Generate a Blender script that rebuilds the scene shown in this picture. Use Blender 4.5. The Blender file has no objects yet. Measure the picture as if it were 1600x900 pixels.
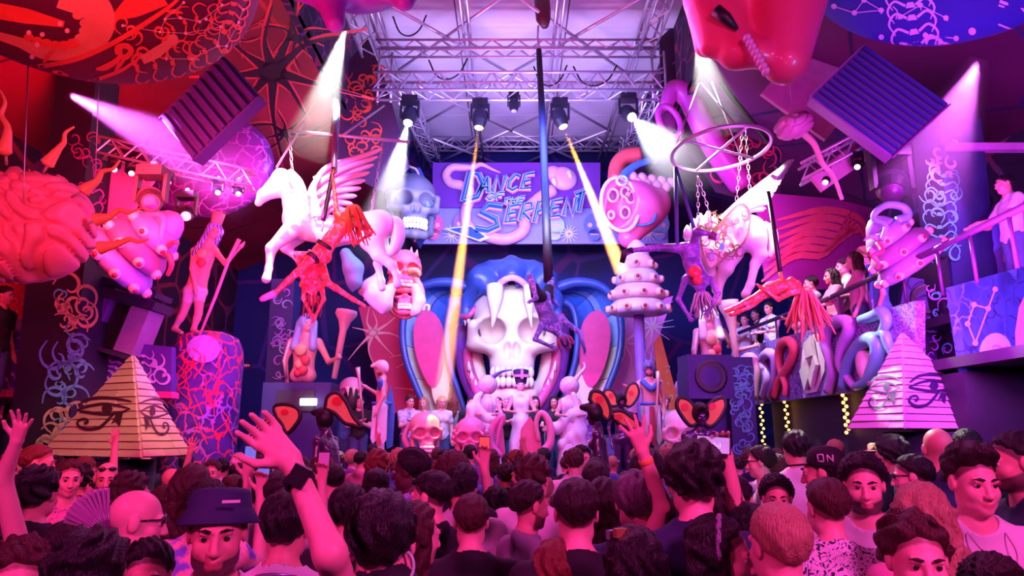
import bpy, math, random
import numpy as np
from mathutils import Vector, Matrix
# ---------------------------------------------------------------- camera
F_PX, PITCH, CAM_Z = 1050.0, math.radians(12.35), 1.95
sc = bpy.context.scene
C = sc.collection
cam = bpy.data.cameras.new('camera'); camo = bpy.data.objects.new('camera', cam); C.objects.link(camo)
cam.sensor_width = 36.0; cam.lens = F_PX / 1600 * 36.0; cam.clip_end = 200; cam.clip_start = 0.05
camo.location = (0, 0, CAM_Z); camo.rotation_euler = (math.pi / 2 + PITCH, 0, 0)
sc.camera = camo
sc.view_settings.view_transform = 'Standard'; sc.view_settings.look = 'None'
sc.view_settings.gamma = 1.0; sc.view_settings.use_curve_mapping = False
sc.view_settings.exposure = 0.0
sc.cycles.max_bounces = 5; sc.cycles.diffuse_bounces = 2; sc.cycles.glossy_bounces = 2
sc.cycles.transmission_bounces = 3; sc.cycles.volume_bounces = 0; sc.cycles.transparent_max_bounces = 8
sc.cycles.adaptive_threshold = 0.04; sc.cycles.sample_clamp_indirect = 4.0; sc.cycles.use_denoising = True
sc.cycles.caustics_reflective = False; sc.cycles.caustics_refractive = False
# ---------------------------------------------------------------- even purple world fill, added; it enters from behind the camera
w = bpy.data.worlds.new('hall_ambient'); sc.world = w; w.use_nodes = True
w.node_tree.nodes['Background'].inputs[0].default_value = (0.60, 0.10, 0.55, 1)
w.node_tree.nodes['Background'].inputs[1].default_value = 0.075

def look(o, at):
    o.rotation_euler = (Vector(at) - o.location).to_track_quat('-Z', 'Y').to_euler()
def area(name, loc, at, col, power, size, sy=None, spread=math.pi):
    l = bpy.data.lights.new(name, 'AREA'); l.color = col; l.energy = power; l.size = size
    if sy: l.shape = 'RECTANGLE'; l.size_y = sy
    l.spread = spread
    o = bpy.data.objects.new(name, l); C.objects.link(o); o.location = loc; look(o, at); return o
def spot(name, loc, at, col, power, deg, blend=.5, r=.1):
    l = bpy.data.lights.new(name, 'SPOT'); l.color = col; l.energy = power
    l.spot_size = math.radians(deg); l.spot_blend = blend; l.shadow_soft_size = r
    o = bpy.data.objects.new(name, l); C.objects.link(o); o.location = loc; look(o, at); return o
# added lamps without fixtures, standing in for the club's own lights
area('crowd_wash_right', (2.6, -1.5, 4.6), (2.2, 4.5, 1.3), (1.0, .075, .56), 360, 1.0)
area('crowd_wash_left', (-3.2, -1.0, 4.6), (-2.0, 4.5, 1.3), (1.0, .04, .42), 210, 1.0)
area('crowd_top_magenta', (0, 7.5, 6.6), (0, 6.5, 0), (1.0, .10, .62), 230, 4.0, 2.0)
area('stage_wash_blue', (0, 11.2, 7.4), (0, 17.5, 4.2), (.16, .24, 1.0), 800, 5.5, 1.0)
area('stage_wash_pink_left', (-4.6, 10.5, 6.0), (-2.2, 16, 2.6), (1.0, .12, .36), 130, 1.6)
area('stage_wash_pink_right', (4.4, 10.5, 6.0), (2.4, 16, 2.6), (1.0, .22, .75), 140, 1.6)
area('red_wash_left', (-2.6, 3.6, 3.4), (-6.5, 8.0, 4.6), (1.0, .04, .07), 70, 1.2)
area('red_wash_upper_left', (-4.2, 7.0, 4.9), (-5.5, 13.0, 7.5), (1.0, .03, .08), 420, 1.4)
area('red_canopy_wash', (-2.4, 3.2, 3.9), (-3.6, 5.6, 5.2), (1.0, .12, .06), 38, .6)
area('purple_wash_right', (4.4, 6.2, 3.4), (7.4, 11.0, 5.4), (.80, .05, .95), 260, 1.4)
area('blue_wash_right', (4.2, 2.8, 3.4), (6.4, 7.4, 4.4), (.12, .25, 1.0), 130, 1.0)
area('red_sculpture_wash', (1.6, 3.4, 3.7), (2.3, 5.4, 5.2), (1.0, .05, .08), 22, .6)
area('purple_wash_left', (-2.8, 8.0, 3.2), (-5.5, 10.5, 4.6), (.70, .05, .95), 90, 1.4)
area('roof_uplight', (0, 13.2, 6.4), (0, 15.5, 11), (.62, .45, 1.0), 380, 4.5, 1.0)
area('stage_front_white', (0, 10.6, 5.8), (0, 17, 4.0), (.86, .92, 1.0), 75, 2.5, .5, math.radians(100))  # neutral fill added to whiten serpent and skull, no fixture there
spot('skull_spot', (0, 10.8, 6.2), (0, 17, 3.9), (1.0, .92, .78), 330, 15, .6)
spot('horse_spot_left', (-2.4, 7.0, 6.8), (-3.1, 11.0, 4.9), (1.0, .90, .88), 330, 30, .6)  # white fill added on each side to brighten the horses, no fixture
spot('horse_spot_right', (2.4, 7.0, 6.8), (3.5, 11.0, 4.6), (1.0, .90, .88), 240, 26, .6)
spot('pyramid_spot_left', (-1.6, 4.4, 4.4), (-4.4, 8.0, 2.3), (1.0, .80, .45), 420, 24, .5)
spot('pyramid_spot_right', (2.2, 5.0, 4.0), (4.9, 8.0, 2.6), (1.0, .25, .75), 360, 26, .5)
# ---------------------------------------------------------------- helpers
PI = math.pi; rnd = random.Random(7)
_cp, _sp = math.cos(PITCH), math.sin(PITCH)
CAM = np.array([0, 0, CAM_Z])
def A(*v): return np.array(v, float)
def ray(px, py):
    u, v = (px - 800) / F_PX, (450 - py) / F_PX
    return np.array([u, _cp - v * _sp, _sp + v * _cp])
def P(px, py, d):                       # the world point seen at a pixel, d metres into the hall
    r = ray(px, py); return CAM + r * (d / r[1])
def MPP(py, d): return d / ray(800, py)[1] / F_PX   # metres for a pixel there
def nrm(v): v = np.asarray(v, float); return v / (np.linalg.norm(v) + 1e-12)
def on_plane(o, n):
    o, n = np.asarray(o, float), nrm(n)
    return lambda px, py: CAM + ray(px, py) * (np.dot(o - CAM, n) / np.dot(ray(px, py), n))
def on_ell(c, r):
    c, r = np.asarray(c, float), np.asarray(r, float)
    def f(px, py):
        d = ray(px, py); o = (CAM - c) / r; e = d / r
        a, b, q = e @ e, 2 * o @ e, o @ o - 1
        D = b * b - 4 * a * q
        t = -b / (2 * a) if D < 0 else (-b - math.sqrt(D)) / (2 * a)
        p = CAM + d * t
        return p if D >= 0 else c + r * nrm((p - c) / r)
    return f

# ---- materials
MATS = {}
def rgba(c): return (c[0], c[1], c[2], 1)
def mat(name, col, rough=.55, metal=0., var=.18, scale=6., bump=0., emit=0., spec=.5, col2=None, alpha=1., coat=0.):
    if name in MATS: return MATS[name]
    m = bpy.data.materials.new(name); m.use_nodes = True; nt = m.node_tree; b = nt.nodes['Principled BSDF']
    b.inputs['Roughness'].default_value = rough; b.inputs['Metallic'].default_value = metal
    b.inputs['Specular IOR Level'].default_value = spec
    if coat: b.inputs['Coat Weight'].default_value = coat
    tc = nt.nodes.new('ShaderNodeTexCoord'); nz = nt.nodes.new('ShaderNodeTexNoise')
    nz.inputs['Scale'].default_value = scale; nz.inputs['Detail'].default_value = 4
    nt.links.new(tc.outputs['Object'], nz.inputs['Vector'])
    mx = nt.nodes.new('ShaderNodeMix'); mx.data_type = 'RGBA'
    mx.inputs[6].default_value = rgba(col)
    mx.inputs[7].default_value = rgba(col2 if col2 else [max(0, c * (1 - var * 2)) for c in col])
    nt.links.new(nz.outputs['Fac'], mx.inputs[0]); nt.links.new(mx.outputs[2], b.inputs['Base Color'])
    if bump:
        bp = nt.nodes.new('ShaderNodeBump'); bp.inputs['Strength'].default_value = bump; bp.inputs['Distance'].default_value = .02
        nt.links.new(nz.outputs['Fac'], bp.inputs['Height']); nt.links.new(bp.outputs[0], b.inputs['Normal'])
    if emit:
        b.inputs['Emission Color'].default_value = rgba(col); b.inputs['Emission Strength'].default_value = emit
    if alpha < 1: b.inputs['Alpha'].default_value = alpha
    MATS[name] = m; return m
def mural(name, base, line, line2=None, scale=2.0, width=.06, rough=.7, dist=.6, kind='veins'):
    """printed cloth: vein-like voronoi edges or swirling bands over a dark ground"""
    if name in MATS: return MATS[name]
    m = bpy.data.materials.new(name); m.use_nodes = True; nt = m.node_tree; N = nt.nodes; L = nt.links.new
    b = N['Principled BSDF']; b.inputs['Roughness'].default_value = rough
    tc = N.new('ShaderNodeTexCoord'); nz = N.new('ShaderNodeTexNoise'); nz.inputs['Scale'].default_value = scale * .8
    L(tc.outputs['Object'], nz.inputs['Vector'])
    ad = N.new('ShaderNodeMix'); ad.data_type = 'VECTOR'; ad.inputs[0].default_value = dist * .35
    L(tc.outputs['Object'], ad.inputs[4]); L(nz.outputs['Color'], ad.inputs[5])
    if kind == 'veins':
        v = N.new('ShaderNodeTexVoronoi'); v.feature = 'DISTANCE_TO_EDGE'; v.inputs['Scale'].default_value = scale
        L(ad.outputs[1], v.inputs['Vector']); src = v.outputs['Distance']
    else:
        v = N.new('ShaderNodeTexWave'); v.wave_type = 'RINGS' if kind == 'rings' else 'BANDS'
        v.inputs['Scale'].default_value = scale; v.inputs['Distortion'].default_value = 9; v.inputs['Detail'].default_value = 2
        v.inputs['Detail Scale'].default_value = 1.2
        L(tc.outputs['Object'], v.inputs['Vector']); src = v.outputs['Fac']
    cr = N.new('ShaderNodeValToRGB'); e = cr.color_ramp.elements
    e[0].position = width * .5; e[0].color = rgba(line); e[1].position = width; e[1].color = rgba(base)
    L(src, cr.inputs[0])
    n2 = N.new('ShaderNodeTexNoise'); n2.inputs['Scale'].default_value = scale * .45; L(tc.outputs['Object'], n2.inputs['Vector'])
    mx = N.new('ShaderNodeMix'); mx.data_type = 'RGBA'; c2 = N.new('ShaderNodeValToRGB')
    c2.color_ramp.elements[0].position = .45; c2.color_ramp.elements[1].position = .62
    L(n2.outputs['Fac'], c2.inputs[0]); L(c2.outputs[0], mx.inputs[0])
    cr2 = N.new('ShaderNodeValToRGB'); e = cr2.color_ramp.elements
    e[0].position = width * .5; e[0].color = rgba(line2 or line); e[1].position = width; e[1].color = rgba([c * .5 for c in base])
    L(src, cr2.inputs[0]); L(cr.outputs[0], mx.inputs[6]); L(cr2.outputs[0], mx.inputs[7])
    L(mx.outputs[2], b.inputs['Base Color'])
    MATS[name] = m; return m

# ---- objects
ORG = {}
def link(o): C.objects.link(o); return o
def tag(o, label=None, cat=None, group=None, kind=None):
    if label: o['label'] = label
    if cat: o['category'] = cat
    if group: o['group'] = group
    if kind: o['kind'] = kind
    return o
def thing(name, label, cat, loc=(0, 0, 0), group=None, kind=None):
    o = link(bpy.data.objects.new(name, None)); o.location = tuple(loc); o.empty_display_size = .1
    ORG[o.name] = np.array(loc, float); return tag(o, label, cat, group, kind)
def emit_mesh(name, verts, faces, mats, parent=None, smooth=True, slots=None):
    verts = np.asarray(verts, np.float64)
    org = np.zeros(3)
    if parent is not None: org = ORG.get(parent.name, np.zeros(3))
    elif len(verts):
        lo, hi = verts.min(0), verts.max(0); org = np.array([(lo[0] + hi[0]) / 2, (lo[1] + hi[1]) / 2, lo[2]])
    me = bpy.data.meshes.new(name)
    vv = verts - org
    if isinstance(faces, np.ndarray) and faces.ndim == 2:
        n, k = faces.shape
        me.vertices.add(len(vv)); me.vertices.foreach_set('co', vv.astype(np.float32).ravel())
        me.loops.add(n * k); me.loops.foreach_set('vertex_index', faces.astype(np.int32).ravel())
        me.polygons.add(n); me.polygons.foreach_set('loop_start', np.arange(0, n * k, k, dtype=np.int32))
        me.update(calc_edges=True)
    else:
        me.from_pydata([tuple(v) for v in vv], [], [tuple(int(i) for i in f) for f in faces])
    for m in (mats if isinstance(mats, (list, tuple)) else [mats]): me.materials.append(m)
    if slots is not None: me.polygons.foreach_set('material_index', np.asarray(slots, np.int32))
    if smooth: me.polygons.foreach_set('use_smooth', np.ones(len(me.polygons), bool))
    me.update()
    o = link(bpy.data.objects.new(name, me))
    if parent is not None: o.parent = parent; ORG[o.name] = org
    else: o.location = tuple(org); ORG[o.name] = org
    return o

class MB:
    def __init__(s): s.v = []; s.f = []
    def add(s, v, f):
        k = len(s.v); s.v += [tuple(x) for x in v]; s.f += [tuple(i + k for i in q) for q in f]; return s
    def box(s, c, size, R=None):
        h = np.array(size) / 2; pts = []
        for i in (-1, 1):
            for j in (-1, 1):
                for k in (-1, 1):
                    p = np.array([i, j, k]) * h
                    if R is not None: p = R @ p
                    pts.append(p + c)
        return s.add(pts, [(0, 1, 3, 2), (4, 6, 7, 5), (0, 4, 5, 1), (2, 3, 7, 6), (0, 2, 6, 4), (1, 5, 7, 3)])
    def hexa(s, a, b):                   # two quads of four points each, front and back
        return s.add(list(a) + list(b), [(3, 2, 1, 0), (4, 5, 6, 7), (0, 1, 5, 4), (1, 2, 6, 5), (2, 3, 7, 6), (3, 0, 4, 7)])
    def tube(s, pts, r, n=8, caps=True, closed=False):
        pts = np.asarray(pts, float); m = len(pts); r = np.broadcast_to(np.asarray(r, float), (m,))
        T = np.gradient(pts, axis=0) if not closed else (np.roll(pts, -1, 0) - np.roll(pts, 1, 0))
        up = A(0, 0, 1) if abs(nrm(T[0])[2]) < .9 else A(0, 1, 0); vs = []
        u = nrm(np.cross(T[0], up))
        for i in range(m):
            t = nrm(T[i]); u = nrm(u - t * (u @ t)); w2 = np.cross(t, u)
            for k in range(n):
                a = 2 * PI * k / n; vs.append(pts[i] + r[i] * (math.cos(a) * u + math.sin(a) * w2))
        fs = []
        for i in range(m if closed else m - 1):
            j = (i + 1) % m
            for k in range(n): fs.append((i * n + k, i * n + (k + 1) % n, j * n + (k + 1) % n, j * n + k))
        if caps and not closed: fs += [tuple(range(n))[::-1], tuple((m - 1) * n + k for k in range(n))]
        return s.add(vs, fs)
    def lathe(s, prof, org, ax=(0, 0, 1), n=20, sx=1., ref=None):     # prof: (radius, height) pairs
        ax = nrm(ax); u = nrm(np.cross(ax, ref if ref is not None else (A(0, 1, 0) if abs(ax[1]) < .9 else A(1, 0, 0)))); w2 = np.cross(ax, u)
        vs, fs = [], []
        for r, h in prof:
            for k in range(n):
                a = 2 * PI * k / n; vs.append(np.asarray(org) + ax * h + r * (math.cos(a) * u * sx + math.sin(a) * w2))
        for i in range(len(prof) - 1):
            for k in range(n): fs.append((i * n + k, i * n + (k + 1) % n, (i + 1) * n + (k + 1) % n, (i + 1) * n + k))
        fs += [tuple(range(n))[::-1], tuple((len(prof) - 1) * n + k for k in range(n))]
        return s.add(vs, fs)
    def ball(s, c, r, n=12, m=8, R=None):
        r = np.broadcast_to(np.asarray(r, float), (3,)); vs, fs = [], []
        for i in range(m + 1):
            t = PI * i / m
            for k in range(n):
                a = 2 * PI * k / n
                p = np.array([math.sin(t) * math.cos(a), math.sin(t) * math.sin(a), math.cos(t)]) * r
                if R is not None: p = R @ p
                vs.append(p + c)
        for i in range(m):
            for k in range(n): fs.append((i * n + k, (i + 1) * n + k, (i + 1) * n + (k + 1) % n, i * n + (k + 1) % n))
        return s.add(vs, fs)
    def prism(s, poly, thick):           # polygon of 3-D points, thick = vector
        n = len(poly); p = [np.asarray(q, float) for q in poly]; t = np.asarray(thick, float)
        return s.add(p + [q + t for q in p], [tuple(range(n)), tuple(range(2 * n - 1, n - 1, -1))] + [(i, i + n, (i + 1) % n + n, (i + 1) % n) for i in range(n)])
    def build(s, name, m, parent=None, smooth=True):
        return emit_mesh(name, s.v, s.f, m, parent, smooth)
def one(name, m, parent=None, smooth=False, **kw):
    b = MB(); k, a = next(iter(kw.items())); getattr(b, k)(*a); return b.build(name, m, parent, smooth)
def bez(pts, n=8):                       # Catmull-Rom through points
    p = np.asarray(pts, float); p = np.vstack([2 * p[0] - p[1], p, 2 * p[-1] - p[-2]]); out = []
    for i in range(1, len(p) - 2):
        for k in range(n):
            t = k / n
            out.append(.5 * (2 * p[i] + (p[i + 1] - p[i - 1]) * t + (2 * p[i - 1] - 5 * p[i] + 4 * p[i + 1] - p[i + 2]) * t * t + (3 * p[i] - p[i - 1] - 3 * p[i + 1] + p[i + 2]) * t ** 3))
    out.append(p[-2]); return np.array(out)
def Rz(a): c, s = math.cos(a), math.sin(a); return np.array([[c, -s, 0], [s, c, 0], [0, 0, 1]])
def Ry(a): c, s = math.cos(a), math.sin(a); return np.array([[c, 0, s], [0, 1, 0], [-s, 0, c]])
def Rx(a): c, s = math.cos(a), math.sin(a); return np.array([[1, 0, 0], [0, c, -s], [0, s, c]])

class Ink:
    """flat print on a surface: pixel strokes cast on to the real surface, a few millimetres proud"""
    def __init__(s, surf, lift=.012): s.surf = surf; s.lift = lift; s.mb = MB()
    def pt(s, x, y):
        p = s.surf(x, y); return p + nrm(CAM - p) * s.lift
    def stroke(s, pts, wd, smooth=4, taper=False):
        p = bez(pts, smooth) if smooth and len(pts) > 2 else np.asarray(pts, float)
        t = np.gradient(p, axis=0); n = np.stack([-t[:, 1], t[:, 0]], 1); n /= np.linalg.norm(n, axis=1)[:, None] + 1e-9
        m = len(p); ws = np.full(m, wd / 2.) if np.isscalar(wd) else np.interp(np.linspace(0, 1, m), np.linspace(0, 1, len(wd)), np.asarray(wd) / 2.)
        if taper: ws = ws * np.linspace(1, .15, m)
        vs = []
        for q, k, h in zip(p, n, ws): vs += [s.pt(*(q + k * h)), s.pt(*(q - k * h))]
        s.mb.add(vs, [(2 * i, 2 * i + 1, 2 * i + 3, 2 * i + 2) for i in range(m - 1)]); return s
    def poly(s, pts):
        s.mb.add([s.pt(*q) for q in pts], [tuple(range(len(pts)))]); return s
    def dot(s, x, y, r, ry=None, n=12):
        return s.poly([(x + r * math.cos(2 * PI * k / n), y + (ry or r) * math.sin(2 * PI * k / n)) for k in range(n)])
    def neuron(s, x, y, r, n=7, reach=3., sd=0):
        g = random.Random(sd); s.dot(x, y, r, r * .75)
        for k in range(n):
            a = 2 * PI * (k + g.random() * .5) / n; L = r * reach * (.7 + .6 * g.random()); b = a + g.uniform(-.4, .4)
            s.stroke([(x + r * .6 * math.cos(a), y + r * .5 * math.sin(a)), (x + L * .5 * math.cos(a), y + L * .5 * math.sin(a)), (x + L * math.cos(b), y + L * math.sin(b))], [r * .7, r * .28, r * .12])
        return s
    def spine(s, pts, wd, rib, n=7, flip=1, both=True):
        p = bez(pts, 8); idx = np.linspace(0, len(p) - 1, n).astype(int)
        t = np.gradient(p, axis=0)
        for i in idx:
            d = nrm(t[i]); q = np.array([-d[1], d[0]]); c = p[i]
            s.poly([c + q * wd + d * wd * .5, c + q * wd * .6 - d * wd * .6, c - q * wd * .6 - d * wd * .6, c - q * wd + d * wd * .5])
            for sg in ((1, -1) if both else (flip,)):
                s.stroke([c + q * sg * wd, c + q * sg * (wd + rib * .5) - d * rib * .25, c + q * sg * (wd + rib * .85) + d * rib * .2, c + q * sg * (wd + rib * .6) + d * rib * .75], [wd * .55, wd * .5, wd * .45, wd * .2])
        return s
    def stars(s, pts, r, wd, links=None):
        for k in (links or [(i, i + 1) for i in range(len(pts) - 1)]): s.stroke([pts[k[0]], pts[k[1]]], wd, 0)
        for x, y in pts: s.dot(x, y, r, n=8)
        return s
    def curls(s, box, n, size, wd, sd=0):
        g = random.Random(sd); x0, y0, x1, y1 = box
        for _ in range(n):
            x, y = g.uniform(x0, x1), g.uniform(y0, y1); a = g.uniform(0, 6.28); R = size * g.uniform(.5, 1.1); sg = g.choice((-1, 1)); q = []
            for k in range(8):
                r = R * (1 - k / 9.); q.append((x + r * math.cos(a + sg * k * .75), y + r * math.sin(a + sg * k * .75)))
            s.stroke(q, [wd * .3, wd, wd * .3], 3)
        return s
    def build(s, name, m, parent, stuff=True):
        if not s.mb.v: return None
        o = s.mb.build(name, m, parent, False)
        if stuff: o['kind'] = 'stuff'
        return o

# ---------------------------------------------------------------- organic surfaces (signed distance + surface nets)
class Sdf:
    def __init__(s): s.ops = []
    def cap(s, a, b, ra, rb=None, k=.02, sub=False): s.ops.append(('c', np.asarray(a, float), np.asarray(b, float), ra, ra if rb is None else rb, k, sub)); return s
    def ell(s, c, r, k=.02, R=None, sub=False): s.ops.append(('e', np.asarray(c, float), np.broadcast_to(np.asarray(r, float), (3,)), R, 0, k, sub)); return s
    def chain(s, pts, rs, k=.02):
        for i in range(len(pts) - 1): s.cap(pts[i], pts[i + 1], rs[i], rs[i + 1], k)
        return s
    def bounds(s, m=.03):
        lo, hi = np.full(3, 1e9), np.full(3, -1e9)
        for t, a, b, c, d, k, sub in s.ops:
            if sub: continue
            if t == 'c': pl, ph = np.minimum(a - c, b - d), np.maximum(a + c, b + d)
            else: e = b.max() if c is not None else b; pl, ph = a - e, a + e
            lo, hi = np.minimum(lo, pl), np.maximum(hi, ph)
        return lo - m, hi + m
    def inner(s, ax, grow=0., big=.6):
        xs, ys, zs = ax; D = np.full((len(xs), len(ys), len(zs)), big, np.float32)
        for t, a, b, c, d, k, sub in s.ops:
            if t == 'c': r = max(c, d); lo, hi = np.minimum(a, b) - r, np.maximum(a, b) + r
            else: e = b.max() if c is not None else b; lo, hi = a - e, a + e
            h = k * 1.5 + grow + .04; sl = []
            for i, x in enumerate(ax):
                i0, i1 = np.searchsorted(x, lo[i] - h), np.searchsorted(x, hi[i] + h)
                sl.append(slice(max(0, i0 - 1), min(len(x), i1 + 1)))
            if any(q.stop <= q.start for q in sl): continue
            X = xs[sl[0]][:, None, None]; Y = ys[sl[1]][None, :, None]; Z = zs[sl[2]][None, None, :]
            if t == 'c':
                ab = b - a; L2 = ab @ ab + 1e-12
                T = np.clip(((X - a[0]) * ab[0] + (Y - a[1]) * ab[1] + (Z - a[2]) * ab[2]) / L2, 0, 1)
                q = np.sqrt((X - a[0] - T * ab[0]) ** 2 + (Y - a[1] - T * ab[1]) ** 2 + (Z - a[2] - T * ab[2]) ** 2) - (c + (d - c) * T)
            else:
                x, y, z = X - a[0], Y - a[1], Z - a[2]
                if c is not None: x, y, z = (c[0, 0] * x + c[1, 0] * y + c[2, 0] * z, c[0, 1] * x + c[1, 1] * y + c[2, 1] * z, c[0, 2] * x + c[1, 2] * y + c[2, 2] * z)
                l = np.sqrt((x / b[0]) ** 2 + (y / b[1]) ** 2 + (z / b[2]) ** 2)
                g = np.sqrt((x / b[0] ** 2) ** 2 + (y / b[1] ** 2) ** 2 + (z / b[2] ** 2) ** 2) + 1e-6
                q = l * (l - 1) / g
            v = D[sl[0], sl[1], sl[2]]
            if sub:
                q = -q; m = np.clip(k - np.abs(v - q), 0, None) / max(k, 1e-6); D[sl[0], sl[1], sl[2]] = np.maximum(v, q) + m * m * k * .25
            else:
                m = np.clip(k - np.abs(v - q), 0, None) / max(k, 1e-6); D[sl[0], sl[1], sl[2]] = np.minimum(v, q) - m * m * k * .25
        return D - grow if grow else D
def axis(lo, hi, h, fine=(), hf=None):
    x = [lo]
    while x[-1] < hi:
        st = h
        for a, b in fine:
            if x[-1] >= a - h and x[-1] <= b: st = hf
        x.append(x[-1] + st)
    return np.array(x)
def surfnet(D, ax):
    nx, ny, nz = D.shape; S = D < 0
    cnt = np.zeros((nx - 1, ny - 1, nz - 1), np.float32); acc = np.zeros((nx - 1, ny - 1, nz - 1, 3), np.float32)
    edges = []
    for a in range(3):
        s0 = [slice(None)] * 3; s1 = [slice(None)] * 3; s0[a] = slice(0, -1); s1[a] = slice(1, None)
        c = np.argwhere(S[tuple(s0)] != S[tuple(s1)])
        if len(c) == 0: edges.append((c, c)); continue
        d = c.copy(); d[:, a] += 1
        v0, v1 = D[tuple(c.T)], D[tuple(d.T)]; t = v0 / (v0 - v1)
        p = np.stack([ax[i][c[:, i]] for i in range(3)], 1).astype(np.float32)
        p[:, a] = ax[a][c[:, a]] + t * (ax[a][d[:, a]] - ax[a][c[:, a]])
        o1, o2 = [i for i in range(3) if i != a]
        for i in (0, -1):
            for j in (0, -1):
                q = c.copy(); q[:, o1] += i; q[:, o2] += j
                ok = (q[:, o1] >= 0) & (q[:, o2] >= 0) & (q[:, 0] < nx - 1) & (q[:, 1] < ny - 1) & (q[:, 2] < nz - 1)
                np.add.at(cnt, tuple(q[ok].T), 1); np.add.at(acc, tuple(q[ok].T), p[ok])
        edges.append((c, S[tuple(c.T)]))
    idx = np.full(cnt.shape, -1, np.int64); cells = np.argwhere(cnt > 0); idx[tuple(cells.T)] = np.arange(len(cells))
    V = acc[tuple(cells.T)] / cnt[tuple(cells.T)][:, None]; Fs = []
    for a in range(3):
        c, sg = edges[a]
        if len(c) == 0: continue
        o1, o2 = (a + 1) % 3, (a + 2) % 3
        ok = (c[:, o1] > 0) & (c[:, o2] > 0) & (c[:, o1] < D.shape[o1] - 1) & (c[:, o2] < D.shape[o2] - 1)
        c, sg = c[ok], sg[ok]; q = []
        for i, j in ((0, 0), (-1, 0), (-1, -1), (0, -1)):
            e = c.copy(); e[:, o1] += i; e[:, o2] += j; q.append(idx[tuple(e.T)])
        q = np.stack(q, 1); q[~sg] = q[~sg][:, ::-1]; Fs.append(q)
    Q = np.concatenate(Fs) if Fs else np.zeros((0, 4), int)
    return V.astype(float), Q
def sdf_mesh(name, s, h, m, parent=None, fine=((), (), ()), hf=None, noise=None, classify=None, cut=None, grow=0.):
    lo, hi = s.bounds(.03 + 2 * h + grow)
    ax = [axis(lo[i], hi[i], h, fine[i], hf) for i in range(3)]
    D = s.inner(ax, grow)
    if noise or cut:
        G = np.meshgrid(*ax, indexing='ij')
        if noise: D = D + noise(*G).astype(np.float32)
        if cut: D = np.maximum(D, cut(*G).astype(np.float32))
    V, Q = surfnet(D, ax)
    sl = classify(V[Q].mean(1)) if classify and len(Q) else None
    return emit_mesh(name, V, Q, m, parent, True, sl)
# ---------------------------------------------------------------- people
SKIN = [mat('skin_fair', (.86, .40, .40), .5, var=.06, scale=9), mat('skin_tan', (.74, .30, .28), .5, var=.08, scale=9),
        mat('skin_olive', (.60, .24, .20), .5, var=.08, scale=9), mat('skin_dark', (.09, .035, .03), .45, var=.1, scale=9)]
def skinmat(skin, hcol):
    if not isinstance(skin, int): return skin
    hcol = hcol if isinstance(hcol, str) and hcol in SCOL else 'dark'
    name = SKIN[skin].name + '_' + hcol
    if name in MATS: return MATS[name]
    c = SKC[skin]; m = mat(name, c, .5, var=.07, scale=9); nt = m.node_tree; N = nt.nodes; b = N['Principled BSDF']; src = b.inputs['Base Color'].links[0].from_socket
    for at, col, k in (('stubble', SCOL[hcol], .9), ('lips', (c[0] * .75, c[1] * .35, c[2] * .45), .8)):
        a = N.new('ShaderNodeAttribute'); a.attribute_name = at; mx = N.new('ShaderNodeMix'); mx.data_type = 'RGBA'; mx.inputs[7].default_value = rgba(col)
        ml = N.new('ShaderNodeMath'); ml.operation = 'MULTIPLY'; ml.inputs[1].default_value = k; nt.links.new(a.outputs['Fac'], ml.inputs[0]); nt.links.new(ml.outputs[0], mx.inputs[0])
        nt.links.new(src, mx.inputs[6]); src = mx.outputs[2]
    nt.links.new(src, b.inputs['Base Color']); return m
SKC = [(.86, .40, .40), (.74, .30, .28), (.60, .24, .20), (.09, .035, .03)]
SCOL = dict(black=(.05, .02, .025), dark=(.09, .03, .035), brown=(.22, .08, .07), blond=(.62, .28, .22), grey=(.26, .15, .17), red=(.34, .11, .09))
def hairmat(name, col, rough=.42):
    if name in MATS: return MATS[name]
    m = mat(name, col, rough, var=.4, scale=20, spec=.4); nt = m.node_tree
    nz = [n for n in nt.nodes if n.type == 'TEX_NOISE'][0]; tc = [n for n in nt.nodes if n.type == 'TEX_COORD'][0]
    mp = nt.nodes.new('ShaderNodeMapping'); mp.inputs['Scale'].default_value = (9, 9, 1.2)
    nt.links.new(tc.outputs['Object'], mp.inputs['Vector']); nt.links.new(mp.outputs[0], nz.inputs['Vector'])
    bp = nt.nodes.new('ShaderNodeBump'); bp.inputs['Strength'].default_value = .9; bp.inputs['Distance'].default_value = .012
    nt.links.new(nz.outputs['Fac'], bp.inputs['Height']); nt.links.new(bp.outputs[0], nt.nodes['Principled BSDF'].inputs['Normal'])
    return m
HAIR = dict(black=hairmat('hair_black', (.012, .008, .012)), dark=hairmat('hair_dark_brown', (.03, .014, .016)), brown=hairmat('hair_brown', (.10, .035, .03)),
            blond=hairmat('hair_blond', (.72, .42, .26)), grey=hairmat('hair_grey', (.22, .17, .22)), red=hairmat('hair_auburn', (.30, .07, .05)), orange=hairmat('hair_orange_dreads', (1.0, .26, .07)), white=hairmat('hair_white', (.85, .8, .9)))
CLOTH = dict(black=mat('cloth_black', (.012, .010, .018), .8), white=mat('cloth_white', (.82, .80, .84), .8), navy=mat('cloth_navy', (.02, .025, .10), .8), grey=mat('cloth_grey', (.34, .32, .40), .8),
             pink=mat('cloth_pink', (.72, .25, .42), .8), blue=mat('cloth_blue', (.10, .22, .65), .8), purple=mat('cloth_purple', (.26, .10, .45), .8), denim=mat('cloth_denim', (.08, .12, .30), .85),
             floral=mural('cloth_floral', (.50, .18, .38), (.85, .7, .85), (.2, .3, .85), 22, .30), bandana=mural('cloth_bandana', (.03, .03, .09), (.75, .7, .8), None, 26, .22), sequin=mural('cloth_sequin', (.5, .3, .7), (1, .55, .5), (.2, .2, .8), 40, .4), plaid=mural('cloth_blue_print', (.12, .3, .75), (.75, .2, .4), None, 24, .3))
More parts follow.
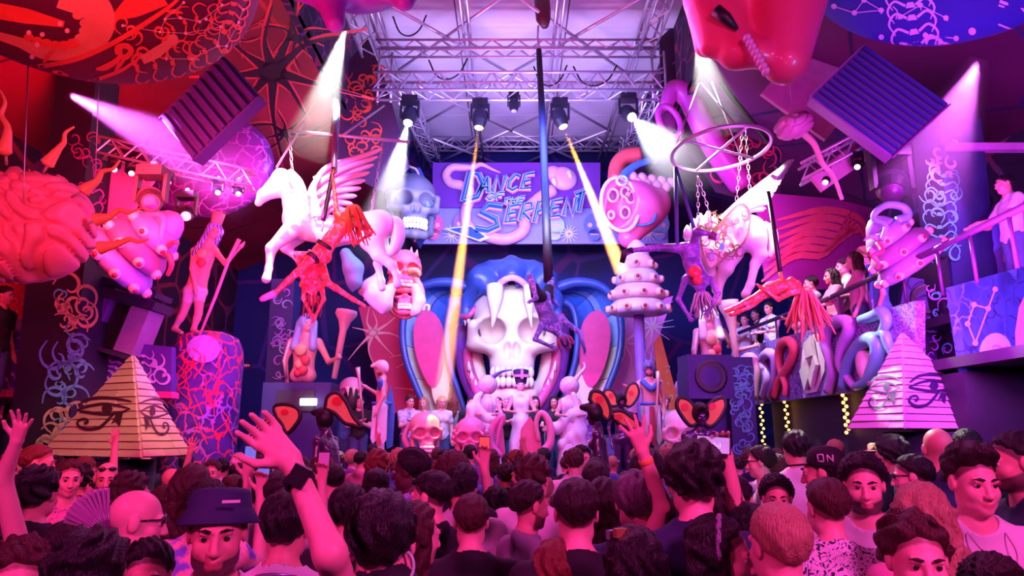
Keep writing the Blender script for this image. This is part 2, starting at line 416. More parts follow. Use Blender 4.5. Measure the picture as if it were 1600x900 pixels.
EYEW = mat('eye_white', (.6, .5, .5), .25, var=.02); IRIS = mat('eye_iris', (.03, .015, .01), .2, var=.02)

def stand(arms='down', fem=False, head_f=0.02):
    w = .165 if fem else .19
    J = dict(pelvis=A(0, 0, .96), belly=A(0, .01, 1.10), chest=A(0, 0, 1.30), neck=A(0, -.01, 1.47), head=A(0, head_f, 1.645))
    for sg, q in ((-1, 'L'), (1, 'R')):
        J['sh' + q] = A(sg * w, -.005, 1.40); J['el' + q] = A(sg * (w + .06), -.03, 1.14); J['wr' + q] = A(sg * (w + .05), .07, .90)
        J['hip' + q] = A(sg * .085, 0, .93); J['kn' + q] = A(sg * .10, .02, .50); J['an' + q] = A(sg * .10, -.03, .085); J['to' + q] = A(sg * .12, .13, .035)
    return J
def frame_of(f, u):
    u = nrm(u); f = nrm(np.asarray(f, float) - u * np.dot(f, u)); return np.stack([np.cross(f, u), f, u], 1)   # columns right, forward, up
def add_hand(S, wr, d, side, s=1., curl=.15, spread=.25, fist=False):
    d, side = nrm(d), nrm(side - nrm(d) * np.dot(nrm(d), side)); n = np.cross(d, side)
    for k in (-.022, 0, .022): S.cap(wr + d * .01 * s + side * k * .6 * s, wr + d * .085 * s + side * k * s, .017 * s, .014 * s, .015 * s)
    Ls = (.066, .078, .073, .056)
    for i, L in enumerate(Ls):
        o = (1.5 - i) * .021; b = wr + d * .088 * s + side * o * s; a = (1.5 - i) * spread * .5
        e = nrm(d * math.cos(a) + side * math.sin(a)); c1 = curl if not fist else 1.3
        m = b + (e * math.cos(c1) + n * math.sin(c1)) * L * .5 * s
        t = m + (e * math.cos(2 * c1) + n * math.sin(2 * c1)) * L * .5 * s
        S.cap(b, m, .0098 * s, .009 * s, .006); S.cap(m, t, .009 * s, .0075 * s, .004)
    b = wr + d * .03 * s + side * .03 * s; m = b + nrm(d * .7 + side * .75 + n * .25) * .042 * s; t = m + nrm(d + side * .35 + n * .35) * .036 * s
    S.cap(b, m, .0135 * s, .011 * s, .01); S.cap(m, t, .011 * s, .009 * s, .005)
def add_head(S, c, H, s=1., fem=False, smile=0., detail=True):
    L = lambda x, y, z: c + H @ (A(x, y, z) * s)
    S.ell(L(0, -.015, .03), A(.075, .096, .088) * s, .03, H); S.ell(L(0, .022, -.03), A(.061, .074, .082) * s, .03, H)
    S.ell(L(0, .047, -.078), A(.044, .042, .030) * s * (.92 if fem else 1), .03, H)
    S.ell(L(0, .083, -.094), A(.019, .016, .016) * s, .022, H)
    for g in (-1, 1):
        S.ell(L(g * .036, .062, -.030), A(.026, .026, .026) * s, .02, H)
        S.ell(L(g * .078, -.004, -.004), A(.010, .022, .033) * s, .006, H)
        S.ell(L(g * .050, .02, -.07), A(.016, .035, .026) * s, .02, H)
        if detail: S.ell(L(g * .031, .103, .006), A(.017, .016, .0095) * s, .010, H, True)
    if detail:
        S.cap(L(-.036, .083, .024), L(.036, .083, .024), .012 * s, None, .014)
        S.cap(L(0, .092, .010), L(0, .112, -.030), .009 * s, .013 * s, .012)
        for g in (-1, 1): S.ell(L(g * .012, .105, -.034), A(.009, .010, .008) * s, .006, H)
        q = .004 + .012 * smile; wd = .021 + .008 * smile
        S.cap(L(-wd, .086, -.062 + q), L(0, .0985, -.061), .006 * s, .0085 * s, .006); S.cap(L(0, .0985, -.061), L(wd, .086, -.062 + q), .0085 * s, .006 * s, .006)
        S.cap(L(-wd * .8, .086, -.072 + q), L(0, .096, -.074), .006 * s, .008 * s, .006); S.cap(L(0, .096, -.074), L(wd * .8, .086, -.072 + q), .008 * s, .006 * s, .006)
        S.cap(L(-wd, .100, -.066 + q), L(0, .110, -.067), .003 * s, None, .003, True); S.cap(L(0, .110, -.067), L(wd, .100, -.066 + q), .003 * s, None, .003, True)
def torso_ops(S, J, s, fem, g=0.):
    r = nrm(J['shR'] - J['shL'])
    wt = .050 if fem else .062
    S.cap(J['pelvis'] - r * wt * s, J['belly'] - r * (wt * .82) * s, .098 * s, .084 * s, .05); S.cap(J['pelvis'] + r * wt * s, J['belly'] + r * (wt * .82) * s, .098 * s, .084 * s, .05)
    S.cap(J['belly'] - r * (wt * .82) * s, J['chest'] - r * (wt * 1.2) * s, .084 * s, .094 * s, .05); S.cap(J['belly'] + r * (wt * .82) * s, J['chest'] + r * (wt * 1.2) * s, .084 * s, .094 * s, .05)
    S.cap(J['chest'], J['neck'], .085 * s, .055 * s, .05)
    for q in 'LR':
        S.cap(J['neck'] * 1.1 - J['chest'] * .1, J['sh' + q], .042 * s, .046 * s, .05); S.cap(J['chest'], J['sh' + q], .078 * s, .050 * s, .04)
    if fem:
        f = nrm(np.cross(J['neck'] - J['pelvis'], r) * 1.0)
        for g2 in (-1, 1): S.ell(J['chest'] + f * .085 * s + r * g2 * .07 * s - nrm(J['neck'] - J['belly']) * .02 * s, .058 * s, .03)
def arm_ops(S, J, q, s, fem, hand=None):
    k = .88 if fem else 1.
    S.cap(J['sh' + q], J['el' + q], .053 * s * k, .040 * s * k, .03); S.cap(J['el' + q], J['wr' + q], .041 * s * k, .027 * s * k, .02)
    d = J['wr' + q] - J['el' + q]
    if hand: add_hand(S, J['wr' + q], hand.get('d', d), hand['side'], s, hand.get('curl', .15), hand.get('spread', .3), hand.get('fist', False))
    else: S.cap(J['wr' + q], J['wr' + q] + nrm(d) * .075 * s, .026 * s, .034 * s, .02); S.cap(J['wr' + q] + nrm(d) * .075 * s, J['wr' + q] + nrm(d) * .16 * s, .032 * s, .018 * s, .02)
def leg_ops(S, J, q, s, fem=False):
    S.cap(J['pelvis'], J['hip' + q], .10 * s, .095 * s, .05)
    S.cap(J['hip' + q], J['kn' + q], .090 * s, .056 * s, .04)
    m = J['kn' + q] * .68 + J['an' + q] * .32; S.cap(J['kn' + q], m, .055 * s, .054 * s, .03); S.cap(m, J['an' + q], .053 * s, .036 * s, .03)
    S.cap(J['an' + q], J['to' + q], .040 * s, .030 * s, .03)
def hair_mesh(style, c, H, s, m, parent, h=.0085):
    if style in ('bald', 'none'): return None
    S = Sdf(); L = lambda x, y, z: c + H @ (A(x, y, z) * s)
    t = dict(short=.015, crop=.013, wavy=.022, curly=.026, long=.018, bun=.016, afro=.055, braids=.016, quiff=.018, buzz=.009, loose=.024).get(style, .016)
    S.ell(L(0, -.017, .034), A(.077 + t, .098 + t, .089 + t) * s, .02, H)
    if style in ('long', 'loose'):
        for x in (-.06, 0, .06):
            S.cap(L(x, -.06, .0), L(x * 1.25, -.085, -.20), .050 * s, .052 * s, .04); S.cap(L(x * 1.25, -.085, -.20), L(x * 1.1, -.095, -.36), .050 * s, .030 * s, .03)
        for x in (-.072, .072): S.cap(L(x, .01, .02), L(x * 1.15, -.01, -.20), .026 * s, .03 * s, .03)
    if style == 'bun': S.ell(L(0, -.10, .08), .05 * s, .01)
    if style == 'quiff': S.cap(L(-.045, .06, .105), L(.045, .06, .110), .03 * s, .03 * s, .04); S.cap(L(0, -.05, .12), L(0, .06, .11), .035 * s, None, .04)
    if style == 'afro': S.ell(L(0, -.03, .04), A(.14, .14, .13) * s, .03, H)
    def loc(X, Y, Z):
        x, y, z = X - c[0], Y - c[1], Z - c[2]
        return [(H[0, i] * x + H[1, i] * y + H[2, i] * z) / s for i in range(3)]
    amp, fr = dict(curly=(.011, 150), wavy=(.009, 105), afro=(.010, 140), braids=(.006, 60), long=(.005, 130), quiff=(.007, 120), short=(.005, 150), crop=(.0035, 170)).get(style, (.002, 170))
    def noise(X, Y, Z):
        x, y, z = loc(X, Y, Z)
        if style in ('curly', 'afro'): return s * amp * np.sin(fr * x + 2 * np.sin(40 * z)) * np.sin(fr * y + 2 * np.sin(35 * x)) * np.sin(fr * z)
        if style == 'braids': return s * amp * np.sin(150 * (x + .15 * y))
        return s * amp * (np.sin(fr * (x + .4 * y) + 2.5 * np.sin(30 * z) + 2 * np.sin(33 * y)) + .7 * np.sin(fr * .55 * (x - .6 * y) + 3 * np.sin(41 * z + 17 * x)))
    def cut(X, Y, Z):
        x, y, z = loc(X, Y, Z)
        line = {'crop': .026 + .60 * y, 'quiff': .026 + .60 * y, 'buzz': -.005 + .75 * y, 'curly': -.01 + .85 * y + .25 * np.clip(y, 0, 1), 'long': np.where(y > .035, .045 + .9 * (y - .035), -9), 'loose': np.where(y > .035, .045 + .9 * (y - .035), -9)}.get(style, -.012 + .85 * y + .25 * np.clip(y, 0, 1))
        return line - z
    def shaped(X, Y, Z):
        q = np.clip(cut(X, Y, Z) / .034 + 1., 0, 2.2)
        return noise(X, Y, Z) + s * (t + .012) * q * q * (.55 if style in ('crop', 'quiff') else .8)
    return sdf_mesh('hair', S, h * s, m, parent, noise=shaped, cut=lambda X, Y, Z: s * (cut(X, Y, Z) - .03))
def shirt_mesh(J, s, fem, style, m, parent, h=.015):
    S = Sdf(); torso_ops(S, J, s, fem)
    for q in 'LR':
        S.cap(J['pelvis'], J['hip' + q], .10 * s, .095 * s, .05)
        if style != 'tank':
            t = {'tee': .55, 'long': 1.}.get(style, .55); e = J['sh' + q] + (J['el' + q] - J['sh' + q]) * t
            S.cap(J['sh' + q], e, .051 * s, .050 * s, .03)
            if style == 'long': S.cap(J['el' + q], J['wr' + q], .045 * s, .032 * s, .02)
    r = nrm(J['shR'] - J['shL']); up = nrm(J['neck'] - J['chest']); f = np.cross(up, r)
    S.ell(J['neck'] + up * .035 * s + f * .02 * s, A(.088, .088, .088) * s, .01, None, True)
    if style == 'tank':
        for q, g in (('L', -1), ('R', 1)): S.ell(J['sh' + q] + r * g * .03, .085 * s, .02, None, True)
    nk = J['neck']; fine = [[(nk[i] - .10 * s, nk[i] + .10 * s)] for i in range(3)]
    return sdf_mesh('shirt', S, h * s, m, parent, fine, .0085 * s, grow=.012 * s, noise=lambda X, Y, Z: .004 * np.sin(26 * Z + 9 * X + 3 * np.sin(14 * Y)) * np.sin(19 * X - 8 * Y))
def legs_mesh(J, s, m, parent, name='trousers', h=.024):
    S = Sdf()
    for q in 'LR':
        S.cap(J['pelvis'], J['hip' + q], .105 * s, .10 * s, .05); S.cap(J['hip' + q], J['kn' + q], .095 * s, .066 * s, .03); S.cap(J['kn' + q], J['an' + q], .066 * s, .052 * s, .03)
    return sdf_mesh(name, S, h * s, m, parent, grow=.012 * s)
def figure(name, label, J, skin, hair='short', hcol='dark', shirt='tee', scol=None, legs=None, s=1., fem=False, face=None, up=None, smile=0., beard=False,
           hands=None, hf=.0075, h=.02, group=None, eyes=True, base=None, hand_fine=True, hairh=.0085, cat='person', brows=True):
    """a person: one continuous body mesh with hair, clothes, eyes as children; J holds the joints in world space (or local when base is 0)"""
    hd = J['head']; upv = nrm(up if up is not None else J['head'] - J['neck']); H = frame_of(face if face is not None else A(0, 1, 0), upv)
    if base is None: base = A(J['pelvis'][0], J['pelvis'][1], min(v[2] for v in J.values()) - .03)
    root = thing(name, label, cat, base, group)
    S = Sdf(); torso_ops(S, J, s, fem); S.cap(J['neck'], hd - upv * .04 * s, .054 * s * (.88 if fem else 1), .052 * s * (.88 if fem else 1), .03); add_head(S, hd, H, s, fem, smile, detail=eyes)
    hands = hands or {}
    for q in 'LR': arm_ops(S, J, q, s, fem, hands.get(q)); leg_ops(S, J, q, s, fem)
    fine = [[], [], []]
    for c, rr in [(hd, .125 * s), (J['neck'] * .7 + hd * .3, .085 * s)] + ([(J['wr' + q] + nrm(hands[q].get('d', J['wr' + q] - J['el' + q])) * .09 * s, .10 * s) for q in hands] if hand_fine else []):
        for i in range(3): fine[i].append((c[i] - rr, c[i] + rr))
    b = sdf_mesh('body', S, h * s, skinmat(skin, hcol), root, fine, hf * s)
    n = len(b.data.vertices); co = np.empty(n * 3, np.float32); b.data.vertices.foreach_get('co', co)
    x = (co.reshape(-1, 3) + base - hd) @ H / s; y, z, ax_ = x[:, 1], x[:, 2], np.abs(x[:, 0]); st = lambda t: np.clip(t / .007, 0, 1)
    near = (np.abs(x) < .17).all(1); be = np.zeros(n); li = np.zeros(n)
    if beard: be = st(-.032 - .25 * np.clip(y, 0, .1) - z + .0) * st(y - .0) * st(z + .125) * (1 - st(.016 - ax_) * st(z + .052))
    if hair not in ('bald', 'none'): be = np.maximum(be, st(z + .012 - .85 * y - .25 * np.clip(y, 0, 1)) * st(z + .07) * st(.083 - ax_))
    li = st(.026 - ax_) * st(y - .082) * st(-.0555 - z) * st(z + .081); be = be * (1 - li)
    for nm, ar in (('stubble', be), ('lips', li)):
        at = b.data.attributes.new(nm, 'FLOAT', 'POINT'); at.data.foreach_set('value', (ar * near).astype(np.float32))
    hm = HAIR[hcol] if isinstance(hcol, str) else hcol
    hair_mesh(hair, hd, H, s, hm, root, hairh)
    if shirt: shirt_mesh(J, s, fem, shirt, CLOTH[scol or 'black'] if isinstance(scol, str) or scol is None else scol, root)
    if legs: legs_mesh(J, s, CLOTH[legs] if isinstance(legs, str) else legs, root)
    if eyes:
        for g in (-1, 1):
            c = hd + H @ (A(g * .031, .0805, .006) * s); mb = MB(); mb.ball(c, .0122 * s, 10, 8, H @ np.array([[1, 0, 0], [0, 0, 1], [0, -1, 0]], float))
            Cn = np.array([np.mean([mb.v[i] for i in f], 0) for f in mb.f]); sl = ((Cn - c) @ H[:, 1] > .0095 * s).astype(int)
            emit_mesh('eye', mb.v, mb.f, [EYEW, IRIS], root, True, sl)
            if brows: mb = MB(); mb.tube([hd + H @ (A(g * x, y, z) * s) for x, y, z in ((.013, .1015, .029), (.030, .0985, .034), (.048, .085, .028))], A(.0035, .0045, .002) * s, 6); mb.build('eyebrow', hm, root)
    return root
def dup(root, loc, rz=0., s=1., label=None, group=None, swaps=None, tilt=0., sx=1.):
    r = link(root.copy()); r.location = tuple(loc); r.rotation_euler = (tilt, 0, rz); r.scale = (s * sx, s, s)
    ORG[r.name] = np.array(loc, float)
    if label: r['label'] = label
    if group: r['group'] = group
    elif 'group' in r.keys(): del r['group']
    for ch in list(root.children):
        if ch.type == 'EMPTY': continue
        c = link(ch.copy()); c.parent = r
        k = ch.name.split('.')[0]
        if swaps and k in swaps:
            for i, m in enumerate(swaps[k]):
                if m is not None and i < len(c.material_slots): c.material_slots[i].link = 'OBJECT'; c.material_slots[i].material = m
        for g in ch.children: e = link(g.copy()); e.parent = c
    return r
# ---------------------------------------------------------------- the hall
M_FLOOR = mat('dark_floor', (.05, .02, .05), .5); M_STEEL = mat('truss_aluminium', (.78, .72, .85), .38, .7, var=.1); M_BLACK = mat('black_metal', (.015, .012, .02), .45)
M_DARK = mat('dark_panel', (.03, .015, .05), .6); M_CABLE = mat('black_cable', (.02, .015, .02), .6); M_CHAIN = mat('chain_steel', (.6, .55, .62), .35, .9)
def struct(name, m, kw, label=None):
    o = one(name, m, **kw); o['kind'] = 'structure'
    if label: o['label'] = label
    return o
struct('floor', M_FLOOR, dict(box=(A(0, 9, -.05), (19, 26, .1))), 'dark club floor under the crowd')
M_BACK = mural('backdrop_blue', (.008, .012, .16), (.10, .012, .20), (.015, .02, .25), .55, .03)
struct('wall_back', M_BACK, dict(box=(A(0, 20.4, 5.6), (19, .2, 11.4))), 'deep blue backdrop behind the stage')
M_WL = mural('wall_print_red', (.05, .006, .03), (.35, .02, .04), (.12, .01, .14), 1.3, .06)
M_WR = mural('wall_print_magenta', (.035, .01, .10), (.30, .03, .16), (.04, .10, .35), 1.3, .06)
struct('wall_left', M_WL, dict(box=(A(-8.6, 12.5, 4.6), (.2, 16, 9.2))), 'left wall covered in red vein print')
struct('wall_right', M_WR, dict(box=(A(8.6, 12.5, 4.6), (.2, 16, 9.2))), 'right wall covered in magenta print')
for sg, nm, m in ((-1, 'ceiling_left', mural('canopy_print_red', (.40, .012, .035), (.10, .0, .02), (.5, .03, .03), .5, .012)), (1, 'ceiling_right', mural('canopy_print_violet', (.15, .012, .12), (.03, .01, .08), (.06, .03, .25), .6, .02))):
    mb = MB(); a = [A(sg * 3.65, 6, 8.9), A(sg * 3.65, 20.3, 8.9), A(sg * 8.6, 20.3, 6.9), A(sg * 8.6, 6, 6.9)]
    mb.hexa(a, [q + A(0, 0, .12) for q in a]); o = mb.build(nm, m, None, False); o['kind'] = 'structure'; o['label'] = 'sloping printed canopy over the %s side of the hall' % ('left' if sg < 0 else 'right')
    o = struct('trim_%d' % (1 if sg < 0 else 2), mural('curtain_print', (.03, .008, .05), (.30, .02, .08), (.10, .02, .28), 2.2, .05), dict(box=(A(sg * 3.7, 14.0, 9.9), (.1, 12.6, 2.1))), 'dark printed curtain beside the skylight on the %s' % ('left' if sg < 0 else 'right'))
    if sg < 0:
        ik = Ink(on_plane(A(-3.65, 10, 8.9), A(-.374, 0, .927)), .03); ik.neuron(426, 112, 22, 9, 5.5, 6).neuron(463, 60, 9, 7, 5, 7).neuron(446, 208, 9, 7, 5, 8).neuron(370, 60, 7, 7, 5, 9); ik.build('neuron_print', mat('neuron_black', (.04, .0, .015), .6), nm and bpy.data.objects[nm])
        ik = Ink(on_plane(A(-3.65, 10, 8.9), A(-.374, 0, .927)), .02); ik.neuron(426, 112, 30, 9, 4.6, 6).neuron(463, 60, 13, 7, 4.4, 7).neuron(446, 208, 13, 7, 4.4, 8).neuron(370, 60, 10, 7, 4.6, 9); ik.build('neuron_glow_print', mat('neuron_scarlet', (.95, .06, .08), .6), bpy.data.objects[nm])
ceil = thing('ceiling', 'pale lavender panelled roof above the stage', None, (0, 15.5, 10.95), kind='structure')
M_CEIL = mat('roof_panel_white', (.80, .72, .88), .7, var=.06, scale=1.5)
for i in range(7):
    for j in range(3):
        one('panel', M_CEIL, ceil, box=(A(-2.45 + 2.45 * j, 8.2 + 1.75 * i, 11.0), (2.42, 1.72, .1)))
mb = MB(); mb.box(A(0, 14, 11.12), (7.6, 13, .08)); mb.build('deck', mat('roof_deck', (.35, .25, .5), .8), ceil, False)
# roof lattice
def lacing(root, p0, p1, off, n, r, name='brace'):
    p0, p1, off = map(np.asarray, (p0, p1, off)); me = None
    for i in range(n):
        a = p0 + (p1 - p0) * (i / n); b = p0 + (p1 - p0) * ((i + 1) / n)
        q = (a, b + off) if i % 2 == 0 else (a + off, b)
        one(name, M_STEEL, root, tube=(q, r, 5, False))
def box_truss(name, label, p0, p1, w, h, n, r=.03, group=None):
    p0, p1 = np.asarray(p0, float), np.asarray(p1, float); ax = nrm(p1 - p0); sd = nrm(np.cross(ax, A(0, 0, 1))) * w; up = A(0, 0, h)
    root = thing(name, label, 'truss', p0, group)
    for o in (A(0, 0, 0), sd, up, sd + up): one('chord', M_STEEL, root, True, tube=((p0 + o, p1 + o), r, 8))
    lacing(root, p0, p1, up, n, r * .55); lacing(root, p0 + sd, p1 + sd, up, n, r * .55); lacing(root, p0, p1, sd, n, r * .5); lacing(root, p0 + up, p1 + up, sd, n, r * .5)
    return root
for k, x in enumerate((-2.75, -.95, .95, 2.75)):
    nm = ('leftmost', 'centre-left', 'centre-right', 'rightmost')[k]
    t = thing('roof_truss', '%s of the four slim roof girders running back under the pale roof' % nm, 'truss', (x, 8, 10.2), 'roof girders')
    for dx, dz in ((-.07, 0), (.07, 0), (0, .35)): one('chord', M_STEEL, t, True, tube=((A(x + dx, 8, 10.2 + dz), A(x + dx, 20.2, 10.2 + dz)), .028, 6))
    lacing(t, A(x - .07, 8, 10.2), A(x - .07, 20.2, 10.2), A(.07, 0, .35), 16, .014)
ys = [8.4, 11.4, 14.4, 17.4, 20.2]
for i in range(4):
    for j, (x0, x1) in enumerate(((-2.75, 0), (0, 2.75))):
        for q, (a, b) in enumerate((((x0, ys[i]), (x1, ys[i + 1])), ((x1, ys[i]), (x0, ys[i + 1])))):
            t = one('roof_brace', M_STEEL, None, True, tube=((A(a[0], a[1], 10.25 + .06 * q), A(b[0], b[1], 10.25 + .06 * q)), .035, 6))
            tag(t, 'diagonal roof tube %s, %s bay from the front, %s half' % (('rising rightward', 'rising leftward')[q], ('first', 'second', 'third', 'fourth')[i], ('left', 'right')[j]), 'roof brace', 'diagonal roof tubes')
# lighting rig
g = 'lighting rig trusses'
RL, RR = P(588, 156, 13.0), P(1030, 150, 13.0); RR[2] = RL[2]
box_truss('rig_truss', 'silver box truss at the bottom of the rig above the stage front', RL, RR, .42, .40, 22, .032, g)
UL, UR = RL + A(0, 0, 1.0), RR + A(0, 0, 1.0)
box_truss('rig_truss', 'upper silver truss parallel to and above the rig front truss', UL, UR, .30, .22, 22, .026, g)
for a, nm in ((UL, 'left'), (UR + A(-.1, 0, 0), 'right')):
    box_truss('rig_truss', 'silver truss running overhead toward the viewer on the %s side' % nm, a + A(0, 0, .0), A(a[0], 6.5, a[2]), .34, .34, 16, .028, g)
    t = thing('rig_post', 'short ladder post joining both rig trusses at the %s end' % nm, 'truss', a - A(0, 0, 1.0), 'rig end posts')
    for dx in (0, .28): one('chord', M_STEEL, t, True, tube=((a + A(dx, .1, -1.0), a + A(dx, .1, .2)), .03, 8))
    for i in range(4): one('rung', M_STEEL, t, True, tube=((a + A(0, .1, -.9 + .3 * i), a + A(.28, .1, -.78 + .3 * i)), .016, 6))
box_truss('rig_truss', 'bluish truss across the back of the skylight far above the sign', P(655, 236, 19.5), P(985, 236, 19.5), .3, .35, 18, .03, g)
for px, l in ((985, 'right'), (648, 'left')):
    p = P(px + (25 if px > 800 else -25), 160, 14.5); q = P(px - (25 if px > 800 else -25), 262, 19)
    box_truss('rig_truss', 'dark truss sloping down the %s rim of the skylight' % l, p, q, .3, .3, 14, .028, g)
# wiring loops on the rig
for px, py, w, l in ((640, 40, 26, 'beside the purple sculpture'), (700, 108, 30, 'on the left half of the rig'), (930, 118, 34, 'on the right half of the rig'), (860, 118, 26, 'at the rig centre')):
    o = one('cable', M_CABLE, None, True, tube=(bez([P(px - w, py - 14, 12.9), P(px - w * .6, py + 10, 12.8), P(px, py + 16, 12.8), P(px + w * .6, py + 6, 12.8), P(px + w, py - 16, 12.9)], 5), .018, 6)); tag(o, 'black cable looped ' + l, 'cable')

# ---- lamps and their beams in the haze
def haze_mat(name, col, dens, L, r0, r1, even=False):
    """smoke put only inside a beam; density shaped for soft edges and even brightness"""
    m = bpy.data.materials.new(name); m.use_nodes = True; nt = m.node_tree; nt.nodes.clear(); N = nt.nodes.new; K = nt.links.new
    o = N('ShaderNodeOutputMaterial'); v = N('ShaderNodeVolumeScatter'); v.inputs['Color'].default_value = rgba(col)
    tc = N('ShaderNodeTexCoord'); sp = N('ShaderNodeSeparateXYZ'); K(tc.outputs['Object'], sp.inputs[0])
    def mt(op, a, b):
        n = N('ShaderNodeMath'); n.operation = op
        for i, x in enumerate((a, b)):
            if isinstance(x, (int, float)): n.inputs[i].default_value = x
            elif x is not None: K(x, n.inputs[i])
        return n.outputs[0]
    t = mt('DIVIDE', sp.outputs[2], L); rad = mt('SQRT', mt('ADD', mt('POWER', sp.outputs[0], 2.), mt('POWER', sp.outputs[1], 2.)), None)
    q = mt('SUBTRACT', 1., mt('DIVIDE', rad, mt('ADD', r0, mt('MULTIPLY', t, r1 - r0))))
    q = mt('MINIMUM', mt('MULTIPLY', mt('MAXIMUM', q, 0.), 2.2), 1.)
    f = mt('POWER', mt('ADD', mt('MAXIMUM', t, 0.), .06), 1.7) if even else mt('POWER', mt('MAXIMUM', mt('SUBTRACT', 1.0, t), 0.), .7)
    K(mt('MULTIPLY', mt('MULTIPLY', q, f), dens), v.inputs['Density'])
    K(v.outputs[0], o.inputs['Volume']); return m
def beam(label, p, q, r0, r1, col, power, dens, hazecol=(1, 1, 1), blend=.55, soft=.03, name='light_beam', back=0.):
    p, q = np.asarray(p, float), np.asarray(q, float); d = nrm(q - p); L = np.linalg.norm(q - p)
    apex = p - d * (r0 * L / max(r1 - r0, 1e-3))
    mb = MB(); mb.lathe([(r0, 0), (r0 + (r1 - r0) * .5, L * .5), (r1, L)], A(0, 0, 0), A(0, 0, 1), 20); me = bpy.data.meshes.new(name); me.from_pydata([tuple(x) for x in mb.v], [], mb.f)
    me.materials.append(haze_mat('haze_' + str(len(bpy.data.materials)), hazecol, dens, L, r0, r1, r1 < .3)); o = link(bpy.data.objects.new(name, me)); o.location = tuple(p)
    o.rotation_euler = Vector(d).to_track_quat('Z', 'Y').to_euler(); tag(o, label, 'light beam')
    spot('beam_lamp', tuple(p + d * .03), tuple(q), col, power, math.degrees(2 * math.atan(r1 / L)), blend, soft)
    return o
def moving_head(label, px, py, d, aim, col, size=.2, lens=8., group='moving head lamps', drop=.25):
    c = P(px, py, d); ax = nrm(np.asarray(aim) - c); root = thing('moving_head_lamp', label, 'stage light', c, group)
    u = nrm(np.cross(ax, A(0, 1, 0))); s = size; top = c + A(0, 0, s * 1.9)
    one('base', M_BLACK, root, box=(top, (s * 1.7, s * 1.3, s * .7)))
    one('clamp', M_STEEL, root, box=(top + A(0, 0, s * .5), (s * .35, s * .35, s * .5)))
    for g in (-1, 1): one('yoke', M_BLACK, root, box=(c + A(g * s * .95, 0, s * .8), (s * .22, s * .5, s * 1.9)))
    h = MB(); h.lathe([(s * .45, -s * 1.1), (s * .75, -s * .9), (s * .8, s * .3), (s * .62, s * .9), (s * .55, s * 1.1)], c, ax, 16); hd = h.build('lamp_head', M_BLACK, root, False)
    for k in range(3): h = MB(); h.lathe([(s * .82, -s * (.6 - .3 * k)), (s * .82, -s * (.5 - .3 * k))], c, ax, 16); h.build('cooling_rib', M_DARK, hd, False)
    h = MB(); h.lathe([(s * .48, s * 1.1), (s * .44, s * 1.16), (.001, s * 1.18)], c, ax, 16); h.build('lens', mat('lens_glow_%02d%02d%02d' % tuple(int(x * 99) for x in col), col, .3, emit=lens, var=0), hd)
    return c + ax * s * 1.45
OR = (1.0, .33, .03); WH = (1.0, .95, .9); PU = (.80, .12, 1.0)
a1, a2 = P(690, 625, 12.4), P(972, 425, 12.6)
p = moving_head('dark moving head lamp throwing an orange beam, left of the black silk', 750, 186, 13.0, a1, OR, .19, 30); beam('orange light beam falling across the left half of the serpent', p, a1, .06, .20, OR, 110000, .9)
p = moving_head('dark moving head lamp throwing an orange beam, right of the black silk', 875, 185, 13.0, a2, OR, .19, 30); beam('orange light beam crossing in front of the pink heart', p, a2, .06, .17, OR, 90000, .9)
a3, a4 = P(583, 400, 11.2), P(1078, 272, 10.6)
p = moving_head('white-lit lamp under the left end of the rig aimed at the white horse', 640, 182, 12.8, a3, WH, .19, 25); beam('wide white light beam striking the left winged horse', p, a3, .08, .62, WH, 9000, .16)
p = moving_head('white-lit lamp under the right end of the rig aimed at the hoop', 982, 178, 12.8, a4, WH, .19, 25); beam('white light beam fanning toward the hanging steel hoop', p, a4, .08, .75, WH, 8000, .16)
moving_head('small unlit lamp hanging between both orange lamps', 803, 165, 12.9, P(800, 300, 12.5), (.2, .2, .6), .13, .3)
beam('pale white light shaft below the purple hanging sculpture', P(540, 44, 9.9), P(478, 250, 10.6), .14, .60, WH, 5200, .16)
beam('pale white light shaft above the steel hoop', P(1088, 55, 9.8), P(1128, 215, 10.4), .18, .66, WH, 2600, .10)
beam('purple light beam slanting down past the ribbed box on the left', P(104, 146, 7.6), P(400, 290, 9.5), .07, .80, PU, 6500, .16)
beam('purple light beam slanting down across the tilted box on the right', P(1530, 92, 7.2), P(1425, 330, 8.6), .12, .85, PU, 1500, .4)
# ---------------------------------------------------------------- big sculptures
def wire(label, p, q, r=.008, m=None, name='hanging_wire', cat='wire'):
    o = one(name, m or M_CHAIN, None, True, tube=((np.asarray(p), np.asarray(q)), r, 6)); return tag(o, label, cat)
def chain_links(name, label, p, q, r=.022, group=None):
    p, q = np.asarray(p, float), np.asarray(q, float); root = thing(name, label, 'chain', q, group); L = np.linalg.norm(q - p); n = max(4, min(60, int(L / (r * 3.0)))); ax = nrm(q - p); u = nrm(np.cross(ax, A(.3, 1, .2))); v = np.cross(ax, u); me = [None, None]
    for i in range(n):
        c = p + (q - p) * ((i + .5) / n); k = i % 2
        if me[k] is None:
            mb = MB(); w_ = u if k else v; mb.tube([ax * r * 1.7 * math.cos(t) + w_ * r * .8 * math.sin(t) for t in np.linspace(0, 2 * PI, 9)[:-1]], r * .3, 5, closed=True)
            o = emit_mesh('link', np.array(mb.v) + c, mb.f, M_CHAIN, root); me[k] = (o.data, c)
        else:
            o = link(bpy.data.objects.new('link', me[k][0])); o.parent = root; o.location = tuple(c - me[k][1])
    return root
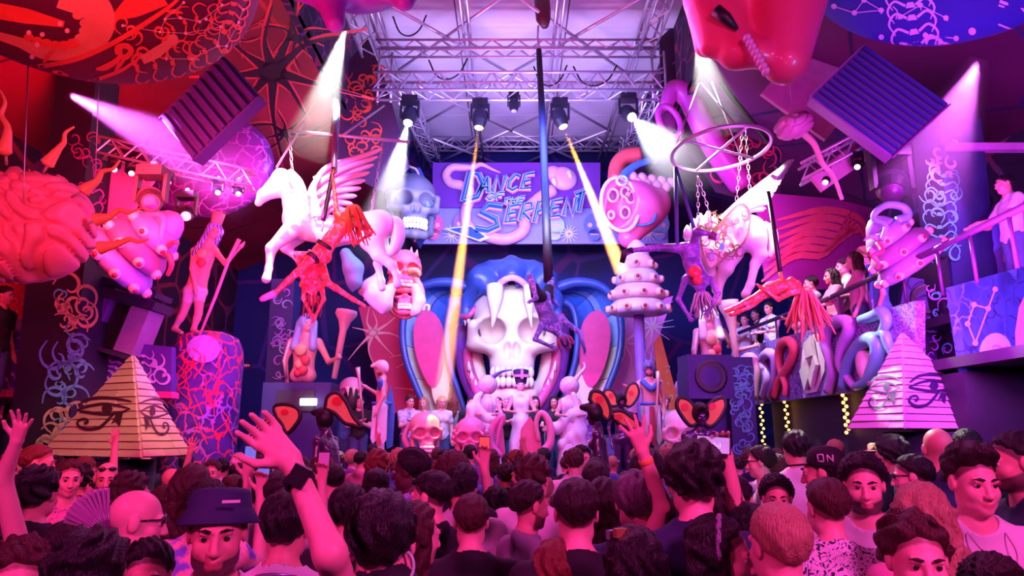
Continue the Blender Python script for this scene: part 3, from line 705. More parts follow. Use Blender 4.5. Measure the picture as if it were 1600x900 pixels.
# ---- red printed bowl canopy, upper left
cC, rC = P(128, -70, 5.6), A(1.62, 1.5, 1.06)
bowl = thing('printed_canopy', 'huge red bowl-shaped canopy printed with a jaw, branches and a skeleton, top left', 'canopy', cC - A(0, 0, rC[2]))
mb = MB(); mb.ball(cC, rC, 56, 36); mb.build('shell', mat('canopy_cloth_crimson', (.16, .004, .03), .7, col2=(.05, .0, .04), scale=1.2), bowl)
E = on_ell(cC, rC)
RED = mat('print_scarlet', (1.0, .10, .05), .6, var=.2, scale=3); SAL = mat('print_salmon', (1.0, .34, .20), .6, var=.25, scale=3); PNK = mat('print_pale_pink', (1., .55, .55), .6, var=.05); MAR = mat('print_maroon', (.22, .01, .02), .7)
ik = Ink(E, .01); ik.stroke([(-15, 15), (40, 25), (100, 38)], [26, 24, 10]).stroke([(250, -14), (205, 12), (178, 26)], [50, 34, 8]); ik.build('jaw_gum', RED, bowl)
ik = Ink(E, .014); ik.stroke([(95, -10), (140, 5), (158, 30), (150, 58), (112, 78), (70, 82), (30, 66), (-10, 54)], [46, 50, 44, 38, 28, 22, 16, 12], 8); ik.build('jaw_bone', SAL, bowl)
g = random.Random(2)
for k, (x, y, r) in enumerate([(122, 24, 9), (134, 36, 10), (133, 48, 10), (127, 60, 11), (114, 68, 11), (100, 71, 10), (86, 70, 9), (72, 67, 9), (58, 63, 8), (45, 58, 8)]): ik = Ink(E, .02); ik.dot(x, y, r, r * .75); ik.build('tooth', SAL if k < 4 else RED, bowl, False)
ik = Ink(E, .018); ik.stroke([(-10, 112), (60, 104), (120, 92), (175, 68), (225, 38), (268, 8), (285, -10)], [5, 7, 8, 8, 8, 6, 4], 6)
for x, y, a in ((68, 98, -.9), (82, 112, .15), (180, 112, -1), (260, 18, .0)): ik.stroke([(x, y), (x + 12 * math.cos(a), y + 12 * math.sin(a)), (x + 26 * math.cos(a + .1), y + 26 * math.sin(a + .1))], [3, 8, 2])
ik.stroke([(95, 141), (140, 128), (185, 112), (205, 100), (225, 85)], [3, 6, 6, 5, 2], 6); ik.build('branch_print', RED, bowl)
ik = Ink(E, .02); ik.stroke([(222, 94), (245, 82), (266, 66)], [14, 18, 12]).dot(270, 62, 9); ik.build('bone_print', SAL, bowl)
ik = Ink(E, .016); ik.spine([(215, 108), (270, 98), (320, 80), (350, 50), (362, 20), (368, -8)], 6, 22, 11); ik.stroke([(185, 85), (195, 90), (205, 80), (198, 72), (184, 74), (185, 85)], 9)
ik.spine([(270, 45), (300, 30), (330, 30)], 5, 22, 4); ik.stroke([(150, 108), (165, 105), (185, 92), (190, 75)], [4, 10, 8, 3]); ik.curls((190, 20, 380, 100), 16, 16, 5, 5); ik.build('skeleton_print', RED, bowl)
ik = Ink(E, .024); ik.stars([(192, 40), (250, 50), (258, 30), (290, 52), (322, 30), (345, 42), (340, 72), (300, 92), (260, 92), (354, 72), (373, 35), (380, 15), (282, 28), (312, 34), (287, 4), (347, 8)], 2.6, .9, [(0, 1), (1, 2), (1, 3), (3, 5), (4, 5), (5, 6), (6, 7), (7, 8), (6, 9), (9, 10), (10, 11), (2, 12), (12, 13), (2, 14), (13, 15)])
for x, y in ((94, 37), (66, 54), (58, 70), (45, 51), (105, 48), (50, 89)): ik.dot(x, y, 4)
ik.build('star_print', PNK, bowl)
for k in (60, 250): wire('thin steel wire holding the red canopy, %s one' % ('left' if k < 100 else 'right'), P(k, -90, 5.6) + A(0, 0, .8), P(k, -200, 5.6) + A(0, 0, 3), .01)
# ---- blue printed canopy, upper right
cD, rD = P(1500, -150, 6.2), A(1.75, 1.6, 1.38)
blue = thing('printed_canopy', 'blue bowl-shaped canopy printed with a pale spine and ribs, top right', 'canopy', cD - A(0, 0, rD[2]))
mb = MB(); mb.ball(cD, rD, 56, 36); mb.build('shell', mat('canopy_cloth_blue', (.01, .035, .42), .7, col2=(.03, .01, .22), scale=1.1), blue)
E2 = on_ell(cD, rD); PALE = mat('print_pale_lilac', (.72, .62, .92), .6, var=.08)
ik = Ink(E2, .014); ik.spine([(1420, -12), (1424, 20), (1428, 50), (1436, 80), (1455, 95)], 8, 34, 7); ik.curls((1540, 70, 1595, 105), 10, 18, 6, 3); ik.stroke([(1480, 95), (1500, 88), (1530, 78), (1590, 72)], [4, 7, 5, 3]); ik.build('skeleton_print', PALE, blue)
ik = Ink(E2, .02); ik.stars([(1303, 10), (1335, 20), (1377, 16), (1377, 58), (1385, 75), (1407, 26), (1438, 8), (1446, 55), (1463, 96), (1478, 28), (1494, 60), (1500, 80), (1537, 74), (1560, 68), (1598, 62), (1350, 0)], 4.5, 1.6, [(0, 1), (1, 2), (2, 3), (3, 4), (3, 5), (5, 6), (6, 7), (7, 8), (6, 9), (9, 10), (10, 7), (10, 11), (10, 12), (12, 13), (13, 14), (1, 15), (15, 2)])
ik.dot(1519, 49, 6).stroke([(1560, 38), (1580, 46), (1602, 54)], 3).stroke([(1562, 2), (1605, 18)], 5).stroke([(1560, 8), (1605, 24)], 3).stroke([(1400, 30), (1402, 18), (1395, 10)], 2); ik.build('star_print', PALE, blue)
# ---- purple sculpture top, left of rig
c0 = P(545, -30, 9.0); mpx = MPP(20, 9.0)
S = Sdf(); S.ell(P(555, -50, 9.0), A(95, 80, 62) * mpx, .1); S.cap(P(515, -5, 8.9), P(523, 34, 8.9), 24 * mpx, 16 * mpx, .2); S.cap(P(495, -10, 8.9), P(465, -8, 8.9), 18 * mpx, 10 * mpx, .2); S.cap(P(600, -20, 8.9), P(632, 2, 8.9), 22 * mpx, 12 * mpx, .2); S.cap(P(632, 0, 8.9), P(650, -20, 9.), 14 * mpx, None, .1)
o = sdf_mesh('hanging_sculpture', S, .035, mat('violet_fibreglass', (.36, .03, .62), .45, coat=.2)); tag(o, 'smooth purple chin-shaped sculpture cut off by the top edge', 'sculpture')
# ---- giant red skull head, upper right
mq = MPP(50, 6.6); D = 6.6
def q6(x, y, dy=0.): return P(x, y, D + dy)
S = Sdf(); S.ell(q6(1185, -60), A(125, 120, 95) * mq, .1); S.cap(q6(1230, -10, -.2), q6(1228, 96, -.3), 62 * mq, 34 * mq, .2); S.cap(q6(1110, -10, -.1), q6(1150, 82, -.25), 42 * mq, 24 * mq, .2); S.cap(q6(1150, 80, -.2), q6(1185, 84, -.35), 24 * mq, 20 * mq, .1)
S.cap(q6(1105, 20, -.1), q6(1112, 72, -.15), 26 * mq, 18 * mq, .1); S.cap(q6(1085, -10, .1), q6(1105, 70, .05), 16 * mq, 20 * mq, .1)
S.cap(q6(1118, 14, -.62), q6(1150, 46, -.62), 8 * mq, 3.5 * mq, .03, True); S.ell(q6(1102, 82, -.30), A(7, 14, 12) * mq, .05, None, True); S.cap(q6(1165, 58, -.62), q6(1195, 112, -.6), 11 * mq, 9 * mq, .05, True)
S.ell(q6(1228, 4, -.85), A(6, 20, 9) * mq, .05, None, True)
sk = thing('hanging_skull_head', 'giant red and pink cartoon skull head seen from below, beside the blue canopy', 'sculpture', q6(1190, 120))
sdf_mesh('head', S, .028, mat('coral_fibreglass', (.80, .07, .09), .45, col2=(.62, .03, .22), scale=1.2, coat=.3), sk)
for k in range(8):
    x, y = 1167 + k * 4.2, 60 + k * 7.4; one('tooth', mat('tooth_lilac', (.75, .38, .72), .4), sk, True, ball=(q6(x, y, -.56), A(5.2, 9, 6) * mq, 10, 8))
mb = MB(); mb.tube([q6(1118, 15, -.46), q6(1134, 28, -.46), q6(1152, 46, -.46)], A(9, 9, 3) * mq, 8); mb.build('eye_slit', M_BLACK, sk)
# ---- tilted boxes
def tilted_box(label, c, u, v, depth, ribs, mface, mside):
    c, u, v = map(np.asarray, (c, u, v)); n = nrm(np.cross(u, v)); n = n if n[1] > 0 else -n
    root = thing('ribbed_box', label, 'acoustic box', c - A(0, 0, .6), 'tilted ribbed boxes'); a = [c - u - v, c + u - v, c + u + v, c - u + v]
    mb = MB(); mb.hexa(a, [q + n * depth for q in a]); mb.build('case', mside, root, False)
    for i in range(ribs):
        t = -1 + (2 * i + 1) / ribs; w2 = u * (.62 / ribs); p = c + u * t - n * .03
        b = [p - w2 - v * .97, p + w2 - v * .97, p + w2 + v * .97, p - w2 + v * .97]; f = [q - n * .035 + (p - q) * 0 for q in b]; f = [f[0] + w2 * .4, f[1] - w2 * .4, f[2] - w2 * .4, f[3] + w2 * .4]
        mb = MB(); mb.hexa(f, b); mb.build('rib', mface, root, False)
    for e in (-1, 1):
        b = c + v * e; mb = MB(); mb.hexa([b - u - n * .05, b + u - n * .05, b + u + v * .03 * e - n * .05, b - u + v * .03 * e - n * .05], [b - u, b + u, b + u + v * .03 * e, b - u + v * .03 * e]); mb.build('edge_rail', mside, root, False)
    return root
M_RIB = mat('box_navy', (.02, .015, .17), .5, var=.1); M_RIB2 = mat('box_side_indigo', (.03, .015, .16), .6)
c = P(328, 170, 8.2); u = (P(405, 160, 8.2) - P(330, 246, 8.2)) * -.5; v = (P(352, 95, 8.2) - P(405, 160, 8.2)) * .5
tilted_box('navy ribbed box hung at a tilt below the red canopy', c, (P(350, 97, 8.1) - P(250, 195, 8.3)) * .5, (P(350, 97, 8.1) - P(404, 160, 8.0)) * .5, .18, 9, M_RIB, M_RIB2)
tilted_box('indigo ribbed box hung at a tilt under the blue canopy', P(1372, 158, 7.4), (P(1350, 72, 7.4) - P(1266, 152, 7.6)) * .5, (P(1266, 152, 7.6) - P(1392, 245, 7.5)) * .5, .25, 11, M_RIB, mat('box_side_mauve', (.22, .06, .30), .5))
# ---- brain, left
mb_ = MPP(350, 6.5); cB = P(38, 352, 6.5)
S = Sdf(); S.ell(cB + A(-.05, .1, .03), A(.64, .6, .60), .05); S.ell(cB + A(.22, 0, -.12), A(.38, .45, .42), .08); S.ell(cB + A(-.1, -.1, -.3), A(.5, .4, .3), .08)
def sulci(X, Y, Z):
    a = np.sin(15 * X + 3.4 * np.sin(8 * Z + 2 * Y)) + np.sin(14 * Z + 3.2 * np.sin(9 * X + 3 * Y) + 4 * Y)
    return .075 * np.exp(-(a * 1.9) ** 2)
brain = thing('giant_brain', 'giant folded pink brain hanging at the left edge', 'sculpture', cB - A(0, 0, .62))
sdf_mesh('cortex', S, .022, mat('brain_pink', (.85, .22, .26), .5, var=.12, scale=3), brain, noise=sulci)
one('eyelet', M_STEEL, brain, True, tube=([cB + A(-.02 + .05 * math.cos(t), -.47, .05 + .05 * math.sin(t)) for t in np.linspace(0, 6.28, 12)], .012, 6))
TAD = mat('tadpole_orange', (1.0, .42, .16), .4, var=.2)
for (bx, by), tail, st in [((8, 228), [(12, 200), (2, 180), (8, 160), (0, 140)], (10, 258)), ((78, 250), [(92, 232), (100, 222), (102, 208), (116, 198)], (66, 274)), ((136, 294), [(152, 282), (160, 268), (176, 264), (188, 250)], (112, 308)), ((155, 342), [(172, 338), (186, 328), (200, 332), (220, 326)], (130, 352)), ((162, 386), [(182, 382), (202, 374), (216, 378), (232, 374)], (136, 388))]:
    mb = MB(); q = bez([P(bx - (tail[0][0] - bx) * .5, by - (tail[0][1] - by) * .5, 6.25), P(bx, by, 6.25)] + [P(x, y, 6.25) for x, y in tail], 5); mb.tube(q, np.interp(np.linspace(0, 1, len(q)), [0, .08, .2, .4, 1], A(5, 10.5, 9, 5, 1.5) * mb_), 10); t = mb.build('tadpole', TAD, brain)
    one('stick', mat('stick_white', (.9, .7, .6), .4), t, True, tube=((P(bx, by, 6.25), P(*st, 6.4)), .014, 6))
for x in (36, 148): wire('thin wire holding the giant brain, %s' % ('on its crown' if x < 50 else 'on its far side'), P(x, 326 if x < 50 else 300, 6.1 if x < 50 else 6.6), P(x + 10, 40, 6.4), .006)
# ---- beehive bells studded with eyes
M_BEL = mat('bell_lilac', (.36, .26, .58), .4, var=.2, scale=3); M_BEL2 = mat('bell_mauve', (.32, .13, .30), .45, var=.2, scale=3); M_EYEB = mat('bell_eye_peach', (1.0, .62, .55), .4); M_PUP = mat('bell_pupil_red', (.35, .02, .06), .25)
def eye_bell(label, c, ax, R, Hh, tiers, neye, tent, group='eye-studded bells', m1=None, m2=None, cap=True):
    c = np.asarray(c); ax = nrm(ax); root = thing('eye_bell', label, 'sculpture', c, group); u = nrm(np.cross(ax, A(0, 1, 0))); w2 = np.cross(ax, u)
    for i in range(tiers):
        f = i / tiers; rr = R * (1 - .62 * f ** 1.4) ; z = Hh * f; t = Hh / tiers
        mb = MB(); mb.lathe([(rr * .86, z), (rr, z + t * .12), (rr * 1.04, z + t * .38), (rr * .98, z + t * .62), (rr * .80, z + t * .95), (rr * .72, z + t * 1.02)], c, ax, 26); b = mb.build('tier', (m1 or M_BEL) if i % 2 == 0 else (m2 or M_BEL2), root)
        n = max(5, int(neye * rr / R))
        for k in range(n):
            a = 2 * PI * (k + .5 * (i % 2)) / n; dr = u * math.cos(a) + w2 * math.sin(a)
            if dr[1] > .55: continue
            p = c + ax * (z + t * .36) + dr * rr * 1.03; es = t * .26
            e = one('eye', M_EYEB, b, True, ball=(p, es, 10, 6)); one('pupil', M_PUP, b, True, ball=(p + dr * es * .62, es * .55, 8, 6))
    if cap:
        r2 = R * .42; mb = MB(); mb.lathe([(r2 * 1.05, Hh * .98), (r2 * 1.0, Hh * 1.06), (r2 * .7, Hh * 1.2), (r2 * .3, Hh * 1.28), (.001, Hh * 1.3)], c, ax, 22); mb.build('crown', m1 or M_BEL, root)
    for pts, r0, m in tent: mb = MB(); q = bez(pts, 6); mb.tube(q, np.linspace(r0, r0 * .45, len(q)), 10); mb.build('tentacle', m, root)
    return root
CRM = mat('tentacle_crimson', (.85, .06, .14), .35); d = 8.2
eye_bell('lilac eye-studded bell lying tilted beside the giant brain', P(175, 415, d), P(262, 352, d) - P(175, 415, d), .50, .80, 3, 11, [([P(186, 348, d), P(215, 346, d - .1), P(240, 334, d - .2), P(255, 342, d - .2), P(252, 372, d - .2), P(256, 385, d - .1)], .07, M_BEL), ([P(252, 378, d - .1), P(262, 385, d - .1), P(272, 378, d - .15), P(279, 382, d - .15)], .045, CRM), ([P(255, 395, d - .1), P(265, 400, d - .1), P(268, 415, d - .1), P(262, 430, d)], .05, CRM)])
eye_bell('mauve eye-studded bell tilted over the right balcony rail', P(1430, 418, d), P(1380, 362, d) - P(1430, 418, d), .44, .62, 3, 11, [([P(1402, 345, d - .2), P(1418, 338, d - .2), P(1412, 324, d - .2), P(1388, 320, d - .2), P(1370, 330, d - .2), P(1366, 342, d - .2), P(1384, 352, d - .3), P(1378, 375, d - .3)], .06, mat('tentacle_teal', (.25, .42, .72), .4)), ([P(1372, 372, d - .2), P(1360, 370, d - .2), P(1350, 376, d - .2)], .035, M_BEL), ([P(1372, 380, d - .2), P(1378, 392, d - .3), P(1364, 400, d - .3), P(1374, 412, d - .3), P(1370, 420, d - .3)], .035, CRM)])
eye_bell('pale tiered eye-studded bell standing right of the serpent hood', P(998, 492, 15.0), A(0, -.05, 1), .66, 1.35, 4, 12, [], m1=mat('bell_pale', (.72, .62, .92), .4), m2=mat('bell_rose', (.95, .55, .62), .45))
S_ = one('bell_post', mat('post_violet', (.2, .1, .4), .5), None, True, tube=((P(998, 492, 15.0), A(P(998, 492, 15)[0], 15.0, 1.0)), .12, 12)); tag(S_, 'violet post under the pale tiered bell', 'post')
# ---- small brain on a stalk, upper right
c = P(1240, 196, 8.6); m9 = MPP(196, 8.6); S = Sdf(); S.ell(c, A(30, 30, 21) * m9, .03, Ry(-.25)); br = thing('small_brain', 'small mauve brain on a curved stalk below the tilted indigo box', 'sculpture', c - A(0, 0, .2))
sdf_mesh('cortex', S, .011, mat('brain_mauve', (.60, .25, .42), .5), br, noise=lambda X, Y, Z: .022 * np.exp(-((np.sin(26 * X + 3 * np.sin(14 * Z)) + np.sin(24 * Z + 3 * np.sin(15 * X))) * 1.6) ** 2))
mb = MB(); q = bez([P(1255, 208, 8.6), P(1272, 225, 8.6), P(1285, 255, 8.6), P(1302, 275, 8.6), P(1316, 312, 8.6)], 6); mb.tube(q, np.linspace(.05, .025, len(q)), 8); mb.build('stalk', mat('stalk_tan', (.8, .45, .42), .5), br)
wire('thin wire holding the small brain', c, c + A(0, 0, 2.2), .006)
# ---- winged horses
M_HORSE = mat('horse_white', (.90, .86, .88), .4, var=.05)
def horse(label, d, J, R, wing, wroot, feathers, tail, group='winged horses'):
    k = MPP(350, d); X = {n: P(v[0], v[1], d + (v[2] if len(v) > 2 else 0)) for n, v in J.items()}; root = thing('winged_horse', label, 'sculpture', X['belly'] - A(0, 0, .5), group)
    S = Sdf()
    for chain in R: S.chain([X[n] for n, _ in chain], [r * k for _, r in chain], .06)
    b = sdf_mesh('body', S, .022, M_HORSE, root)
    for pts, rs, nm in tail: mb = MB(); q = bez([P(*p[:2], d + (p[2] if len(p) > 2 else 0)) for p in pts], 6); mb.tube(q, np.interp(np.linspace(0, 1, len(q)), np.linspace(0, 1, len(rs)), A(*rs) * k), 10); mb.build(nm, M_HORSE, root)
    wg = None
    for i, (a, m_, b_, w0) in enumerate(feathers):
        z_ = d - .24 - .05 * (i % 2) - .008 * i; q = bez([P(*a, z_), P(*m_, z_ - .08), P(*b_, z_ - .03)], 7); t = np.gradient(q, axis=0); vs = []; n = len(q)
        for j in range(n):
            sd = nrm(np.cross(t[j], A(0, 1, 0))); wv = w0 * k * (1 - .55 * (j / (n - 1)) ** 2) * (.35 if j == n - 1 else 1)
            vs += [q[j] + sd * wv + A(0, .015, 0), q[j] + A(0, -.03, 0), q[j] - sd * wv + A(0, .015, 0), q[j] + A(0, .04, 0)]
        fs = []
        for j in range(n - 1): fs += [(4 * j + e, 4 * j + (e + 1) % 4, 4 * j + 4 + (e + 1) % 4, 4 * j + 4 + e) for e in range(4)]
        fs += [(0, 1, 2, 3), tuple(4 * n - 4 + e for e in (3, 2, 1, 0))]
        o = emit_mesh('feather', vs, fs, M_HORSE, wg or root)
    return root, X
J1 = dict(muz=(404, 317), nose=(412, 305), poll=(440, 278), jaw=(446, 297), ear=(433, 264), ear2=(448, 268, .08), nk=(452, 290), nk2=(460, 318), chest=(466, 342), chest2=(474, 360), belly=(520, 362), rump=(592, 352), thigh=(580, 372), stif=(592, 398), hock=(612, 414), fet=(620, 430), hoof=(621, 444),
          sh=(464, 352, -.15), kn=(424, 388, -.15), fe=(420, 420, -.15), ho=(416, 436, -.15), sh2=(476, 360, .15), kn2=(446, 388, .2), fe2=(466, 404, .2), ho2=(470, 412, .2), th2=(588, 370, .2), st2=(600, 394, .25), hk2=(590, 412, .25), ft2=(596, 440, .25), hf2=(597, 450, .25))
R1 = [[('muz', 6), ('nose', 9), ('poll', 14), ('nk', 15)], [('jaw', 11), ('nose', 8)], [('poll', 5), ('ear', 2)], [('poll', 5), ('ear2', 2)], [('nk', 15), ('nk2', 17), ('chest', 23), ('belly', 23), ('rump', 24)], [('chest2', 16), ('belly', 22)],
      [('rump', 22), ('thigh', 20), ('stif', 11), ('hock', 7), ('fet', 5), ('hoof', 7)], [('rump', 20), ('th2', 17), ('st2', 10), ('hk2', 6), ('ft2', 5), ('hf2', 6)], [('sh', 17), ('kn', 8), ('fe', 5), ('ho', 7)], [('sh2', 15), ('kn2', 7), ('fe2', 5), ('ho2', 6)]]
F1 = [((500 - i * 1.0, 340 - 7.2 * i), (517 + 2.2 * i, 325 - 8.6 * i), (544 + 6.6 * i, 330 - 12.2 * i), 7.5) for i in range(9)] + [((494, 338), (487, 300), (502, 270), 8), ((490, 292), (512, 262), (560, 244), 7)]
horse('white winged horse flying left, hung in the white beam', 11.0, J1, R1, None, None, F1, [([(606, 344), (620, 350), (622, 372), (614, 392), (602, 398)], (8, 11, 11, 8, 3), 'tail'), ([(452, 268, -.05), (464, 284, -.05), (472, 305, -.05), (478, 330, -.05)], (6, 9, 9, 5), 'mane')])
J2 = dict(muz=(1076, 372, .3), poll=(1096, 352, .3), nk=(1104, 352, .25), nk2=(1106, 378, .1), chest=(1104, 392), belly=(1135, 378), rump=(1170, 362, -.2), ear=(1090, 338, .3), ear2=(1102, 336, .3), thigh=(1178, 375, -.25), stif=(1188, 398, -.25), hock=(1180, 412, -.2), fet=(1172, 446, -.2), hoof=(1165, 460, -.2),
          th2=(1142, 396, 0), st2=(1134, 420, 0), hk2=(1126, 436, .1), ft2=(1122, 462, .1), hf2=(1121, 472, .1), sh=(1096, 398, .1), kn=(1082, 420, .1), fe=(1092, 440, .1), ho=(1094, 448, .1), kn2=(1112, 424, .2), fe2=(1118, 446, .2), ho2=(1118, 454, .2))
R2 = [[('muz', 7), ('poll', 12), ('nk', 13), ('nk2', 17), ('chest', 24), ('belly', 27), ('rump', 26)], [('poll', 4), ('ear', 2)], [('poll', 4), ('ear2', 2)], [('rump', 22), ('thigh', 19), ('stif', 10), ('hock', 7), ('fet', 5.5), ('hoof', 7)], [('belly', 20), ('th2', 17), ('st2', 11), ('hk2', 7), ('ft2', 5), ('hf2', 6)], [('chest', 16), ('sh', 14), ('kn', 8), ('fe', 5), ('ho', 6)], [('chest', 14), ('kn2', 7), ('fe2', 5), ('ho2', 6)]]
F2 = [((1142 + 4 * i, 338 - 3 * i), (1170 + 6 * i, 326 - 7 * i), (1196 + 6.0 * i, 326 - 11.0 * i), 8.5) for i in range(8)] + [((1130, 345), (1172, 305), (1240, 250), 8)]
h2, X2 = horse('white winged horse with ornate gold-lined caparison, under the steel hoop', 11.0, J2, R2, None, None, F2, [([(1192, 350, -.3), (1206, 362, -.3), (1208, 385, -.3), (1202, 402, -.3)], (6, 8, 7, 3), 'tail')])
k = MPP(370, 10.6); mb = MB()
cap_o = [(1094, 352), (1110, 360), (1128, 346), (1150, 322), (1164, 320), (1172, 338), (1168, 366), (1158, 384), (1140, 396), (1122, 412), (1110, 420), (1102, 405), (1096, 385)]
def drape(x, y): return P(x, y, 10.62 - .10 * math.cos((y - 372) / 34.))
cl = MB(); cl.prism([drape(x, y) for x, y in cap_o], A(0, .06, 0)); clo = cl.build('caparison', mat('brocade_ivory', (.80, .66, .55), .5), h2, False)
ik = Ink(lambda x, y: drape(x, y), .02); ik.curls((1100, 335, 1166, 405), 34, 10, 2.6, 8); ik.stroke(cap_o + [cap_o[0]], 3, 3); ik.build('gold_scrollwork', mat('gold_thread', (.16, .10, .04), .4, .3), clo)
ik = Ink(lambda x, y: drape(x, y), .025); 
for x, y in ((1140, 360), (1128, 385), (1152, 345), (1112, 400), (1158, 360)): ik.dot(x, y, 4, 6)
ik.build('blue_gem', mat('gem_blue', (.15, .25, .7), .2), clo)
ik = Ink(lambda x, y: P(x, y, 10.9), .0)
mb = MB()
for px, top in ((1074, 352), (1084, 342), (1095, 334), (1106, 330), (1116, 336), (1124, 350)): mb.tube([P(px, 372, 10.75), P(px, top + 8, 10.72), P(px, top, 10.75)], A(7, 6, 1.5) * k, 8)
mb.build('head_ornament', mat('ornament_white', (.95, .9, .9), .35), h2)
# hangers for the horses
hb = thing('hanging_crossbar', 'thin steel crossbar frame above the left winged horse', 'frame', P(527, 200, 10.8))
one('bar', M_STEEL, hb, True, tube=((P(450, 204, 10.8), P(640, 222, 10.8)), .03, 8)); one('bar', M_STEEL, hb, True, tube=((P(600, 165, 11.4), P(535, 212, 10.5)), .02, 8)); one('bar', M_STEEL, hb, True, tube=((P(476, 190, 10.8), P(432, 262, 10.9)), .022, 8))
one('pole', mat('pole_blue_steel', (.35, .4, .6), .3, .7), hb, True, tube=((P(527, 140, 10.7), P(522, 268, 9.7)), .05, 12)); one('sleeve', mat('sleeve_white', (.85, .85, .9), .4), hb, True, tube=((P(526, 155, 10.6), P(525, 200, 10.3)), .06, 12))
chain_links('chain', 'steel chain from the crossbar to the left horse withers', P(452, 206, 10.8), P(459, 300, 10.8), .03, 'horse chains'); chain_links('chain', 'steel chain from the crossbar end to the left horse rump', P(598, 222, 10.8), P(580, 335, 10.9), .03, 'horse chains')
chain_links('chain', 'pole chain rising above the left winged horse', P(527, 138, 10.7), P(535, -30, 10.2), .03, 'horse chains')
# hoop
hc = P(1126, 234, 10.2); kk = MPP(234, 10.2); hoop = thing('hanging_hoop', 'large steel hoop hanging above the right winged horse', 'hoop', hc)
ring = lambda r, dz: [hc + A(r * math.cos(t), r * math.sin(t) * 1.0, dz - .06 * math.sin(t) * r + .05 * math.cos(t)) for t in np.linspace(0, 2 * PI, 49)[:-1]]
mb = MB(); mb.tube(ring(.78, 0), .032, 8, closed=True); mb.build('ring', M_STEEL, hoop)
rr = ring(.78, 0); one('spoke', M_STEEL, hoop, True, tube=((rr[4], rr[28]), .022, 8)); one('spoke', M_STEEL, hoop, True, tube=((rr[14], rr[38]), .022, 8))
for i, q in ((22, P(1092, 130, 10.2)), (36, P(1096, 130, 10.2)), (6, P(1112, 128, 10.2))): one('stay', M_CHAIN, hoop, True, tube=((rr[i], q), .012, 6))
one('mast', M_BLACK, hoop, True, tube=((P(1126, 130, 10.6), P(1200, 222, 10.6)), .05, 8))
chain_links('chain', 'left chain from the hoop to the right horse neck', P(1090, 276, 10.4), P(1091, 340, 10.7), .028, 'hoop chains'); chain_links('chain', 'slanting chain from the hoop to the right horse shoulder', P(1091, 276, 10.4), P(1114, 352, 10.7), .028, 'hoop chains')
chain_links('chain', 'left of both chains from the hoop to the right horse back', P(1160, 204, 10.6), P(1150, 322, 10.8), .028, 'hoop chains'); chain_links('chain', 'right of both chains from the hoop to the right horse back', P(1165, 204, 10.6), P(1174, 335, 10.8), .028, 'hoop chains')
# central black silk with motor
sl = thing('aerial_silk', 'long black aerial silk hanging down the middle of the stage', 'silk', P(856, 440, 11.2))
one('silk', mat('silk_black', (.012, .012, .05), .55), sl, True, tube=((P(842, 78, 12.0), P(848, 200, 11.8), P(853, 330, 11.5), P(857, 440, 11.2)), A(.055, .068, .075, .085), 10))
one('motor', mat('motor_maroon', (.10, .015, .04), .45), sl, True, tube=((P(845, -20, 12.1), P(848, 14, 12.1), P(849, 30, 12.1), P(852, 42, 12.1)), A(.16, .16, .15, .07), 14)); one('hook', M_STEEL, sl, True, tube=((P(841, 40, 12.05), P(840, 58, 12.05), P(843, 78, 12.0)), .02, 6))
# ---------------------------------------------------------------- stage
STZ = 1.0
st = thing('stage', 'raised dark stage platform under the serpent', 'stage', (0, 16, 0), kind='structure'); st.name = 'floor_stage'; ORG['floor_stage'] = A(0, 16, 0); del st['category']
one('deck', mat('stage_deck', (.10, .06, .16), .4), st, box=(A(0, 16.3, STZ - .05), (11.5, 8.0, .1))); one('front', mat('stage_front', (.10, .03, .20), .6), st, box=(A(0, 12.4, STZ / 2 - .06), (11.4, .15, STZ - .1)))
# ---- skulls
M_BONE = mat('bone_ivory', (.90, .80, .68), .45, var=.08, scale=2); M_TOOTH = mat('tooth_ivory', (.96, .92, .85), .35, var=.04)
def skull(name, label, c, r, yaw=0., m=None, pitch=0., teeth=True, group=None, parent=None, cat='sculpture', h=.05):
    c = np.asarray(c, float); R = Rz(yaw) @ Rx(pitch); L = lambda x, y, z: c + R @ (A(x, y, z) * r); m = m or M_BONE
    root = thing(name, label, cat, c - A(0, 0, r * 1.4), group)
    S = Sdf(); S.ell(L(0, .15, .5), A(.95, 1.1, .85) * r, .1 * r, R); S.ell(L(0, -.6, .32), A(.78, .38, .28) * r, .15 * r, R); S.ell(L(0, -.5, -.3), A(.52, .5, .6) * r, .15 * r, R); S.ell(L(0, -.72, -.66), A(.46, .36, .28) * r, .15 * r, R)
    for g in (-1, 1):
        S.cap(L(g * .42, -.8, -.22), L(g * .88, -.35, -.12), .2 * r, .16 * r, .12 * r); S.cap(L(g * .82, -.75, .22), L(g * .86, -.5, -.1), .13 * r, .13 * r, .1 * r)
    for g in (-1, 1):
        S.ell(L(g * .45, -.92, .08), A(.32, .55, .29) * r, .07 * r, R, True); S.ell(L(g * .10, -1.08, -.33), A(.10, .25, .20) * r, .06 * r, R, True); S.ell(L(g * 1.05, -.3, .15), A(.2, .3, .3) * r, .1 * r, R, True)
    sdf_mesh('cranium', S, h * r, m, root)
    S = Sdf(); pts = [L(-.78, .0, -.35), L(-.68, -.25, -1.0), L(-.35, -.72, -1.22), L(0, -.86, -1.26), L(.35, -.72, -1.22), L(.68, -.25, -1.0), L(.78, .0, -.35)]; S.chain(pts, [.14 * r, .16 * r, .17 * r, .19 * r, .17 * r, .16 * r, .14 * r], .1 * r); sdf_mesh('jaw', S, h * 1.1 * r, m, root)
    if teeth:
        for row, z in ((0, -.80), (1, -1.0)):
            for k in range(8):
                a = (k - 3.5) * .21; x, y = .52 * math.sin(a * 1.15), -.62 - .46 * math.cos(a * 1.15)
                one('tooth', M_TOOTH, root, True, ball=(L(x, y, z), A(.075, .09, .12) * r, 8, 6, R))
    return root
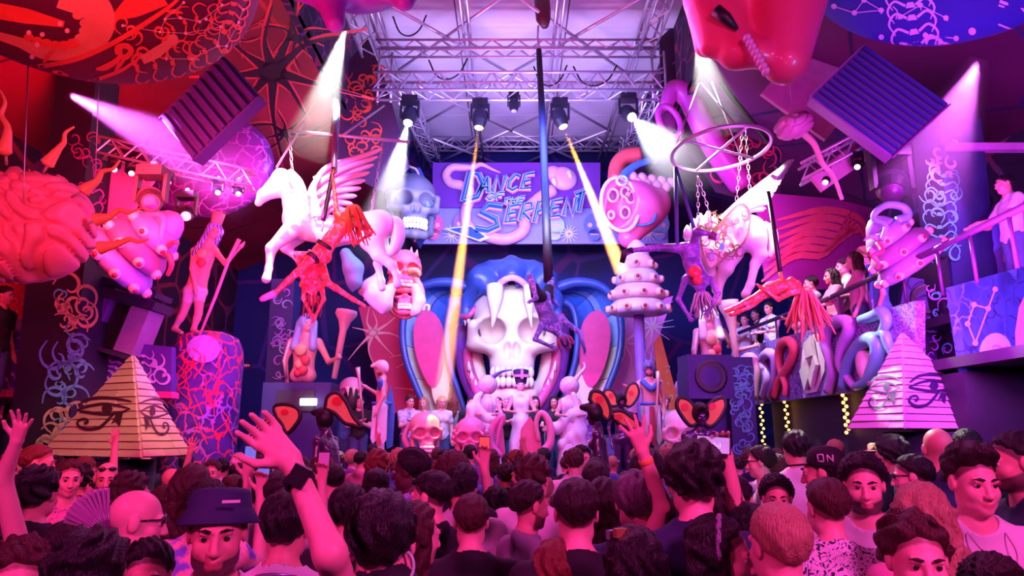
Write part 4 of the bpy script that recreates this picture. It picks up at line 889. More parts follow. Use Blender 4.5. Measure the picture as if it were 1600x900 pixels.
skull('serpent_skull', 'huge ivory skull held in the open mouth of the serpent', P(800, 532, 16.7), 1.12, 0, None, 0, True, h=.04)
# ---- the serpent
mS = MPP(450, 16.6); D = 16.6
def Q(x, y, dy=0.): return P(x, y, D + dy)
SB = mat('serpent_blue', (.05, .13, .50), .38, col2=(.02, .05, .26), scale=2.5, coat=.2); SB2 = mat('serpent_steel', (.18, .32, .72), .4, var=.2, scale=3); GUM = mat('serpent_gum', (.75, .12, .35), .35); MOUTH = mat('serpent_mouth', (.22, .03, .36), .5)
sn = thing('giant_serpent', 'giant blue cobra head with spread hood and open jaws behind the dancers', 'sculpture', A(0, 17, STZ))
S = Sdf(); S.ell(Q(800, 436, .5), A(62, 70, 27) * mS, .1)
for g in (-1, 1):
    X = lambda x: 800 + g * x
    S.cap(Q(X(20), 418, -.1), Q(X(48), 424, .1), 12 * mS, 14 * mS, .15); S.ell(Q(X(46), 440, -.1), A(26, 40, 22) * mS, .12); S.cap(Q(X(46), 446, -.2), Q(X(66), 470, 0), 22 * mS, 14 * mS, .15); S.cap(Q(X(66), 470, 0), Q(X(74), 500, -.1), 13 * mS, 8 * mS, .12)
    S.cap(Q(X(30), 452, -.5), Q(X(38), 440, -.45), 16 * mS, 13 * mS, .12); S.cap(Q(X(14), 420, -.5), Q(X(10), 444, -.75), 7 * mS, 5 * mS, .08)
    S.cap(Q(X(52), 434, -.55), Q(X(76), 462, -.2), 4.5 * mS, 3 * mS, .04); S.cap(Q(X(44), 452, -.6), Q(X(66), 480, -.25), 4 * mS, 3 * mS, .04)
S.cap(Q(800, 414, -.2), Q(800, 428, -.75), 15 * mS, 11 * mS, .12); S.ell(Q(800, 505, -.1), A(44, 80, 48) * mS, .1, None, True)
sdf_mesh('head', S, .042, SB, sn, noise=lambda X, Y, Z: .05 * np.abs(np.sin(5.5 * X + 1.2 * np.sin(3 * Z))) * np.abs(np.sin(6 * Z + 2.2 * np.abs(X))) - .02)
one('neck', SB, sn, True, tube=((A(0, 17.9, STZ), A(0, 18.0, 3.0), Q(800, 450, 1.2)), A(1.0, .8, .6), 20))
S = Sdf(); S.ell(Q(800, 480, .9), A(62, 30, 55) * mS, .1); sdf_mesh('mouth_roof', S, .09, MOUTH, sn)
mb = MB(); mb.tube(bez([Q(772, 454, -.85), Q(785, 440, -1.0), Q(800, 434, -1.05), Q(815, 440, -1.0), Q(828, 454, -.85)], 5), 5 * mS, 8); mb.build('upper_gum', mat('gum_rose', (.95, .45, .62), .4), sn)
for g in (-1, 1):
    X = lambda x: 800 + g * x
    one('eye', mat('serpent_eye_pink', (1.0, .25, .45), .3), sn, True, ball=(Q(X(43), 423, -.35), A(5, 4, 8) * mS, 10, 8))
    mb = MB(); q = bez([Q(X(27), 448, -.95), Q(X(27), 470, -1.05), Q(X(28), 490, -1.0), Q(X(31), 513, -.9)], 5); mb.tube(q, np.interp(np.linspace(0, 1, len(q)), [0, .25, 1], A(13, 12, 1) * mS * (1. if g < 0 else .7)), 12); mb.build('fang', M_TOOTH, sn)
    for k in range(3): mb = MB(); mb.tube((Q(X(68 + 5 * k), 497, -.3 + .1 * k), Q(X(68 + 5 * k), 511 - 2 * k, -.32 + .1 * k)), A(3.4, .4) * mS, 8); mb.build('small_tooth', M_TOOTH, sn)
    one('lip', GUM, sn, True, tube=(bez([Q(X(58), 478, -.3), Q(X(68), 494, -.35), Q(X(80), 496, -.1)], 4), A(4) * mS, 8) if False else (bez([Q(X(56), 480, -.3), Q(X(68), 494, -.35), Q(X(80), 494, -.1)], 4), 4.5 * mS, 8))
    # lower jaw flank with gum and teeth
    mb = MB(); q = bez([Q(X(78), 505, .6), Q(X(80), 540, .5), Q(X(74), 580, .1), Q(X(58), 618, -.3), Q(X(40), 645, -.5)], 6); mb.tube(q, np.linspace(12, 10, len(q)) * mS, 10); mb.build('jaw_flank', MOUTH, sn)
    mb = MB(); q = bez([Q(X(70), 548, .1), Q(X(66), 580, -.2), Q(X(52), 612, -.5), Q(X(36), 636, -.7)], 6); mb.tube(q, np.linspace(8, 9, len(q)) * mS, 8); mb.build('jaw_gum', GUM, sn)
    for k, (x, y) in enumerate(((66, 575), (62, 590), (55, 604), (48, 618))): mb = MB(); mb.tube((Q(X(x), y + 4, -.35 - .07 * k), Q(X(x + 2), y - 11, -.42 - .07 * k)), A(4.4, .6) * mS, 8); mb.build('jaw_tooth', M_TOOTH, sn)
    # hood
    outer = bez([(62, 452), (100, 441), (138, 447), (162, 472), (171, 515), (166, 560), (150, 604), (130, 648)], 6); inner = bez([(60, 474), (86, 474), (98, 490), (102, 530), (97, 570), (84, 610), (72, 648)], 7)
    no = len(outer); inner = np.stack([np.interp(np.linspace(0, 1, no), np.linspace(0, 1, len(inner)), inner[:, i]) for i in (0, 1)], 1)
    mb = MB(); mb.tube([Q(X(x), y, .25) for x, y in outer], np.interp(np.linspace(0, 1, no), [0, .3, .6, 1], A(9, 7, 5.5, 5) * mS), 10); mb.build('hood_rim', SB, sn)
    mb = MB(); mb.tube([Q(X(x), y, .15) for x, y in inner], np.interp(np.linspace(0, 1, no), [0, .3, 1], A(8, 5, 4) * mS), 10); mb.build('hood_fold', SB, sn)
    HC = [mat('hood_blue', (.04, .14, .62), .45), mat('hood_mid_blue', (.08, .22, .78), .45), mat('hood_pale_blue', (.42, .66, .92), .5), mat('hood_cream', (.86, .86, .62), .5)]
    rows = [2, 12, 20, 27, 34, no - 1]; cols = [.04, .52, .97]
    def hp(i, s_): a, b = outer[i], inner[i]; p = a + (b - a) * s_; return Q(X(p[0]), p[1], .35 + .45 * math.sin(PI * s_))
    for i in range(5):
        for j in range(2):
            i0, i1 = rows[i], rows[i + 1]; vs = []
            N1, N2 = 5, 4
            for a in range(N1):
                for b in range(N2): vs.append(hp(int(round(i0 + (i1 - i0) * a / (N1 - 1.))) , cols[j] + .012 + (cols[j + 1] - cols[j] - .024) * b / (N2 - 1.)))
            vs = np.array(vs); vs[:N2] += (vs[N2:2 * N2] - vs[:N2]) * .08; back = vs + A(0, .07, 0); n = N1 * N2; fs = []
            for a in range(N1 - 1):
                for b in range(N2 - 1): e = a * N2 + b; fs += [(e, e + 1, e + N2 + 1, e + N2), (n + e, n + e + N2, n + e + N2 + 1, n + e + 1)]
            bd = [b for b in range(N2)] + [a * N2 + N2 - 1 for a in range(1, N1)] + [(N1 - 1) * N2 + b for b in range(N2 - 2, -1, -1)] + [a * N2 for a in range(N1 - 2, 0, -1)]
            fs += [(bd[q_], n + bd[q_], n + bd[(q_ + 1) % len(bd)], bd[(q_ + 1) % len(bd)]) for q_ in range(len(bd))]
            emit_mesh('hood_plate', np.vstack([vs, back]), fs, HC[(0, 1, 1 if j else 2, 2 if j else 3, 3)[i]], sn, False)
    mb = MB(); mb.prism([Q(X(128 + 24 * math.cos(t) * (1 - .25 * math.sin(t)) - 5 * math.sin(t)), 545 + 60 * math.sin(t), .30) for t in np.linspace(0, 2 * PI, 29)[:-1]], A(0, .06, 0)); mb.build('hood_red_spot', mat('hood_red', (.90, .04, .28), .5), sn, False)
    mb = MB(); mb.prism([Q(X(112 + 14 * math.cos(t)), 600 + 36 * math.sin(t), .35) for t in np.linspace(0, 2 * PI, 23)[:-1]], A(0, .05, 0)); mb.build('hood_pale_spot', HC[3], sn, False)
# ---- sign
D2 = 17.2
sg = thing('show_sign', 'neon-edged sign reading DANCE OF THE SERPENT with a pink snake, above the cobra', 'sign', P(800, 322, D2))
pl = P(800, 322, D2); pln = on_plane(pl, A(0, 1, 0))
def board(name, x0, y0, x1, y1, m, dy=0., parent=None, D_=None):
    f = on_plane(P(800, 322, (D_ or D2) + dy), A(0, 1, 0)); mb = MB(); a = [f(x0, y1), f(x1, y1), f(x1, y0), f(x0, y0)]; mb.hexa(a, [q + A(0, .08, 0) for q in a]); return mb.build(name, m, parent or sg, False)
board('upper_board', 676, 254, 938, 324, mat('sign_violet', (.10, .02, .26), .5, col2=(.2, .03, .4), scale=.8), .2)
fr = board('lower_board', 660, 322, 1044, 381, mat('sign_sky', (.22, .36, .80), .5, col2=(.3, .2, .7), scale=.7), .3)
def zlift(f, lift): return lambda x, y: f(x, y) - A(0, lift, 0)
ik = Ink(zlift(pln, -.2), .02)
for x, y in ((705, 362), (890, 362), (1015, 360)):
    for k in range(14): a = 2 * PI * k / 14; ik.stroke([(x, y), (x + 15 * math.cos(a), y + 15 * math.sin(a))], [2.2, .5], 0)
ik.build('starburst', mat('print_white', (.9, .9, 1.), .5), sg)
for x, y, r, c in ((676, 350, 16, (.9, .15, .4)), (722, 348, 15, (.45, .2, .7)), (868, 352, 15, (.5, .75, .85)), (930, 350, 17, (.16, .22, .75)), (1033, 350, 16, (.25, .5, .9))):
    ik = Ink(zlift(pln, -.2), .03); ik.dot(x, y - 3, r, r * 1.05, 18).dot(x, y + r * .75, r * .62, r * .6, 12); hd = ik.build('printed_head', mat('print_head_%d' % x, c, .5), sg)
    ik = Ink(zlift(pln, -.2), .05); ik.dot(x - r * .4, y - 2, r * .22).dot(x + r * .4, y - 2, r * .22).stroke([(x - r * .4, y + r * .75), (x + r * .4, y + r * .75)], 2, 0); ik.build('printed_eyes', mat('print_blush', (1., .6, .75), .5), hd)
PKS = mat('sign_snake_pink', (.92, .48, .74), .4)
f0 = lambda x, y, dy=0.: P(x, y, D2 + .16 + dy)
mb = MB(); q = bez([f0(782, 270), f0(768, 264), f0(752, 257), f0(738, 262), f0(724, 262), f0(706, 262), f0(697, 274), f0(704, 286), f0(720, 290), f0(735, 302), f0(728, 330), f0(730, 352), f0(752, 366), f0(790, 374), f0(818, 360), f0(820, 335), f0(840, 312), f0(866, 296)], 6); mb.tube(q, np.interp(np.linspace(0, 1, len(q)), [0, .2, .4, .6, 1], A(1, 6, 8, 10, 11) * mS), 10); snk = mb.build('snake_body', PKS, sg)
mb = MB(); mb.ball(f0(880, 279), A(24, 10, 21) * mS, 20, 12, Ry(.35)); mb.ball(f0(864, 270), A(14, 9, 13) * mS, 14, 10); mb.build('snake_head', PKS, sg)
for x, y in ((866, 284), (890, 272)): one('snake_eye', mat('print_cream', (1, .9, .85), .5), sg, True, ball=(f0(x, y, -.18), A(4, 2, 8) * mS, 10, 8, Ry(-.3)))
LET = dict(D=[[(0, 0), (.1, 1), (.65, .95), (1, .6), (.8, .15), (0, 0)]], A=[[(0, 0), (.45, 1), (.6, 1), (1, 0)], [(.2, .38), (.82, .38)]], N=[[(0, 0), (.08, 1), (.85, 0), (1, 1)]], C=[[(1, .85), (.5, 1), (.05, .6), (.1, .15), (.55, 0), (1, .15)]], E=[[(1, 1), (.1, .95), (0, 0), (.95, .05)], [(.05, .5), (.75, .55)]],
           O=[[(.5, 0), (0, .4), (.25, 1), (.8, .95), (1, .45), (.5, 0)]], F=[[(0, 0), (.1, 1), (1, 1)], [(.05, .5), (.75, .55)]], T=[[(0, .9), (1, 1)], [(.5, .95), (.4, 0)]], H=[[(0, 0), (.08, 1)], [(.9, 0), (1, 1)], [(.04, .5), (.95, .5)]], S=[[(1, .9), (.35, 1), (.05, .72), (.75, .42), (.85, .15), (.4, 0), (-.15, .1)]], R=[[(0, 0), (.1, 1), (.8, 1), (.95, .65), (.1, .5), (.95, 0)]], P=[[(0, -.2), (.1, 1), (.85, 1), (.95, .6), (.08, .42)]])
NB = mat('letter_navy', (.02, .10, .62), .35); NW = mat('letter_edge_ice', (.80, .92, 1.0), .3); NP = mat('letter_back_pink', (.95, .25, .55), .4); NC = mat('letter_vein_cyan', (.35, .85, 1.0), .3)
def word(txt, x, y, w_, h_, gap, slant, rise, th):
    for ch in txt:
        wd = w_ * (1.0 if ch not in 'I' else .4); pl_ = [[(x + (u + slant * v) * wd, y - v * h_ - rise * u * wd) for u, v in s_] for s_ in LET[ch]]
        a = Ink(zlift(pln, .02), 0); [a.stroke(s_, th + 5.5, 0) for s_ in pl_]; L0 = a.build('letter', NP, sg, False)
        a = Ink(zlift(pln, .07), 0); [a.stroke(s_, th + 2.2, 0) for s_ in pl_]; a.build('letter_edge', NW, L0, False)
        a = Ink(zlift(pln, .11), 0); [a.stroke(s_, th, 0) for s_ in pl_]; a.build('letter_face', NB, L0, False)
        a = Ink(zlift(pln, .14), 0); [a.stroke([(p[0] + .8, p[1] - .8) for p in s_], 1.0, 0) for s_ in pl_]; a.build('letter_vein', NC, L0, False)
        x += wd + gap; y -= rise * (wd + gap)
word('D', 724, 316, 26, 44, 0, .30, 0, 7.5); word('ANCE', 748, 304, 15.5, 24, 6.5, .35, .10, 4.4); word('OF', 760, 315, 11, 10, 3, .3, .1, 2.2); word('THE', 786, 321, 8.5, 9, 3, .3, .1, 2.0)
word('S', 748, 362, 34, 40, 0, .1, .05, 9.0); word('ERPEN', 790, 349, 16.5, 26, 6, .28, .12, 4.8); word('T', 894, 334, 22, 32, 0, .2, .22, 6.0)
a = Ink(zlift(pln, .03), 0); a.poly([(692, 358), (735, 352), (766, 372), (750, 378)]); bl = a.build('letter_blade', NW, sg, False); a = Ink(zlift(pln, .07), 0); a.poly([(702, 359), (735, 355), (758, 371), (748, 375)]); a.build('letter_blade_face', NB, bl, False)
# ---- heart
D = 15.2; mH = MPP(330, D)
ht = thing('anatomical_heart', 'giant cut-open pink heart with blue vessels, right of the sign', 'sculpture', Q(995, 380))
S = Sdf(); S.ell(Q(990, 322), A(46, 46, 40) * mH, .1, Ry(.4)); S.cap(Q(1000, 330), Q(982, 372), 36 * mH, 16 * mH, .2); S.ell(Q(1022, 318, .1), A(26, 30, 30) * mH, .1); S.ell(Q(970, 319, -.15), A(34, 26, 46) * mH, .1); S.ell(Q(970, 318, -.62), A(22, 34, 40) * mH, .05, Ry(.25), True)
sdf_mesh('muscle', S, .035, mat('heart_pink', (.92, .16, .38), .35, col2=(.7, .08, .3), scale=2, coat=.3), ht)
mb = MB(); mb.tube([Q(969 + 29 * math.cos(t) + 6 * math.sin(t), 319 + 42 * math.sin(t) - 3 * math.cos(t), -.50) for t in np.linspace(0, 2 * PI, 33)[:-1]], 3 * mH, 8, closed=True); mb.build('cut_rim', mat('heart_rim', (1., .55, .68), .35), ht)
for x, y, r in ((958, 305, 10), (977, 300, 8), (986, 308, 9), (977, 332, 9), (955, 336, 6)): mb = MB(); mb.tube([Q(x + r * .8 * math.cos(t), y + r * math.sin(t), -.42) for t in np.linspace(0, 2 * PI, 17)[:-1]], 2.4 * mH, 6, closed=True); v = mb.build('valve_ring', mat('heart_valve', (.95, .35, .5), .35), ht); one('valve_hole', mat('heart_dark', (.20, .01, .10), .6), v, True, ball=(Q(x, y, -.38), A(r * .75, 3, r * .9) * mH, 12, 8))
BV = mat('vessel_blue', (.06, .18, .62), .3, coat=.3)
for pts, r in (([(972, 282), (978, 270), (994, 258), (1016, 250)], 8), ([(1010, 300), (1016, 318), (1004, 328)], 3.2), ([(1016, 318), (1024, 332), (1020, 346), (1004, 352), (994, 350)], 3)): mb = MB(); q = bez([Q(x, y, -.45) for x, y in pts], 6); mb.tube(q, np.linspace(r, r * .6, len(q)) * mH, 10); mb.build('blue_vessel', BV, ht)
mb = MB(); mb.tube([Q(972 + 8 * math.cos(t), 282 + 7 * math.sin(t), -.55) for t in np.linspace(0, 2 * PI, 17)[:-1]], 2.6 * mH, 8, closed=True); mb.build('vessel_mouth', mat('vessel_pale', (.4, .5, .85), .3), ht)
mb = MB(); mb.tube(bez([Q(962, 280, .1), Q(965, 258, .1), Q(978, 245, .1), Q(1000, 242, .1)], 6), 13 * mH, 12); mb.build('red_vessel', mat('vessel_red', (.9, .10, .12), .35), ht)
for k in range(9): one('fat_lobe', mat('heart_fat', (.95, .50, .62), .4), ht, True, ball=(Q(988 + 7.5 * k, 276 + 1.2 * k + (k % 2) * 8, -.35 + .03 * k), A(8.5, 8, 9) * mH, 10, 8))
# ---- masks
D = 15.0; mK = MPP(320, D)
pm = skull('skull_mask', 'grey half-skull mask in a dark blue pharaoh headdress, left of the sign', Q(642, 325), .62, .35, mat('mask_grey', (.13, .14, .2), .5), 0, True)
mb = MB(); mb.prism([Q(x, y, .1) for x, y in ((640, 262), (656, 262), (668, 285), (676, 320), (678, 330), (668, 352), (652, 380), (640, 372), (655, 345), (660, 325), (656, 300), (650, 280))], A(0, .5, 0)); hd = mb.build('headdress', mat('headdress_navy', (.03, .06, .35), .4), pm, False)
one('headdress_band', mat('headdress_gold', (.95, .55, .40), .35), pm, True, tube=(bez([Q(640, 260, .05), Q(652, 268, .0), Q(660, 300, .0), Q(664, 325, 0), (Q(656, 340, 0)), Q(648, 378, 0)], 5), 2 * mK, 8))
one('curled_horn', mat('horn_blue', (.2, .35, .8), .4), pm, True, tube=(bez([Q(668, 300, -.1), Q(676, 310, -.1), Q(676, 322, -.1), Q(668, 322, -.1), Q(668, 314, -.1)], 5), 3.2 * mK, 8))
sk2 = skull('bird_skull', 'red crested demon skull below the left horse rump', P(632, 425, 13.0), .34, .2, mat('demon_red', (.95, .16, .22), .4))
one('beak', mat('beak_orange', (1., .4, .2), .4), sk2, True, tube=(bez([P(640, 425, 12.5), P(652, 424, 12.4), P(656, 432, 12.4)], 4), A(.09, .085, .08, .07, .06, .05, .04, .03, .02), 8))
for k in range(5): one('crest_spike', mat('demon_orange', (1., .35, .2), .4), sk2, True, tube=((P(618 + 8 * k, 402, 12.9), P(616 + 9 * k, 390 - 4 * (k % 2), 12.9)), A(.06, .01), 8))
sk3 = skull('framed_skull', 'red skull set in an oval coral frame beneath the demon skull', P(632, 462, 13.0), .30, .2, mat('demon_red', (.95, .16, .22), .4))
mb = MB(); mb.tube([P(632 + 27 * math.cos(t), 462 + 32 * math.sin(t), 12.9) for t in np.linspace(0, 2 * PI, 25)[:-1]], .07, 8, closed=True); mb.build('frame', mat('frame_coral', (1., .32, .3), .4), sk3)
for x, y in ((570, 470), (662, 486)): one('curl', mat('curl_orange', (1., .55, .3), .4), sk3, True, tube=(bez([P(x, y, 12.7), P(x + 2, y - 8, 12.7), P(x + 8, y - 8, 12.7), P(x + 8, y, 12.7)], 4), .03, 6))
S = Sdf(); kx = MPP(450, 12.6)
S.chain([P(565, 455, 12.6), P(578, 452, 12.6), P(590, 462, 12.6), P(600, 476, 12.6)], A(6, 14, 17, 13) * kx, .1); S.cap(P(580, 448, 12.6), P(590, 432, 12.6), 12 * kx, 7 * kx, .1); S.cap(P(600, 470, 12.6), P(612, 450, 12.7), 12 * kx, 8 * kx, .1); S.cap(P(596, 478, 12.6), P(598, 488, 12.6), 10 * kx, 3 * kx, .1)
o = sdf_mesh('larva_sculpture', S, .035, mat('larva_white', (.88, .80, .84), .4)); tag(o, 'white lumpy larva sculpture hanging beside the framed red skull', 'sculpture')
S = Sdf(); S.chain([P(655, 470, 12.8), P(650, 485, 12.8), P(644, 492, 12.8)], A(9, 7, 3) * kx, .1); S.cap(P(655, 470, 12.8), P(648, 450, 12.8), 9 * kx, 8 * kx, .1)
o = sdf_mesh('larva_sculpture', S, .035, mat('larva_white', (.88, .80, .84), .4)); tag(o, 'small white larva sculpture right of the framed red skull', 'sculpture')
# ---- red and pink neuron sails each side of the cobra
def sail(name, label, poly, d, m, ink, mi, dots=None, tilt=0.):
    n = A(tilt, 1, 0); f = on_plane(P(poly[0][0], poly[0][1], d), n); root = thing(name, label, 'backdrop', f(*poly[2]))
    mb = MB(); mb.prism([f(*p) for p in poly], A(0, .06, 0)); mb.build('cloth', m, root, False); ik = Ink(f, .03); ink(ik); ik.build('neuron_print', mi, root); return f
sail('neuron_sail', 'red sail printed with coral neurons left of the cobra hood', [(560, 480), (640, 470), (655, 540), (690, 645), (600, 645), (585, 580)], 18.0, mat('sail_red', (.75, .03, .10), .6, col2=(.45, .01, .12), scale=1.), lambda k: k.neuron(583, 520, 8, 8, 6, 1).neuron(640, 560, 5, 6, 6, 2).neuron(655, 610, 5, 6, 6, 3), mat('neuron_coral', (1., .42, .38), .5))
sail('neuron_sail', 'pale pink sail printed with white nerve lines right of the cobra hood', [(955, 490), (1052, 462), (1028, 530), (1020, 590), (1040, 645), (930, 645), (962, 570)], 18.0, mat('sail_pink', (.80, .32, .66), .6, col2=(.6, .2, .7), scale=1.), lambda k: k.neuron(1020, 510, 5, 9, 9, 4).neuron(975, 535, 6, 8, 8, 5), mat('neuron_white', (1., .85, .95), .5))
sail('orange_sail', 'orange sail edge left of the right-hand statue', [(1022, 535), (1032, 522), (1058, 620), (1062, 660), (1034, 660)], 17.0, mat('sail_tangerine', (.95, .32, .12), .6), lambda k: k.curls((1030, 560, 1054, 650), 6, 6, 1.6, 2), mat('neuron_white', (1, 1, 1)))
sail('neuron_sail', 'magenta sail printed with long muscle strands behind the right balcony', [(1180, 300), (1300, 310), (1385, 330), (1350, 450), (1200, 455), (1190, 400)], 12.4, mat('sail_magenta', (.42, .02, .26), .6, col2=(.2, .01, .3), scale=.8), lambda k: [k.stroke([(1190 + 4 * i, 440 - 16 * i), (1240 + 8 * i, 400 - 12 * i), (1290 + 9 * i, 396 - 9 * i), (1330 + 4 * i, 330 + 8 * i)], [3, 12, 9, 3]) for i in range(7)], mat('strand_rose', (.85, .08, .22), .5), tilt=-.3)
sail('printed_column_cloth', 'dark column cloth with red figure print right of the neuron sail', [(545, 95), (575, 60), (602, 125), (640, 260), (600, 300), (515, 260), (530, 170)], 13.6, mat('cloth_plum', (.06, .008, .05), .7), lambda k: k.curls((535, 110, 590, 240), 34, 16, 3.2, 11), RED)
sail('printed_column_cloth', 'dark cloth with red machine print beyond the steel hoop', [(1030, 60), (1075, 20), (1110, 120), (1200, 230), (1230, 330), (1120, 300), (1035, 170)], 13.6, mat('cloth_plum', (.06, .008, .05), .7), lambda k: k.curls((1035, 80, 1110, 200), 22, 18, 4, 12).curls((1110, 140, 1210, 290), 40, 20, 4, 13), mat('print_raspberry', (.85, .04, .18), .6))
# ---------------------------------------------------------------- pyramids
def pyramid(label, apex, Lc, Fc, Rc, m, mink, eyes, rows=14):
    T, l, f, r = (P(*q) for q in (apex, Lc, Fc, Rc)); z = (l[2] + f[2] + r[2]) / 3
    for q in (l, f, r): q[2] = z
    b = l + r - f; root = thing('pyramid', label, 'pyramid', (l + r) / 2, 'wooden pyramids'); cs = [l, f, r, b]
    mb = MB(); mb.add([q * .985 + T * .015 + (0 if i else 0) for i, q in enumerate(cs)] + [T], [(3, 2, 1, 0), (0, 1, 4), (1, 2, 4), (2, 3, 4), (3, 0, 4)]); mb.build('core', mat('pyramid_gap', (.12, .04, .05), .9), root, False)
    ctr = (l + r) / 2
    for k in range(4):
        a, c = cs[k], cs[(k + 1) % 4]; n = nrm(np.cross(c - a, T - a)); n = n if n @ ((a + c) / 2 - ctr) > 0 else -n
        for i in range(rows):
            t0, t1 = i / rows, (i + .93) / rows; e0, e1 = a + (T - a) * t0, c + (T - c) * t0; g0, g1 = a + (T - a) * t1, c + (T - c) * t1
            npl = max(1, 3 - (i * 3) // rows) if k in (0, 1) else 1; off = rnd.random() * .3
            cuts = [0] + sorted(min(.95, max(.05, (j + off) / npl)) for j in range(1, npl)) + [1]
            for j in range(len(cuts) - 1):
                u0, u1 = cuts[j] + (.003 if j else 0), cuts[j + 1] - (.003 if j < npl - 1 else 0); w_ = .010 + rnd.random() * .008
                q = [e0 + (e1 - e0) * u0, e0 + (e1 - e0) * u1, g0 + (g1 - g0) * u1, g0 + (g1 - g0) * u0]
                mb = MB(); mb.hexa([x + n * (w_ + .014) for x in q[:2]] + [x + n * w_ for x in q[2:]], [x - n * .004 for x in q]); mb.build('plank', m[rnd.randrange(2)], root, False)
    for k, strokes in eyes:
        a, c = cs[k], cs[(k + 1) % 4]; n = nrm(np.cross(c - a, T - a)); n = n if n @ ((a + c) / 2 - ctr) > 0 else -n
        pf = on_plane(a + n * .026, n); ik = Ink(pf, .012)
        for s_ in strokes:
            if s_[0] == 'dot': ik.dot(*s_[1:])
            elif s_[0] == 'poly': ik.poly(s_[1])
            else: ik.stroke(s_[0], s_[1])
        ik.build('painted_eye', mink if k == 0 or eyes[0][0] != 0 else mink, root)
    return root, cs, T
def horus(x0, y0, x1, y1, flip=False, th=5.):
    """eye of Horus strokes inside a pixel box; flip puts the spiral on the right side"""
    W, H_ = x1 - x0, y1 - y0
    def q(u, v): return (x1 - u * W if flip else x0 + u * W, y0 + v * H_)
    return [([q(.02, .26), q(.2, .08), q(.45, .02), q(.75, .06), q(1., .14)], [th * .6, th, th, th * .8, th * .4]), ([q(.0, .40), q(.25, .26), q(.5, .20), q(.75, .26), q(.97, .36)], [th * .6, th * .8, th * .8, th * .7, th * .4]),
            ([q(.0, .40), q(.2, .46), q(.5, .52), q(.75, .48), q(.97, .36)], [th * .6, th * .9, th, th * .8, th * .4]), ('dot', *q(.55, .35), W * .10, H_ * .125), ('poly', [q(.72, .5), q(.84, .48), q(.78, .9), q(.70, .74), q(.62, .82)]),
            ([q(.66, .52), q(.55, .72), q(.40, .92), q(.18, .97), q(.02, .85), q(.04, .70), q(.16, .66), q(.20, .76), q(.13, .80)], [th * .7, th, th, th, th * .9, th * .8, th * .7, th * .8, th * 1.2])]
MW = [mat('plank_sand', (.72, .56, .38), .7, var=.12, scale=5), mat('plank_straw', (.64, .48, .32), .7, var=.14, scale=5)]
pyramid('sand-coloured plank pyramid with painted eyes, left side of the crowd', (208, 555, 7.75), (64, 714, 8.0), (222, 716, 7.2), (298, 709, 7.9), MW, mat('eye_paint_brown', (.07, .02, .03), .6), [(0, horus(120, 620, 206, 672, False, 4.6)), (1, horus(218, 622, 264, 680, True, 3.2))])
MV = [mat('plank_mauve', (.60, .40, .55), .7, var=.12, scale=5), mat('plank_lilac', (.54, .34, .50), .7, var=.14, scale=5)]
pyramid('mauve plank pyramid with painted eyes, right side of the crowd', (1410, 520, 7.8), (1326, 673, 7.9), (1414, 672, 7.2), (1556, 667, 8.0), MV, mat('eye_paint_navy', (.03, .012, .08), .6), [(0, horus(1357, 586, 1408, 640, False, 3.4)), (1, horus(1420, 584, 1492, 636, False, 4.6))])
for nm, px, py, d, w_ in (('sand', 190, 716, 7.9, 1.0), ('mauve', 1440, 672, 7.9, 1.1)):
    c = P(px, py, d); t = thing('bar_kiosk', 'dark round kiosk under the %s pyramid' % nm, 'kiosk', (c[0], c[1], 0)); z = c[2]
    mb = MB(); mb.lathe([(w_ * .42, 0), (w_ * .42, z * .6), (w_ * .36, z * .62), (w_ * .36, z - .02)], A(c[0], c[1], 0), A(0, 0, 1), 24); mb.build('drum', M_DARK, t); mb = MB(); mb.lathe([(w_ * .5, z * .58), (w_ * .5, z * .62)], A(c[0], c[1], 0), A(0, 0, 1), 24); mb.build('counter', M_BLACK, t, False)
# ---------------------------------------------------------------- statues
ST = mat('statue_flesh', (.78, .42, .42), .45, var=.2, scale=5)
def px_joints(d, **k): return {n: P(v[0], v[1], d + (v[2] if len(v) > 2 else 0.)) for n, v in k.items()}
M_ORG = mat('organ_red', (.75, .10, .12), .35); M_ORG2 = mat('organ_gold', (.95, .65, .35), .4); M_ORG3 = mat('bone_stripe', (.95, .8, .8), .4)
d = 10.0
J = px_joints(d, pelvis=(306, 452), belly=(312, 428), chest=(318, 402), neck=(326, 380), head=(334, 362), shL=(304, 392), elL=(300, 420, -.1), wrL=(304, 446, -.15), shR=(336, 392), elR=(352, 412, -.1), wrR=(372, 390, -.2), hipL=(298, 456), knL=(286, 490), anL=(272, 514), toL=(284, 520, -.1), hipR=(312, 456), knR=(310, 490, -.05), anR=(302, 516, -.05), toR=(312, 522, -.15))
s1 = figure('anatomical_statue', 'anatomical statue with striped headcloth and staff, left of the left winged horse', J, ST, 'none', 'dark', None, s=1.0, face=A(.6, -.7, -.1), h=.022, hf=.014, cat='statue', eyes=True, brows=False)
legs_mesh(dict(J, knL=J['hipL'] * .6 + J['knL'] * .4, anL=J['hipL'] * .55 + J['knL'] * .45, knR=J['hipR'] * .6 + J['knR'] * .4, anR=J['hipR'] * .55 + J['knR'] * .45), 1.0, mat('kilt_white', (.85, .8, .85), .7), s1, 'kilt')
S = Sdf(); S.ell(J['head'] + A(0, .02, .04), A(.12, .13, .13), .03); S.cap(J['head'] + A(-.08, .02, 0), J['chest'] + A(-.12, -.06, .04), .06, .05, .05); S.cap(J['head'] + A(.08, .05, 0), J['chest'] + A(.1, .02, .06), .05, .045, .05); S.ell(J['head'] + A(.06, -.12, -.03), A(.09, .10, .13), .03, None, True); sdf_mesh('headcloth', S, .02, mural('nemes_stripes', (.10, .14, .6), (.8, .7, .85), None, 9, .3, kind='bands'), s1)
one('crown', ST, s1, True, tube=((J['head'] + A(.02, 0, .10), J['head'] + A(.05, 0, .30)), A(.08, .10), 12))
